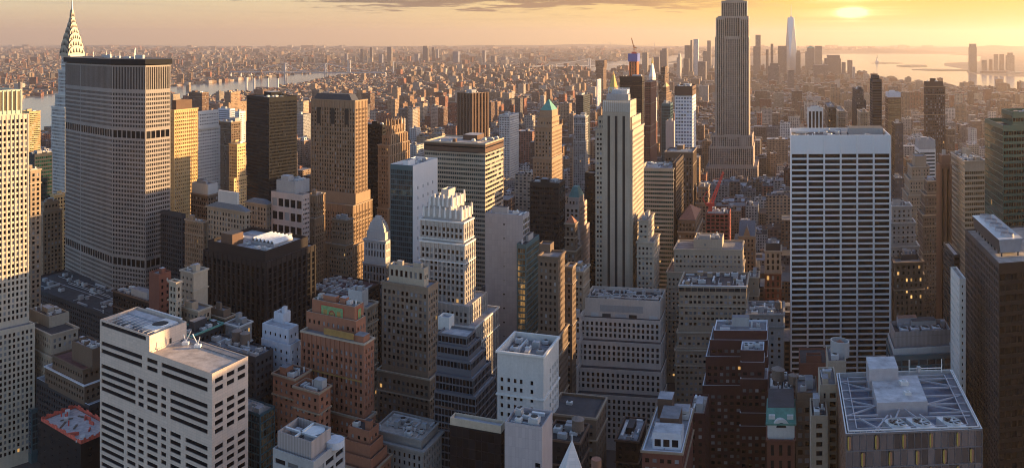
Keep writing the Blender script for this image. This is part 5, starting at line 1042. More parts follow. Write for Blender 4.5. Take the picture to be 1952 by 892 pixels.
def setback_block():
    ST = S(3.7, 3.1, .5, .66, .45, top=2.0, glass='win_dark')
    r, b, rf = bld('office_block', 'large pinkish limestone building in wide setbacks with rows of dark windows', 'office block', 524, [(1112, 1258, 1269, 574, dict(Z=536, sl=BLANK, sr=BLANK, n=12, par=2.5, roof='roof_dark')), (1105, 1259, 1269.5, 612, dict(Z=530, roof='roof_dark')), (1100, 1260, 1270, 657, dict(Z=523, roof='roof_dark')), (1096, 1261, 1271, 710, dict(Z=516, roof='roof_dark')), (1090, 1262, 1272, 760, dict(Z=509, roof='roof_dark'))], 'setback_stone', ST, n=12, big=False, short='large setback building', tank=0)
    t = rf[0]; mb = MB()
    for i in range(8):
        f = .03 + .9 * i / 8; c = t.f(f, .25); z = t.z
        for k in range(8):
            a0, a1 = math.pi * k / 8, math.pi * (k + 1) / 8; rr = t.la * .055
            mb.bar((*(c + t.ea * rr * math.cos(a0)), z + 2.2 - .0 + 0.9 * math.sin(a0) * 2), (*(c + t.ea * rr * math.cos(a1)), z + 2.2 + .9 * math.sin(a1) * 2), .35, W('metal_light'))
    mb.bar((*t.f(.02, .1), z + 3), (*t.f(.98, .1), z + 3), .4, W('metal_light')); mb.build('steel_frame', r, b)
    e = t.ea; nn = np.array([-e[1], e[0]]); nn = nn if nn @ t.C < 0 else -nn
    for f0, f1, z0, z1, m in ((.22, .78, 4.2, 8.6, 'conc_grey'), (.10, .20, 9.5, 12.4, 'conc_light'), (.42, .56, 10, 13, 'unit'), (.60, .70, 10, 13, 'black'), (.25, .36, 10, 13, 'metal_dark'), (.86, .97, 10, 12.4, 'conc_light')):
        mb = MB(); a, c = t.f(1 - f0, 0), t.f(1 - f1, 0); mb.prism([a + nn * .15, c + nn * .15, c - nn * .3, a - nn * .3], t.top - z1, t.top - z0, W(m)); mb.build('louvre_panel', r, b)
    # left wing and right bay
    bld('office_wing', 'left wing of the large setback building, three steps of dark windows', 'building', 527, [(1088, 1107, 1111, 598, dict(Z=533, dr=22)), (1065, 1104, 1108, 648, dict(Z=526.5, dr=25)), (1062, 1100, 1105, 700, dict(Z=519.5, dr=28))], 'setback_stone', ST, n=1, short='setback left wing')
setback_block()
bld('brick_building', 'brown brick building with a bulkhead and pipes on the roof below the large setback building', 'building', 375, [(1066, 1092, 1101, 778, dict(Z=384, sl=BLANK, sr=BLANK, n=1, wall='brown')), (1046, 1136, 1156, 796, dict(n=9))], 'brown_brick', S(3.6, 3.4, .4, .5, .35), roof='roof_dark', n=9, big=False, short='brown building with pipes')
def low_tank():
    r, b, rf = bld('brick_building', 'dark brick building with a round grey water tank beside the glass pyramid', 'building', 345, [(1040, 1104, 1122, 842)], 'dark_brown', DK, n=7, roof='roof_dark', short='dark building by the pyramid', big=False); t = rf[0]; water_tank(r, b, along(t.C, t.a / t.a[1], 1092) + t.eb * 9, t.z, 2.7, 4.6, 2)
low_tank()
def glass_pyramid():
    Z = 285; c = pt(1088, Z); z1 = zat(838, Z); zb = z1 - 34; s = 15
    r = empty('pyramid_spire', (c[0], c[1], 0), 'pale glazed pyramid spire at the bottom edge below the white block', 'tower'); pl = [c + np.array(p) * s for p in ((-.8, .75), (-.62, -.8), (.8, -.62), (.75, .8))]
    mb = MB(); mb.prism(pl, 0, zb, W('pale_panel')); mb.build('shaft', r, (c[0], c[1], 0)); mb = MB(); mb.roof(pl, zb + .02, 0, z1, W('pale_panel')); mb.build('pyramid_roof', r, (c[0], c[1], 0))
    mb = MB(); a = np.array([*(pl[1] * .5 + pl[2] * .5), zb + .02]); ap = np.array([*c, z1]); p0 = a + (ap - a) * .15; p1 = a + (ap - a) * .62; d = np.array([0, -.25, .12]); mb.bar(p0 + d, p1 + d, 1.2, W('conc_grey'), .3); mb.build('roof_rib', r, (c[0], c[1], 0))
    BOXES.append((c[0] - 16, c[0] + 16, Z - 16, Z + 16)); HEROES.append((1058, 1118, 838, 'glass pyramid', Z))
    c = pt(1137, 283); z = zat(874, 283); b = (c[0], c[1], 0); r = empty('roof_tank', b, 'round tank with a copper coloured top at the bottom edge right of the pyramid', 'tank'); mb = MB(); mb.cyl(c, 1.75, 1.75, z - 12, z, W('copper_fin'), 20, capm=W('terra_roof')); mb.build('barrel', r, b); mb = MB(); mb.box(c, 12, 12, 0, z - 12, W('brown_brick')); mb.build('tower_base', r, b)
glass_pyramid()
bld('brick_building', 'dark brick building with a pale blue roof below the large setback building', 'building', 385, [(1174, 1216, 1232, 840)], 'dark_brown', DK, n=6, roof='roof_light', tank=1, short='dark building with the pale blue roof')
def terrace_block():
    r, b, rf = bld('brick_building', 'red brick building with a pale terrace roof and a white penthouse at the bottom centre', 'building', 342, [(1224, 1300, 1321, 862, dict(roof='roof_light', n=8, big=False, par=.8))], 'red_brick', S(3.6, 3.4, .55, .5, .35, glass='win_blind'), n=8, short='red brick terrace building', pmat='trim_white'); t = rf[0]
    add_unit(r, b, t, t.la * .05, t.lb * .08, t.la * .72, t.lb * .22, 7, 'trim_white', 'penthouse', capm='roof_white'); mb = MB(); e = t.ea; nn = np.array([-e[1], e[0]]); nn = nn if nn @ t.C < 0 else -nn
    for f in (.12, .34, .56): p = t.f(f, .08); mb.prism([p + e * 2.6 + nn * .1, p + nn * .1, p - nn * .2, p + e * 2.6 - nn * .2], t.z + 1.2, t.z + 4.2, W('win_dark'))
    mb.build('penthouse_window', r, b); add_unit(r, b, t, t.la * .2, t.lb * .38, t.la * .5, t.lb * .3, 7.5, 'brown', 'bulkhead', capm='roof_grey'); add_unit(r, b, t, t.la * .05, t.lb * .75, t.la * .4, t.lb * .18, 4, 'conc_light', 'bulkhead', capm='roof_light'); add_unit(r, b, t, t.la * .5, t.lb * .75, t.la * .4, t.lb * .2, 9, 'brown', 'bulkhead', capm='roof_light')
terrace_block()
bld('brick_building', 'narrow dark brick building with a tan roof right of the red brick terrace', 'building', 392, [(1312, 1344, 1352, 788)], 'dark_red_brick', S(3.6, 3.2, .46, .5, .35, glass='win_blind'), n=3, roof='roof_tan', short='narrow dark brick building')
# -- dark red brick with white trim, and its neighbours
RB = S(3.55, 3.3, .56, .5, .35, top=4.5, glass='win_blind')
bld('apartment_building', 'dark red brick apartment building with white edged stepped roofs', 'apartment block', 446, [(1361, 1462, 1467, 630, dict(n=2, dr=18)), (1353, 1463, 1468, 648, dict(dr=22)), (1345, 1463.5, 1469, 680, dict(dr=26)), (1339, 1464, 1470, 735, dict(dr=30))], 'dark_red_brick', RB, roof='roof_grey', n=2, pmat='trim_white', short='dark red apartment building', step=2.5)
bld('apartment_building', 'projecting front wing of the dark red brick apartment building, with white ledges', 'apartment block', 428, [(1412, 1456, 1462, 667, dict(n=5, dr=13)), (1411.5, 1457, 1463, 690, dict(Z=427, dr=14)), (1411, 1463, 1467, 722, dict(Z=425, dr=15)), (1410, 1463, 1467, 787, dict(Z=423, dr=16)), (1409.5, 1463.5, 1468, 812, dict(Z=421, dr=17))], 'dark_red_brick', RB, roof='roof_light', n=5, pmat='trim_white', short='dark red front wing', big=False)
def teal_house():
    r, b, rf = bld('club_building', 'pale ornate building with a teal copper roof and an arched gable', 'building', 372, [(1463, 1514.5, 1516, 806, dict(dr=26, par=.3, n=0, corn=(.8, .8), pmat='copper_green')), (1462, 1515, 1517, 838, dict(dr=28, wall='red_brick', Z=370, corn=(.8, .6)))], 'white_stone', S(7, 4.0, .4, .7, .4, top=1.5), S(3.8, 4, .4, .6, .3), n=0, short='teal roofed pale building'); t = rf[0]
    mb = MB(); pl = t.poly; h = 5.2; ins = [pl[0] + t.eb * 4, pl[1] + t.eb * 4, pl[2], pl[3]]
    mb.quads([[(*pl[0], t.top + .05), (*pl[1], t.top + .05), (*ins[1], t.top + h), (*ins[0], t.top + h)], [(*pl[1], t.top), (*pl[2], t.top), (*ins[2], t.top + h), (*ins[1], t.top + h)], [(*pl[3], t.top), (*pl[0], t.top), (*ins[0], t.top + h), (*ins[3], t.top + h)]], W('copper_green')); mb.quads([[(*ins[0], t.top + h), (*ins[1], t.top + h), (*ins[2], t.top + h), (*ins[3], t.top + h)]], W('roof_dark')); mb.build('mansard_roof', r, b)
    mb = MB(); c = t.f(.5, 0); e = t.ea; nn = np.array([-e[1], e[0]]); nn = nn if nn @ t.C < 0 else -nn
    for k in range(12):
        a0, a1 = math.pi * k / 12, math.pi * (k + 1) / 12; Q = lambda rr, a, o: (*(c + e * rr * math.cos(a) + nn * o), t.top - 2 + rr * math.sin(a))
        mb.quads([[Q(3.9, a0, .5), Q(3.9, a1, .5), Q(2.3, a1, .5), Q(2.3, a0, .5)], [Q(3.9, a0, .5), Q(3.9, a0, -4), Q(3.9, a1, -4), Q(3.9, a1, .5)]], W('white_stone')); mb.quads([[Q(2.3, a0, .35), Q(2.3, a1, .35), Q(.01, a1, .35), Q(.01, a0, .35)]], W('win_dark'))
    mb.build('arched_gable', r, b); mb = MB()
    for f in (.1, .22, .78, .9): p = t.f(f, 0) + t.eb * .9; mb.prism([p + e * .7, p - e * .7, p - e * .7 + t.eb * 3, p + e * .7 + t.eb * 3], t.top + .8, t.top + 3.0, W('white_stone')); 
    mb.build('dormer', r, b)
teal_house()
def back_tanks():
    r, b, rf = bld('brick_building', 'brown building with water tanks and pale roof plant behind the teal copper roof', 'building', 405, [(1463, 1515, 1517, 746, dict(dr=26))], 'dark_red_brick', DK, n=7, roof='roof_dark', big=False, short='brown building with tanks'); t = rf[0]
    water_tank(r, b, t.f(.62, .45), t.z, 3.2, 5.2, 2.5); water_tank(r, b, t.f(.05, .3), t.z, 2.3, 4.2, 2)
back_tanks()
bld('office_building', 'tan brick loft with wide windows and an arched pediment right of the teal copper roof', 'building', 388, [(1518, 1519, 1558, 748, dict(dl=20, sl=BLANK, sr=BLANK, n=1, z0=zat(764, 388))), (1516, 1517, 1560, 764, dict(dl=30, Z=387))], 'brown_brick', BLANK, S(4, 3.2, .7, .6, .4, glass='win_blind'), n=1, short='tan loft with the arched pediment')
bld('brick_building', 'blank reddish brown brick building with an arched parapet before the wide white slab', 'building', 458, [(1536, 1537, 1566, 678, dict(dl=5, sl=BLANK, n=0)), (1522, 1524, 1577, 692, dict(dl=24))], 'red_brick', BLANK, n=4, short='blank reddish building', roof='roof_dark')
bld('office_building', 'beige stone shaft with a slot of windows left of the truss roofed tower', 'office tower', 352, [(1560, 1563, 1595, 733, dict(dl=20, sr=S(3.8, 30, .2, .6, .4, seg=[(.22, .36), (.58, .96)], glass='win_dark', top=3)))], 'beige', BLANK, n=4, roof='roof_grey', short='beige shaft with window slot')
bld('office_building', 'lower beige stone block with paired windows, left of the beige shaft', 'building', 338, [(1543, 1546, 1578, 792, dict(dl=18))], 'beige', BLANK, S(3.8, 6, .45, .55, .35, glass='win_dark'), n=4, roof='roof_dark', short='lower beige block')
def drum():
    r, b, rf = bld('office_building', 'beige plant house carrying the big round drum, before the wide white slab', 'building', 388, [(1576, 1578, 1613, 688, dict(dl=20))], 'beige', BLANK, n=3, roof='roof_grey', short='beige plant house', big=False); t = rf[0]
    Z = 398; c = pt(1601, Z); z0, z1 = t.z + .02, zat(648, Z); o = empty('water_drum', (c[0], c[1], z0), 'big round concrete drum with an open top standing on the beige plant house', 'tank'); mb = MB(); mb.cyl(c, 4.3, 4.3, z0, z1, W('conc_grey'), 36, cap=False)
    n = 36; a = [(math.cos(2 * math.pi * i / n), math.sin(2 * math.pi * i / n)) for i in range(n)]
    for i in range(n):
        p, q = a[i], a[(i + 1) % n]; K = lambda v, rr, z: (c[0] + v[0] * rr, c[1] + v[1] * rr, z)
        mb.quads([[K(p, 4.3, z1), K(q, 4.3, z1), K(q, 3.9, z1), K(p, 3.9, z1)]], W('conc_light')); mb.quads([[K(p, 3.9, z1), K(q, 3.9, z1), K(q, 3.9, z1 - 3), K(p, 3.9, z1 - 3)]], W('conc_grey'))
    mb.build('shell', o, (c[0], c[1], z0)); mb = MB(); mb.cyl(c, 3.9, .1, z1 - 2.6, z1 + .3, W('terra_roof'), 24, cap=False); mb.build('conical_lid', o, (c[0], c[1], z0))
drum()
# -- beige blocks in front of the tallest skyscraper
bld('office_building', 'tall beige office building with a blank top block below the tallest skyscraper', 'office block', 615, [(1322, 1376, 1379, 457, dict(Z=622, dr=22, sl=S(3.6, 30, .1, .5, .3, seg=[(.38, .44)]), sr=BLANK)), (1285, 1414, 1418, 476, dict(Z=616, dr=30)), (1271, 1415, 1420, 520, dict(Z=612, dr=40))], 'limestone', S(3.6, 3.0, .46, .5, .35, top=4, glass='win_blind'), n=4, short='tall beige office building')
bld('office_building', 'wide tan building with a white glazed top storey and a dark roof full of pipes', 'office block', 535, [(1294, 1423, 1426.5, 546, dict(dr=34, roof='roof_dark', n=14, sl=S(3.6, 2.9, .62, .5, .35, top=5.5, glass='win_blind'))), (1291, 1424, 1427.5, 634, dict(dr=38)), (1287, 1425, 1428.5, 668, dict(dr=42))], 'tan', S(3.6, 2.9, .56, .5, .35, glass='win_blind'), n=14, big=False, short='wide tan building', tank=1)
def glz():
    r, b, rf = [v for v in b_roofs.values()][-1]; t = rf[0]; e = t.ea; nn = np.array([-e[1], e[0]]); nn = nn if nn @ t.C < 0 else -nn
    for i in range(11):
        a, c = t.f(1 - (i + .06) / 11, 0), t.f(1 - (i + .94) / 11, 0); mb = MB(); mb.prism([a + nn * .2, c + nn * .2, c - nn * .2, a - nn * .2], t.top - 3.6, t.top - 1.2, W('win_teal')); mb.build('top_window', r, b)
    mb = MB(); mb.prism([t.f(1, 0) + nn * .5, t.f(0, 0) + nn * .5, t.f(0, 0) - nn * .3, t.f(1, 0) - nn * .3], t.top - 1.1, t.top + .4, W('trim_white')); mb.build('white_cornice', r, b)
glz()
bld('office_building', 'grey ornate building with a pale cornice left of the wide white slab', 'building', 525, [(1424, 1493.5, 1495, 598, dict(dr=26, n=8, corn=(1, 1), big=False)), (1423, 1494, 1496, 622, dict(dr=28, corn=(.8, .8)))], 'grey_stone', S(3.8, 4.4, .36, .5, .35), n=8, short='grey ornate building', tank=1)
bld('office_building', 'tan bulkhead tower between the wide tan building and the ornate shaft', 'building', 575, [(1428, 1446, 1449, 528, dict(dr=16))], 'tan', S(5, 9, .2, .3, .3), n=2, short='tan bulkhead tower')
def gabled():
    r, b, rf = bld('brick_building', 'tan brick building with a steep slate roof and a gable', 'building', 705, [(1408, 1439, 1443, 450, dict(par=.2, n=0, dr=28))], 'buff_brick', S(3.7, 3, .5, .6, .35), n=0, short='gabled tan building'); t = rf[0]; z = t.top; h = zat(424, 710) - z
    mb = MB(); a, c = t.f(1, .5), t.f(0, .5); P4 = t.poly; mb.quads([[(*P4[0], z + .05), (*P4[1], z + .05), (*c, z + h), (*a, z + h)], [(*P4[2], z + .05), (*P4[3], z + .05), (*a, z + h), (*c, z + h)]], W('slate_blue')); mb.tris([[(*P4[1], z), (*P4[2], z), (*c, z + h)], [(*P4[3], z), (*P4[0], z), (*a, z + h)]], W('slate_blue')); mb.build('slate_roof', r, b)
    e = t.ea; nn = np.array([-e[1], e[0]]); nn = nn if nn @ t.C < 0 else -nn; mb = MB(); q0, q1, q2 = t.f(.72, 0) + nn * .3, t.f(.28, 0) + nn * .3, t.f(.5, 0) + nn * .3
    mb.tris([[(*q0, z), (*q1, z), (*q2, z + h * .8)]], W('buff_brick')); bk = t.eb * t.lb * .42; mb.quads([[(*q0, z), (*q2, z + h * .8), (*(q2 + bk), z + h * .8), (*(q0 + bk), z)], [(*q2, z + h * .8), (*q1, z), (*(q1 + bk), z), (*(q2 + bk), z + h * .8)]], W('slate_blue')); mb.build('gable', r, b)
gabled()
bld('brick_building', 'slim red and white shaft with arched top windows left of the wide white slab', 'building', 690, [(1460, 1487, 1489, 464, dict(dr=18, wall='dark_grey', sl=BLANK, sr=BLANK, n=3)), (1458, 1489, 1491, 478, dict(dr=22, corn=(1, .8))), (1458, 1489.3, 1491.5, 520, dict(dr=23, wall='red_brick'))], 'beige', S(5, 4.2, .5, .7, .4, top=2), n=3, short='slim ornate shaft')
def crane_block():
    r, b, rf = bld('unfinished_building', 'red steel frame building under construction carrying the tall red crane', 'building', 760, [(1346, 1390, 1394, 408, dict(dr=26, n=8, par=.5, roof='roof_dark'))], 'red_frame', S(3.6, 4, .76, .66, 1.5, top=.6, glass='win_dark', m=.2), n=8, big=False, short='red frame building'); t = rf[0]
    c = pt(1354, 770); z = t.z + .02; o = empty('tower_crane', (c[0], c[1], z), 'tall red crane with a raised lattice jib on the red frame building', 'crane'); mb = MB(); mb.box(c, 3, 3, z, z + 6, W('crane_red')); mb.box(c, 7, 3.5, z + 6, z + 9, W('crane_red')); mb.bar((c[0] - 4, c[1], z + 7), (c[0] - 7, c[1], z + 13), 1, W('crane_red')); mb.build('mast', o, (c[0], c[1], z))
    mb = MB(); p0 = np.array([c[0] + 1, c[1], z + 8]); p1 = np.array([pt(1379, 770)[0], 770, zat(328, 770)]); n = 16; prev = None
    for i in range(n + 1):
        q = p0 + (p1 - p0) * i / n; w = 1.25 * (1 - .6 * i / n); cur = [q + np.array(d) * w for d in ((-1, -1, .4), (1, -1, -.4), (1, 1, -.4), (-1, 1, .4))]
        if prev:
            for k in range(4): mb.bar(prev[k], cur[k], .38, W('crane_red')); mb.bar(prev[k], cur[(k + 1) % 4], .26, W('crane_red'))
        prev = cur
    mb.build('jib', o, (c[0], c[1], z)); mb = MB(); mb.bar((c[0] - 7, c[1], z + 13), (c[0] - 3, c[1], z + 20), .5, W('crane_red')); mb.bar((c[0] - 3, c[1], z + 20), p0, .5, W('crane_red')); mb.bar((c[0] - 3, c[1], z + 20), p0 + (p1 - p0) * .8, .15, W('metal_dark')); mb.build('stay', o, (c[0], c[1], z))
crane_block()
pyramid_tower('brick_building', 'brown brick building with a terracotta pyramid roof below the maroon slab', 705, [(1293, 1326, 1337, 420, dict(par=.3)), (1292, 1327, 1339, 442)], 396, 'brown_brick', 'terra_roof', 'terracotta roofed building')
bld('office_building', 'tan stone building with a rounded cap tank behind the red crane', 'building', 860, [(1331, 1350, 1353, 356, dict(dr=20)), (1326, 1352, 1358, 388, dict(dr=26))], 'buff_brick', SB, n=2, tank=1, short='tan stone building')
# ================================================================ far off: downtown, the bay, bridges
def far_tower(name, label, Z, xl, xc, xr, y, col=(.22, .18, .16), steps=(), cat='skyscraper', top=None):
    """Distant tower: one mesh with a window grid, plus its stepped upper parts."""
    m = city_mat('far_wall', True, 5.0, 4.5)
    root = None
    tiers = list(steps) + [(xl, xc, xr, y)]
    pl = [footprint(*t[:3], Z - 4 * i) for i, t in enumerate(tiers)]; c = sum(pl[-1]) / 4; base = (c[0], c[1], 0)
    mb = MB()
    for p, t in zip(pl, tiers): mb.prism(p, 0, zat(t[3], Z), m)
    k = mb.n(); colr = np.tile(np.array([[*col, .5]]), (k, 1)); root = mb.build(name, None, base, colr); tag(root, label, cat, None)
    if top:
        mb = MB(); q = pl[0]; z = zat(tiers[0][3], Z); mb.roof(q, z + .1, top[1], zat(top[0], Z), W(top[2])); mb.build('roof_cap', root, base)
    HEROES.append((xl, xr, y, label.split(',')[0], Z)); a = np.array(pl[-1]); BOXES.append((a[:, 0].min() - 4, a[:, 0].max() + 4, a[:, 1].min() - 4, a[:, 1].max() + 4)); return root, base, pl
g1, g2, g3, g4 = (.20, .165, .15), (.30, .25, .21), (.15, .13, .13), (.42, .38, .34)
D = 5600
for row in [
    ('grey downtown tower with a stepped top, first of the cluster left of the tallest skyscraper', D, 1258, 1270, 1276, 97, g1, [(1262, 1270, 1274, 93)]),
    ('broad grey downtown slab, second from the left in the far cluster', D + 300, 1246, 1256, 1263, 109, g3, []),
    ('pointed downtown tower with a narrow lantern, left of the silver curved tower', D - 500, 1290, 1296, 1300, 110, g4, [(1293, 1296, 1298, 103)]),
    ('old stepped downtown tower with a spire, directly left of the silver curved tower', D, 1305, 1315, 1322, 87, g1, [(1316, 1319, 1321, 77)]),
    ('square brown downtown block below the spired tower', D - 200, 1303, 1313, 1320, 112, g3, []),
    ('silver curved downtown tower catching the low sun', D - 300, 1322, 1331, 1336, 75, (.62, .60, .58), []),
    ('wide pale downtown block right of the silver curved tower', D + 200, 1340, 1352, 1364, 98, g2, [(1348, 1355, 1364, 78)]),
    ('low brown downtown block under the silver curved tower', D - 900, 1330, 1345, 1362, 118, g3, []),
    ('far twin topped tower, leftmost of the downtown cluster', D + 200, 1224, 1234, 1241, 101, g2, []),
    ('glass downtown tower with a bright flank, first right of the tallest skyscraper', D, 1440, 1450, 1457, 67, g2, []),
    ('broad bluish downtown block under the bright flanked tower', D - 300, 1436, 1450, 1460, 89, g1, []),
    ('dark slender downtown tower midway to the tallest glass spire', D, 1469, 1474, 1476, 84, g3, []),
    ('low grey downtown tower left of the dark slender one', D, 1460, 1465, 1468, 95, g1, []),
    ('broad dark downtown block beside the tallest glass spire', D - 200, 1483, 1499.5, 1500, 88, g3, []),
    ('rounded downtown block right of the tallest glass spire', D - 100, 1516, 1517, 1526, 101, g1, [(1518, 1519, 1525, 97)]),
    ('stepped downtown tower with a domed copper cap', D + 100, 1534, 1535, 1553, 98, g2, [(1537, 1538, 1553, 92)]),
    ('tall square downtown tower behind the domed cap tower', D + 400, 1552, 1554, 1567, 88, g2, []),
    ('wide dark downtown block with sloping shoulders near the water', D - 200, 1571, 1573, 1603, 112, g3, [(1576, 1578, 1601, 106)]),
    ('low wide brown block before the domed cap tower', D - 900, 1549, 1551, 1579, 124, g3, []),
    ('slim dark tower at the right end of downtown', D - 400, 1615, 1616, 1625, 115, g1, []),
    ('small lit tower at the waterfront right of downtown', D - 700, 1624, 1626, 1630, 128, g4, []),
    ('dark stepped block below the tallest glass spire', D - 1300, 1464, 1486, 1488, 126, g3, [(1468, 1483, 1485, 121)]),
    ('square brick block straight below the tallest glass spire', D - 1700, 1500, 1501, 1514, 134, g3, []),
    ('small brown block left of the waterfront tower', D - 500, 1604, 1605, 1612, 119, g1, []),
]:
    r, b, pl = far_tower('downtown_tower', row[0], *row[1:6], row[6], row[7], top=((88, .1, 'copper_green') if 'domed copper' in row[0] else None))
def glass_spire():
    Z = 5750; c = pt(1508, Z); b = (c[0], c[1], 0); r = empty('glass_spire_tower', b, 'tallest downtown tower, a tapering faceted glass shaft with a thin mast', 'skyscraper'); w = 12.0 * Z / F; w2 = 9.6 * Z / F; zb, zt = zat(118, Z), zat(34, Z)
    an = R(16); sq = lambda rr, a: [np.array([c[0] + rr * math.cos(a + k * math.pi / 2), c[1] + rr * math.sin(a + k * math.pi / 2)]) for k in range(4)]
    B, T = sq(w, an + math.pi / 4), sq(w2 * .8, an + math.pi / 2); m = wall('far_glass', (.36, .39, .44), rough=.25, var=.05, metal=.6); mb = MB(); mb.prism(B, 0, zb, m, cap=False)
    for k in range(4):
        mb.tris([[(*B[k], zb), (*B[(k + 1) % 4], zb), (*T[k], zt)]], m); mb.tris([[(*T[k], zt), (*B[(k + 1) % 4], zb), (*T[(k + 1) % 4], zt)]], m)
    mb.fan([(*p, zt) for p in T], m); mb.build('shaft', r, b); mb = MB(); mb.cyl(c, 7, 1.6, zt, zat(30, Z), m, 8); mb.cyl(c, 3.0, 1.0, zat(30, Z), zat(9, Z), W('metal_light'), 6); mb.build('mast', r, b)
    HEROES.append((1497, 1518, 34, 'tallest glass spire', Z)); BOXES.append((c[0] - 45, c[0] + 45, Z - 45, Z + 45))
glass_spire()
for row in [('tallest tower across the harbour, rounded and grey', 6500, 1846, 1848, 1862, 91, g2, [(1847, 1849, 1861, 84)]), ('low rounded tower just right of the tallest harbour tower', 6400, 1871, 1873, 1881, 115, g2, []), ('second low tower right of the tallest harbour tower', 6500, 1885, 1886, 1892, 114, g1, []),
            ('first of the three taller slabs across the harbour', 6300, 1894, 1895, 1903, 104, g2, []), ('middle of the three taller slabs across the harbour', 6350, 1905, 1906, 1914, 104, g1, []), ('widest slab across the harbour, with a rounded top', 6400, 1917, 1919, 1934, 106, g2, [(1920, 1922, 1931, 101)]),
            ('long low waterfront block across the harbour', 6200, 1868, 1871, 1930, 136, g1, []), ('pale low block at the far right across the harbour', 6000, 1918, 1921, 1951, 138, g4, [])]:
    far_tower('waterfront_tower', row[0], *row[1:6], row[6], row[7])
for row in [('dark tower topped by a crane, tallest on the far brooklyn skyline', 9000, 738, 746, 749, 90), ('twin peaked tower on the far skyline right of the tallest one', 9200, 806, 814, 818, 88), ('slim tower just right of the twin peaked one on the skyline', 9200, 823, 827, 829, 91), ('thin dark tower, third right on the skyline', 9200, 832, 835, 837, 95),
            ('pale tower left of the tallest one on the skyline', 8900, 705, 709, 712, 91), ('narrow brown tower at the left of the skyline cluster', 8900, 687, 690, 693, 94), ('broad grey block on the skyline below the thin dark tower', 8700, 863, 873, 878, 99), ('lone tower at the right of the skyline cluster', 8800, 919, 924, 927, 97),
            ('brown block between the skyline towers', 8600, 790, 797, 801, 103), ('short tower left of centre on the skyline', 8600, 722, 728, 731, 104), ('pale block at the right end of the skyline cluster', 8600, 936, 943, 947, 107), ('slab with two tops right of the skyline cluster', 8400, 955, 964, 968, 110), ('small square tower on the skyline left of the cluster', 9000, 657, 661, 664, 103)]:
    far_tower('skyline_tower', row[0].replace('far brooklyn', 'far'), *row[1:6], random.Random(row[2]).choice([g1, g3, (.2, .2, .24)]), [])
# river towers blocks, in groups
k = 0
for x, y, w, Z in [(842, 148, 9, 4700), (853, 150, 9, 4700), (866, 144, 9, 4750), (880, 146, 8, 4700), (1102, 134, 9, 5200), (1120, 136, 10, 5200), (1072, 135, 8, 5300), (360, 162, 10, 4150), (620, 162, 11, 3900), (636, 166, 10, 3900), (672, 142, 8, 4800), (694, 140, 9, 4800), (600, 160, 12, 3850), (1020, 148, 10, 4500), (1035, 150, 9, 4500), (956, 138, 8, 5000), (972, 137, 8, 5000), (905, 143, 9, 4900), (925, 146, 8, 4800), (745, 163, 10, 3700), (780, 166, 10, 3600), (815, 168, 9, 3600)]:
    c = random.Random(k).choice([(.30, .19, .125), (.33, .225, .15), (.24, .14, .10)])
    far_tower('housing_tower', '', Z, x - w * .6, x + w * .05, x + w * .4, y, c, [], 'apartment tower'); o = bpy.data.objects[[o.name for o in C.objects if o.name.startswith('housing_tower')][-1]]
    o['group'] = 'brick housing towers near the river'; o['label'] = 'brick housing tower of the clusters between the avenues and the east river'; k += 1; HEROES.pop()
def power_station():
    for i, x in enumerate((484.5, 510.5, 529.5, 470)):
        Z = 4100 if i < 3 else 4350; c = pt(x, Z); z1 = zat((146, 146, 147, 145)[i], Z); o = empty('smokestack', (c[0], c[1], 0), 'tall pale smokestack of the riverside power station', 'smokestack', 'smokestacks of the power station'); mb = MB(); mb.cyl(c, 6.0, 5.0, 0, z1 - 8, W('conc_light'), 12, cap=False); mb.build('shaft', o, (c[0], c[1], 0)); mb = MB(); mb.cyl(c, 5.0, 4.9, z1 - 8, z1, W('dark_brown'), 12); mb.build('rim', o, (c[0], c[1], 0))
    far_tower('power_station', 'long brick power station at the foot of the riverside smokestacks', 4060, 486, 525, 536, 168, (.20, .12, .09), [], 'power station')
    for x, Z, y1 in ((663.5, 6300, 115), (667.5, 6300, 115), (750, 6100, 117)):
        c = pt(x, Z); mb = MB(); mb.cyl(c, 5, 4, 0, zat(y1, Z), W('conc_light'), 10); o = mb.build('smokestack', None, (c[0], c[1], 0)); tag(o, 'slim far smokestack beyond the river', 'smokestack', 'far smokestacks beyond the river')
power_station()
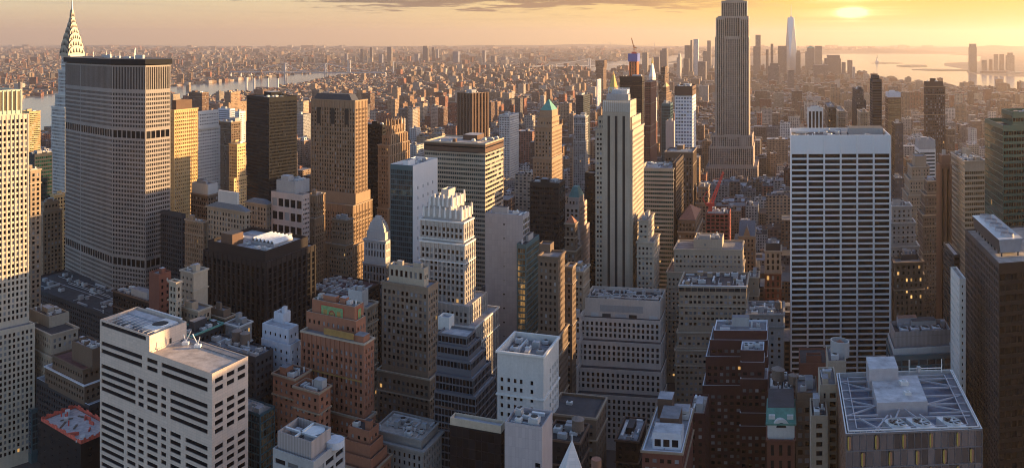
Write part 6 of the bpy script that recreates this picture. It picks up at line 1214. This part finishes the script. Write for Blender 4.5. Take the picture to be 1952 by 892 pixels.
def bridge(label, p0, p1, deck, towers, tz, w=18, sag=True):
    p0, p1 = np.array(p0), np.array(p1); base = (*((p0 + p1) / 2), 0); r = empty('suspension_bridge', base, label, 'bridge'); d = (p1 - p0); n = np.array([-d[1], d[0]]) / np.linalg.norm(d); m = W('steel_paint'); mb = MB()
    q = [p0 - n * w / 2, p1 - n * w / 2, p1 + n * w / 2, p0 + n * w / 2]; mb.prism(q, deck - 6, deck, m)
    mb.quads([[(*v, deck - 6) for v in q[::-1]]], m); mb.build('deck', r, base); pts = []
    for f in towers:
        c = p0 + d * f; mb = MB(); a = math.atan2(d[1], d[0])
        for s in (-1, 1): mb.box(c + n * s * w / 2, 9, 6, 0, tz, m, a)
        mb.bar((*(c - n * w / 2), tz - 4), (*(c + n * w / 2), tz - 4), 6, m); mb.bar((*(c - n * w / 2), deck + 25), (*(c + n * w / 2), deck + 25), 5, m); mb.build('tower', r, base)
    fs = [0] + list(towers) + [1]; mb = MB()
    for s in (-1, 1):
        for f0, f1, z0, z1 in [(fs[0], fs[1], deck, tz)] + [(fs[1], fs[2], tz, tz)] + [(fs[2], fs[3], tz, deck)]:
            pr = None
            for i in range(13):
                t = i / 12; z = z0 + (z1 - z0) * t - (4 * t * (1 - t)) * ((tz - deck - 6) if z0 == z1 else 12); c = (*(p0 + d * (f0 + (f1 - f0) * t) + n * s * w / 2), z)
                if pr: mb.bar(pr, c, 2.2, m)
                pr = c
    mb.build('cable', r, base); k_ = np.linspace(0, 1, 16); mb = MB()
    for f in list(k_[:4]) + list(k_[-4:]): mb.box(p0 + d * f, 6, w * .8, 0, deck - 6.01, m, math.atan2(d[1], d[0]))
    mb.build('pier', r, base)
bridge('grey suspension bridge crossing the east river left of centre', gp(440, 148.5), gp(735, 150.5), 42, (.36, .62), 102, 24)
bridge('faint suspension bridge crossing the river mouth beside the orange unfinished tower', gp(1010, 137), gp(1290, 131), 44, (.38, .70), 100, 26)
def narrows_bridge():
    Z = 19500; P = [pt(1118, Z), pt(1300, Z)]; bridge('very far suspension bridge with two tall towers on the horizon', P[0], P[1], 70, (.247, .714), 185, 32)
narrows_bridge()
def statue():
    c = gp(1672, 121.0); z = 4; r = empty('statue', (c[0], c[1], z), 'tiny statue on a tall pedestal standing on the left harbour island', 'statue'); mb = MB(); mb.box(c, 30, 30, z, z + 18, W('conc_light')); mb.cyl(c, 12, 9, z + 18, z + 47, W('conc_light'), 4); mb.build('pedestal', r, (c[0], c[1], z)); mb = MB()
    for (r0, r1, a, bb) in ((6, 5, 47, 62), (5, 3.4, 62, 75), (3.4, 2.2, 75, 79), (2.4, 1.8, 79, 84)): mb.cyl(c, r0, r1, z + a, z + bb, W('copper_green'), 10)
    mb.bar((c[0] + 3, c[1], z + 74), (c[0] + 7, c[1], z + 90), 2, W('copper_green')); mb.cyl((c[0] + 7, c[1]), 1.6, .4, z + 90, z + 94, W('gold'), 6); mb.build('figure', r, (c[0], c[1], z))
statue()
# ================================================================ avenue with traffic, lower right
def avenue():
    A = [gp(1762, 600), gp(1741, 470)]; d = (A[1] - A[0]); L_ = np.linalg.norm(d); d /= L_; n = np.array([d[1], -d[0]]); A[0] = A[0] - d * 60
    L_ += 60 + 150; c0 = A[0] + n * 26
    def strip(nm, a, b_, z, m):
        mb = MB(); q = [c0 + n * a, c0 + n * b_, c0 + n * b_ + d * L_, c0 + n * a + d * L_]; mb.prism(q, z - .14 if z > .1 else z - .003, z, W(m)); return structure(mb.build(nm))
    strip('road', -9, 9, .06, 'asphalt'); strip('pavement', -15, -9.02, .20, 'paving'); strip('pavement', 9.02, 15, .20, 'paving')
    mb = MB()
    for k_ in range(int(L_ / 9)):
        for o in (-4.5, 0, 4.5): q0 = c0 + n * o + d * (9 * k_); mb.quads([[(*(q0 - n * .1), .066), (*(q0 + n * .1), .066), (*(q0 + n * .1 + d * 3), .066), (*(q0 - n * .1 + d * 3), .066)]], W('paint'))
    structure(mb.build('road_markings'))
    rg = random.Random(11); proto = {}
    def car(colname):
        if colname in proto: return proto[colname]
        mb = MB(); m = W(colname); z = 0
        prof = [(-2.25, .35), (-2.25, .85), (-1.9, .98), (-1.3, 1.0), (-.75, 1.45), (.75, 1.45), (1.45, .95), (2.1, .85), (2.25, .6), (2.25, .35)]
        for s in (-.88, .88): mb.fan([(s, y, zz) for y, zz in (prof if s > 0 else prof[::-1])], m)
        for i in range(len(prof)): (y0, z0), (y1, z1) = prof[i], prof[(i + 1) % len(prof)]; mb.quads([[(-.88, y0, z0), (.88, y0, z0), (.88, y1, z1), (-.88, y1, z1)]], W('win_dark') if i in (3, 5) else m)
        for y in (-1.4, 1.4):
            for s in (-.86, .86): mb.box((s, y), .2, .62, .0, .62, W('black'))
        me = mb.build('tmp'); mesh = me.data; bpy.data.objects.remove(me); proto[colname] = mesh; return mesh
    plain('taxi_yellow', (.75, .42, .03), .35, 0, .05); plain('car_white', (.7, .7, .7), .35, 0, .05); plain('car_black', (.02, .02, .022), .3, 0, .05); plain('car_silver', (.35, .36, .38), .35, .3, .05)
    kinds = {'taxi_yellow': ('yellow taxi', 'yellow taxi driving along the avenue beside the ornate brown hotel', 'yellow taxis on the avenue'), 'car_white': ('car', 'white car driving along the avenue beside the ornate brown hotel', 'white cars on the avenue'), 'car_black': ('car', 'black car driving along the avenue beside the ornate brown hotel', 'black cars on the avenue'), 'car_silver': ('car', 'silver car driving along the avenue beside the ornate brown hotel', 'silver cars on the avenue')}
    ang = math.atan2(d[1], d[0]) - math.pi / 2
    for ln in (-6.8, -2.3, 2.3, 6.8):
        y = 40 + rg.uniform(0, 10)
        while y < L_ - 60:
            k_ = rg.choice(['taxi_yellow', 'taxi_yellow', 'car_white', 'car_black', 'car_silver']); o = bpy.data.objects.new('taxi' if 'taxi' in k_ else 'car', car(k_)); C.objects.link(o); q = c0 + n * ln + d * y; o.location = (q[0], q[1], .064); o.rotation_euler = (0, 0, ang); tag(o, kinds[k_][1], kinds[k_][0], kinds[k_][2]); y += rg.uniform(8, 26)
    q = c0 + n * 0.2 + d * 95; b = (q[0], q[1], .064); o = empty('city_bus', b, 'long white city bus driving along the avenue among the taxis', 'bus'); o.rotation_euler = (0, 0, ang); mb = MB(); mb.box((0, 0), 2.5, 12, .5, 3.1, W('car_white')); mb.build('body', o); mb = MB(); mb.box((0, 0), 2.54, 11, 1.5, 2.5, W('win_dark')); mb.build('windows', o)
    for y in (-4, 4): mb = MB(); mb.box((0, y), 2.3, 1, 0, 1, W('black')); mb.build('wheel', o)
    BOXES.append(None); return c0, n, d, L_
av_c0, av_n, av_d, av_L = avenue(); BOXES.pop()
# ================================================================ the other buildings of the city
GA = math.atan((AVE - CX) / FR)                       # street grid: avenues run at this angle from straight ahead
CA, SA = math.cos(GA), math.sin(GA)
def unroll(u, v):                                     # u along the avenue away from the eye, v across to the right
    x = u * SA + v * CA; y = u * CA - v * SA; r = np.hypot(x, y); ph = np.arctan2(x, y); return r * ph * FR / F, r
BX = np.array(BOXES)
PAL = [(.30, .19, .13), (.36, .27, .19), (.22, .10, .07), (.42, .36, .28), (.28, .27, .26), (.17, .11, .085), (.44, .41, .37), (.25, .17, .12), (.33, .23, .15), (.14, .13, .13), (.30, .13, .085), (.50, .48, .45)]
PNAME = ['brown brick', 'tan brick', 'dark red brick', 'beige stone', 'grey concrete', 'dark brown', 'pale stone', 'brown stone', 'buff brick', 'dark grey', 'red brick', 'white']
rg = random.Random(5)
lots = []
def near_lots():
    u = 300.0
    row = 0
    while u < 6800:
        depth = 30 if u < 3000 else 34
        for half in (0, 1):
            uu = u + half * (depth + 1.5); v = -4200.0; 
            while v < 3600:
                w = rg.choice([12, 16, 20, 24, 30, 38]) if u < 2600 else rg.choice([18, 26, 34, 44])
                if ((v + 4200) % 270) > 270 - 24: v += 24; continue
                lots.append((uu, v, depth * rg.uniform(.8, 1.0), w - .3)); v += w
        u += 2 * depth + 1.5 + 17; row += 1
near_lots()
Lt = np.array(lots); lots_n = len(Lt)
corn = []
for du, dv in ((0, 0), (0, 1), (1, 1), (1, 0)):
    X, Y = unroll(Lt[:, 0] + Lt[:, 2] * du, Lt[:, 1] + Lt[:, 3] * dv); corn.append(np.stack([X, Y], -1))
corn = np.stack(corn, 1)                              # near-left, near-right, far-right, far-left
mid = corn.mean(1); pxm = CX + mid[:, 0] * F / mid[:, 1]; pyg = Y0 + H * F / mid[:, 1]
keep = (mid[:, 1] > 395) & (pxm > -70) & (pxm < 2020) & (mid[:, 1] < 7000)
mn, mx = corn.min(1), corn.max(1)
for a, b_, c_, d_ in BX: keep &= ~((mx[:, 0] > a) & (mn[:, 0] < b_) & (mx[:, 1] > c_) & (mn[:, 1] < d_))
rel = mid - av_c0; al = rel @ av_d; ac = rel @ av_n; keep &= ~((np.abs(ac) < 24) & (al > -20) & (al < av_L))
idx = [i for i in np.where(keep)[0] if not in_water(pxm[i], pyg[i]) and not (pxm[i] > 1600 and pyg[i] < 150) and not (pyg[i] < 215 and pxm[i] < 110) and not (pyg[i] < 168 - (pxm[i] - 326) * .12 and pxm[i] < 560) and not (pyg[i] < 144 and pxm[i] < 760)]
LIM = [(0, 60, 999), (330, 600, 520)]
def height(Zm, x):
    k_ = rg.random()
    if Zm < 620: h = rg.uniform(14, 38)
    elif Zm < 900: h = rg.uniform(22, 52)
    elif Zm < 1500: h = rg.uniform(22, 66) if k_ < .9 else rg.uniform(66, 100)
    elif Zm < 3000: h = rg.uniform(14, 42) if k_ < .88 else rg.uniform(42, 95)
    else: h = rg.uniform(10, 26) if k_ < .9 else rg.uniform(26, 62)
    if x > 1120 and Zm < 2500: h *= .85
    if x < 760 and Zm > 2900: h = min(h, 11 + 14 * rg.random())
    return h
hs = {i: height(mid[i, 1], pxm[i]) for i in idx}
# the ones that show largest and are not behind a tower stand as things of their own
def hidden(i):
    x, Zi = pxm[i], mid[i, 1]; yt = ypx(hs[i], Zi)
    for (xl, xr, yt2, _, Zh) in HEROES:
        if Zh < Zi and xl - 2 < x < xr + 2 and yt2 < yt + 2: return True
    return not (6 < x < 1946) or yt > 880
cand = sorted(idx, key=lambda i: mid[i, 1]); own = []
for i in cand:
    if len(own) >= 175: break
    if mid[i, 1] < 2600 and not hidden(i): own.append(i)
ownset = set(own); lab = {}
CM = city_mat('city_wall', True)
for i in own:
    pl = [corn[i][3], corn[i][0], corn[i][1], corn[i][2]]; pl = [corn[i][0], corn[i][1], corn[i][2], corn[i][3]]
    Zi = mid[i, 1]; h = hs[i]; ci = rg.randrange(len(PAL)); c = PAL[ci]; j = rg.uniform(.75, 1.15); a = rg.random(); base = (*mid[i], 0)
    yt = ypx(h, Zi); best = None
    for (xl, xr, yt2, sh, Zh) in HEROES:
        if Zh > 3000: continue
        dd = (abs(pxm[i] - (xl + xr) / 2) - (xr - xl) / 2, abs(Zh - Zi)); s = max(0, dd[0]) * 1.0 + dd[1] * .12
        if best is None or s < best[0]: best = (s, sh, 'left of' if pxm[i] < xl else 'right of' if pxm[i] > xr else ('behind' if Zh < Zi else 'in front of'))
    size = 'low' if h < 26 else 'mid height' if h < 48 else 'tall'
    rc = rg.choice([('pale', (.36, .36, .37)), ('grey', (.16, .16, .165)), ('dark', (.05, .05, .055)), ('brown', (.14, .10, .08))])
    lb = f"{size} {PNAME[ci]} building with a {rc[0]} roof {best[2]} the {best[1]}"
    words_ = lb.split()
    if len(words_) > 16: lb = f"{size} {PNAME[ci]} {rc[0]} roofed building {best[2]} the {best[1]}"
    lab.setdefault(lb, []).append(i)
    mb = MB(); par = .9; inn = inset(pl, .4) if min(np.linalg.norm(pl[0] - pl[1]), np.linalg.norm(pl[1] - pl[2])) > 3 else None
    cw = (*[x * j for x in c], a)
    wn = []
    for q in range(4): mb.quads([[(*pl[q], 0), (*pl[(q + 1) % 4], 0), (*pl[(q + 1) % 4], h), (*pl[q], h)]], CM)
    k0 = mb.n()
    if inn:
        for q in range(4):
            z_ = (q + 1) % 4; mb.quads([[(*pl[q], h), (*pl[z_], h), (*inn[z_], h), (*inn[q], h)], [(*inn[q], h), (*inn[z_], h), (*inn[z_], h - par), (*inn[q], h - par)]], CM)
    r = mb.build('city_building', None, base, np.array([cw] * mb.n())); tag(r, lb, 'building', 'mid rise buildings filling the blocks')
    mb = MB(); mb.fan([(*p, h - par) for p in (inn or pl)], CM); mb.build('roof', r, base, np.array([(*rc[1], a)] * mb.n()))
    t = Roof([pl[3], pl[0], pl[1], pl[2]], h - par)
    nn_ = 3 if Zi < 1300 else 2
    for q in range(nn_):
        fu, fv = rg.uniform(.08, .6), rg.uniform(.08, .6); su, sv = rg.uniform(.12, .32), rg.uniform(.12, .32); mb = MB(); mb.prism(t.frect(fu, fu + su, fv, fv + sv), t.z, t.z + rg.uniform(2, 5.5), CM); c2 = rg.choice([(.4, .4, .41), c, (.25, .24, .24), (.5, .5, .5)]); mb.build(rg.choice(['bulkhead', 'stair_hut', 'roof_unit']), r, base, np.array([(*c2, .99)] * mb.n()))
    if rg.random() < .3 and Zi < 1400: water_tank(r, base, t.f(.75, .7), t.z, 1.9, 3.6, 2.2)
for lb, ii in lab.items():
    if len(ii) > 1:                                    # the same words twice: say which one lies where
        obs = [o for o in C.objects if o.get('label') == lb and o.parent is None]; obs.sort(key=lambda o: o.location.y)
        names_ = ['nearest', 'second nearest', 'third nearest', 'fourth nearest', 'fifth nearest', 'sixth nearest', 'seventh nearest', 'eighth nearest', 'ninth nearest', 'tenth nearest', 'eleventh nearest', 'twelfth nearest']
        for q, o in enumerate(obs): o['label'] = names_[min(q, 11)] + ' ' + (lb if len(lb.split()) < 15 else lb.replace(' building with a ', ' building, ').replace('the tallest', 'tallest').replace(' in front of ', ' before '))
for o in C.objects:
    if o.name.startswith('city_building') and o.parent is None and len(o['label'].split()) > 16:
        for a_, b_ in ((' building,', ','), ('mid height ', ''), (' building with a ', ', '), (' the ', ' '), (' reddish ', ' ')):
            if len(o['label'].split()) > 16: o['label'] = o['label'].replace(a_, b_)
# everything else in one mesh
allq, allc = [], []
def blocks(cn, hh, cols, roofc, al):
    n = len(cn); z0 = np.zeros((n, 4, 1)); z1 = np.repeat(hh[:, None, None], 4, 1); b0 = np.concatenate([cn, z0], -1); b1 = np.concatenate([cn, z1], -1); ca = np.concatenate([cols, al[:, None]], 1)
    for q in range(4):
        z_ = (q + 1) % 4; allq.append(np.stack([b0[:, q], b0[:, z_], b1[:, z_], b1[:, q]], 1)); allc.append(ca)
    allq.append(b1); allc.append(np.concatenate([roofc, al[:, None]], 1))
nr = np.random.default_rng(3)
rest = np.array([i for i in idx if i not in ownset]); n = len(rest); PALA = np.array(PAL)
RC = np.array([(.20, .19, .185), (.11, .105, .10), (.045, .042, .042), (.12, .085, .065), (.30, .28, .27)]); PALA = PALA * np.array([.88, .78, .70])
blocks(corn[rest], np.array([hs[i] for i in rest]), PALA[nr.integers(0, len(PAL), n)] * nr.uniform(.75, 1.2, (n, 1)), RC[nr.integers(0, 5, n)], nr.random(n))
# roof huts on the same roofs
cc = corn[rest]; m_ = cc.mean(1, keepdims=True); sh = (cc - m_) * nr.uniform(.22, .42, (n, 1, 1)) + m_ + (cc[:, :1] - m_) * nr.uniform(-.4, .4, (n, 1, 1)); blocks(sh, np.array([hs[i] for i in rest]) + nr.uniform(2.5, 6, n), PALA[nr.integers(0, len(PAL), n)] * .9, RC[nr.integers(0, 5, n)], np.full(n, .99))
# outer boroughs and the far shore
def outer(count, y0, y1, size, hlo, hhi, tall):
    yy = 1 / (1 / y0 + (1 / y1 - 1 / y0) * nr.random(count)) if False else y0 + (y1 - y0) * nr.random(count)
    xx = nr.uniform(-30, 1985, count); Z = H * F / (yy - Y0); ok = np.array([not in_water(a, b_) for a, b_ in zip(xx, yy)]); ok &= ~((xx > 1040) & (yy > 118)); ok &= ~((xx > 1560) & (yy > 101.5) & (xx < 1840)); ok &= ~((yy > 150 - (xx - 480) * .045) & (xx > 480)); ok &= ~((yy > 166 - (xx - 326) * .11) & (xx > 326) & (xx < 480)); 
    xx, yy, Z = xx[ok], yy[ok], Z[ok]; n = len(xx); X = (xx - CX) * Z / F; c0_ = np.stack([X, Z], -1); an = np.repeat(nr.choice([.15, .35, .6, 1.0], n)[:, None], 4, 1) + np.array([0, 1, 2, 3]) * math.pi / 2 + .6
    sx = nr.uniform(.5, 1.5, (n, 1)) * size * (1 + Z[:, None] / 9000); off = np.stack([np.cos(an), np.sin(an)], -1) * sx[:, :, None] * np.where(np.arange(4) % 2, 1.0, 1.0)[None, :, None]
    st_ = nr.uniform(.6, 1.8, (n, 1)); off[:, :, 0] *= st_; h = nr.uniform(hlo, hhi, n); tl = nr.random(n) < tall; h = np.where(tl, nr.uniform(hhi * 1.6, hhi * 4.2, n), h)
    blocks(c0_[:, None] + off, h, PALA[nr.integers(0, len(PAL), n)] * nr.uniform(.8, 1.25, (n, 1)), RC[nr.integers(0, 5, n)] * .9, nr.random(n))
outer(14000, 93, 102, 16, 8, 18, .04); outer(24000, 101, 125, 11, 7, 16, .04); outer(12000, 124, 170, 8, 7, 15, .04); outer(1500, 168, 215, 9, 6, 16, .05); outer(1800, 90, 95, 26, 10, 22, .05)
mb = MB(); mb.quads(np.concatenate(allq), city_mat('outer_wall', True, 3.6, 3.7)); o = mb.build('distant_city_buildings', None, (0, 2000, 0), np.concatenate(allc)); o['kind'] = 'stuff'; o['label'] = 'low and mid rise buildings of the city out to the horizon'; o['category'] = 'buildings'
# ================================================================ unseen towers added just outside the frame, west of it, to shade the streets
for X, Y, w, d_, h, lb in [(345, 330, 60, 105, 196, 'unseen brick tower added to cast shade west of the truss roofed tower'), (420, 470, 60, 70, 206, 'unseen tower added for its shade west of the low block with the corrugated screen'), (575, 640, 60, 75, 212, 'unseen tower added as a shade caster west of the dark green glass tower'), (700, 800, 60, 75, 220, 'unseen brown tower added for shade far west of the beige banded glass tower')]:
    pl = [np.array(q, float) for q in ((X, Y), (X + w, Y), (X + w, Y + d_), (X, Y + d_))]; b = (X + w / 2, Y + d_ / 2, 0); r = empty('office_tower', b, lb, 'skyscraper'); wn = []
    pl = pl[-1:] + pl[:-1]; tier_shell(r, b, pl, 0, h, SB, SB, 'brown_brick', wins=wn); emit_windows(r, b, wn, 0)
# ================================================================ evening haze over the whole place
def haze():
    m = bpy.data.materials.new('haze_air'); m.use_nodes = True; nt = m.node_tree; nt.nodes.clear(); v = nt.nodes.new('ShaderNodeVolumePrincipled'); v.inputs['Color'].default_value = (.90, .73, .63, 1); v.inputs['Density'].default_value = HAZE; v.inputs['Anisotropy'].default_value = .5
    o = nt.nodes.new('ShaderNodeOutputMaterial'); nt.links.new(v.outputs[0], o.inputs['Volume'])
    x0, x1, y0, y1, z0, z1 = -48000, 48000, -5000, 35000, -1.0, 640.0; P_ = [(x0, y0), (x1, y0), (x1, y1), (x0, y1)]; me = bpy.data.meshes.new('haze'); me.from_pydata([(*p, z) for z in (z0, z1) for p in P_], [], [(3, 2, 1, 0), (4, 5, 6, 7), (0, 1, 5, 4), (1, 2, 6, 5), (2, 3, 7, 6), (3, 0, 4, 7)]); me.materials.append(m); ob = bpy.data.objects.new('haze', me); C.objects.link(ob); ob['kind'] = 'stuff'
HAZE = 4.3e-5
haze()
SC.cycles.max_bounces = 5; SC.cycles.diffuse_bounces = 3; SC.cycles.glossy_bounces = 3; SC.cycles.volume_bounces = 0; SC.cycles.transmission_bounces = 1; SC.cycles.sample_clamp_indirect = 4
print('windows as parts:', NWIN, 'objects:', len(bpy.data.objects), 'own fillers', len(own), 'stuff', len(rest))
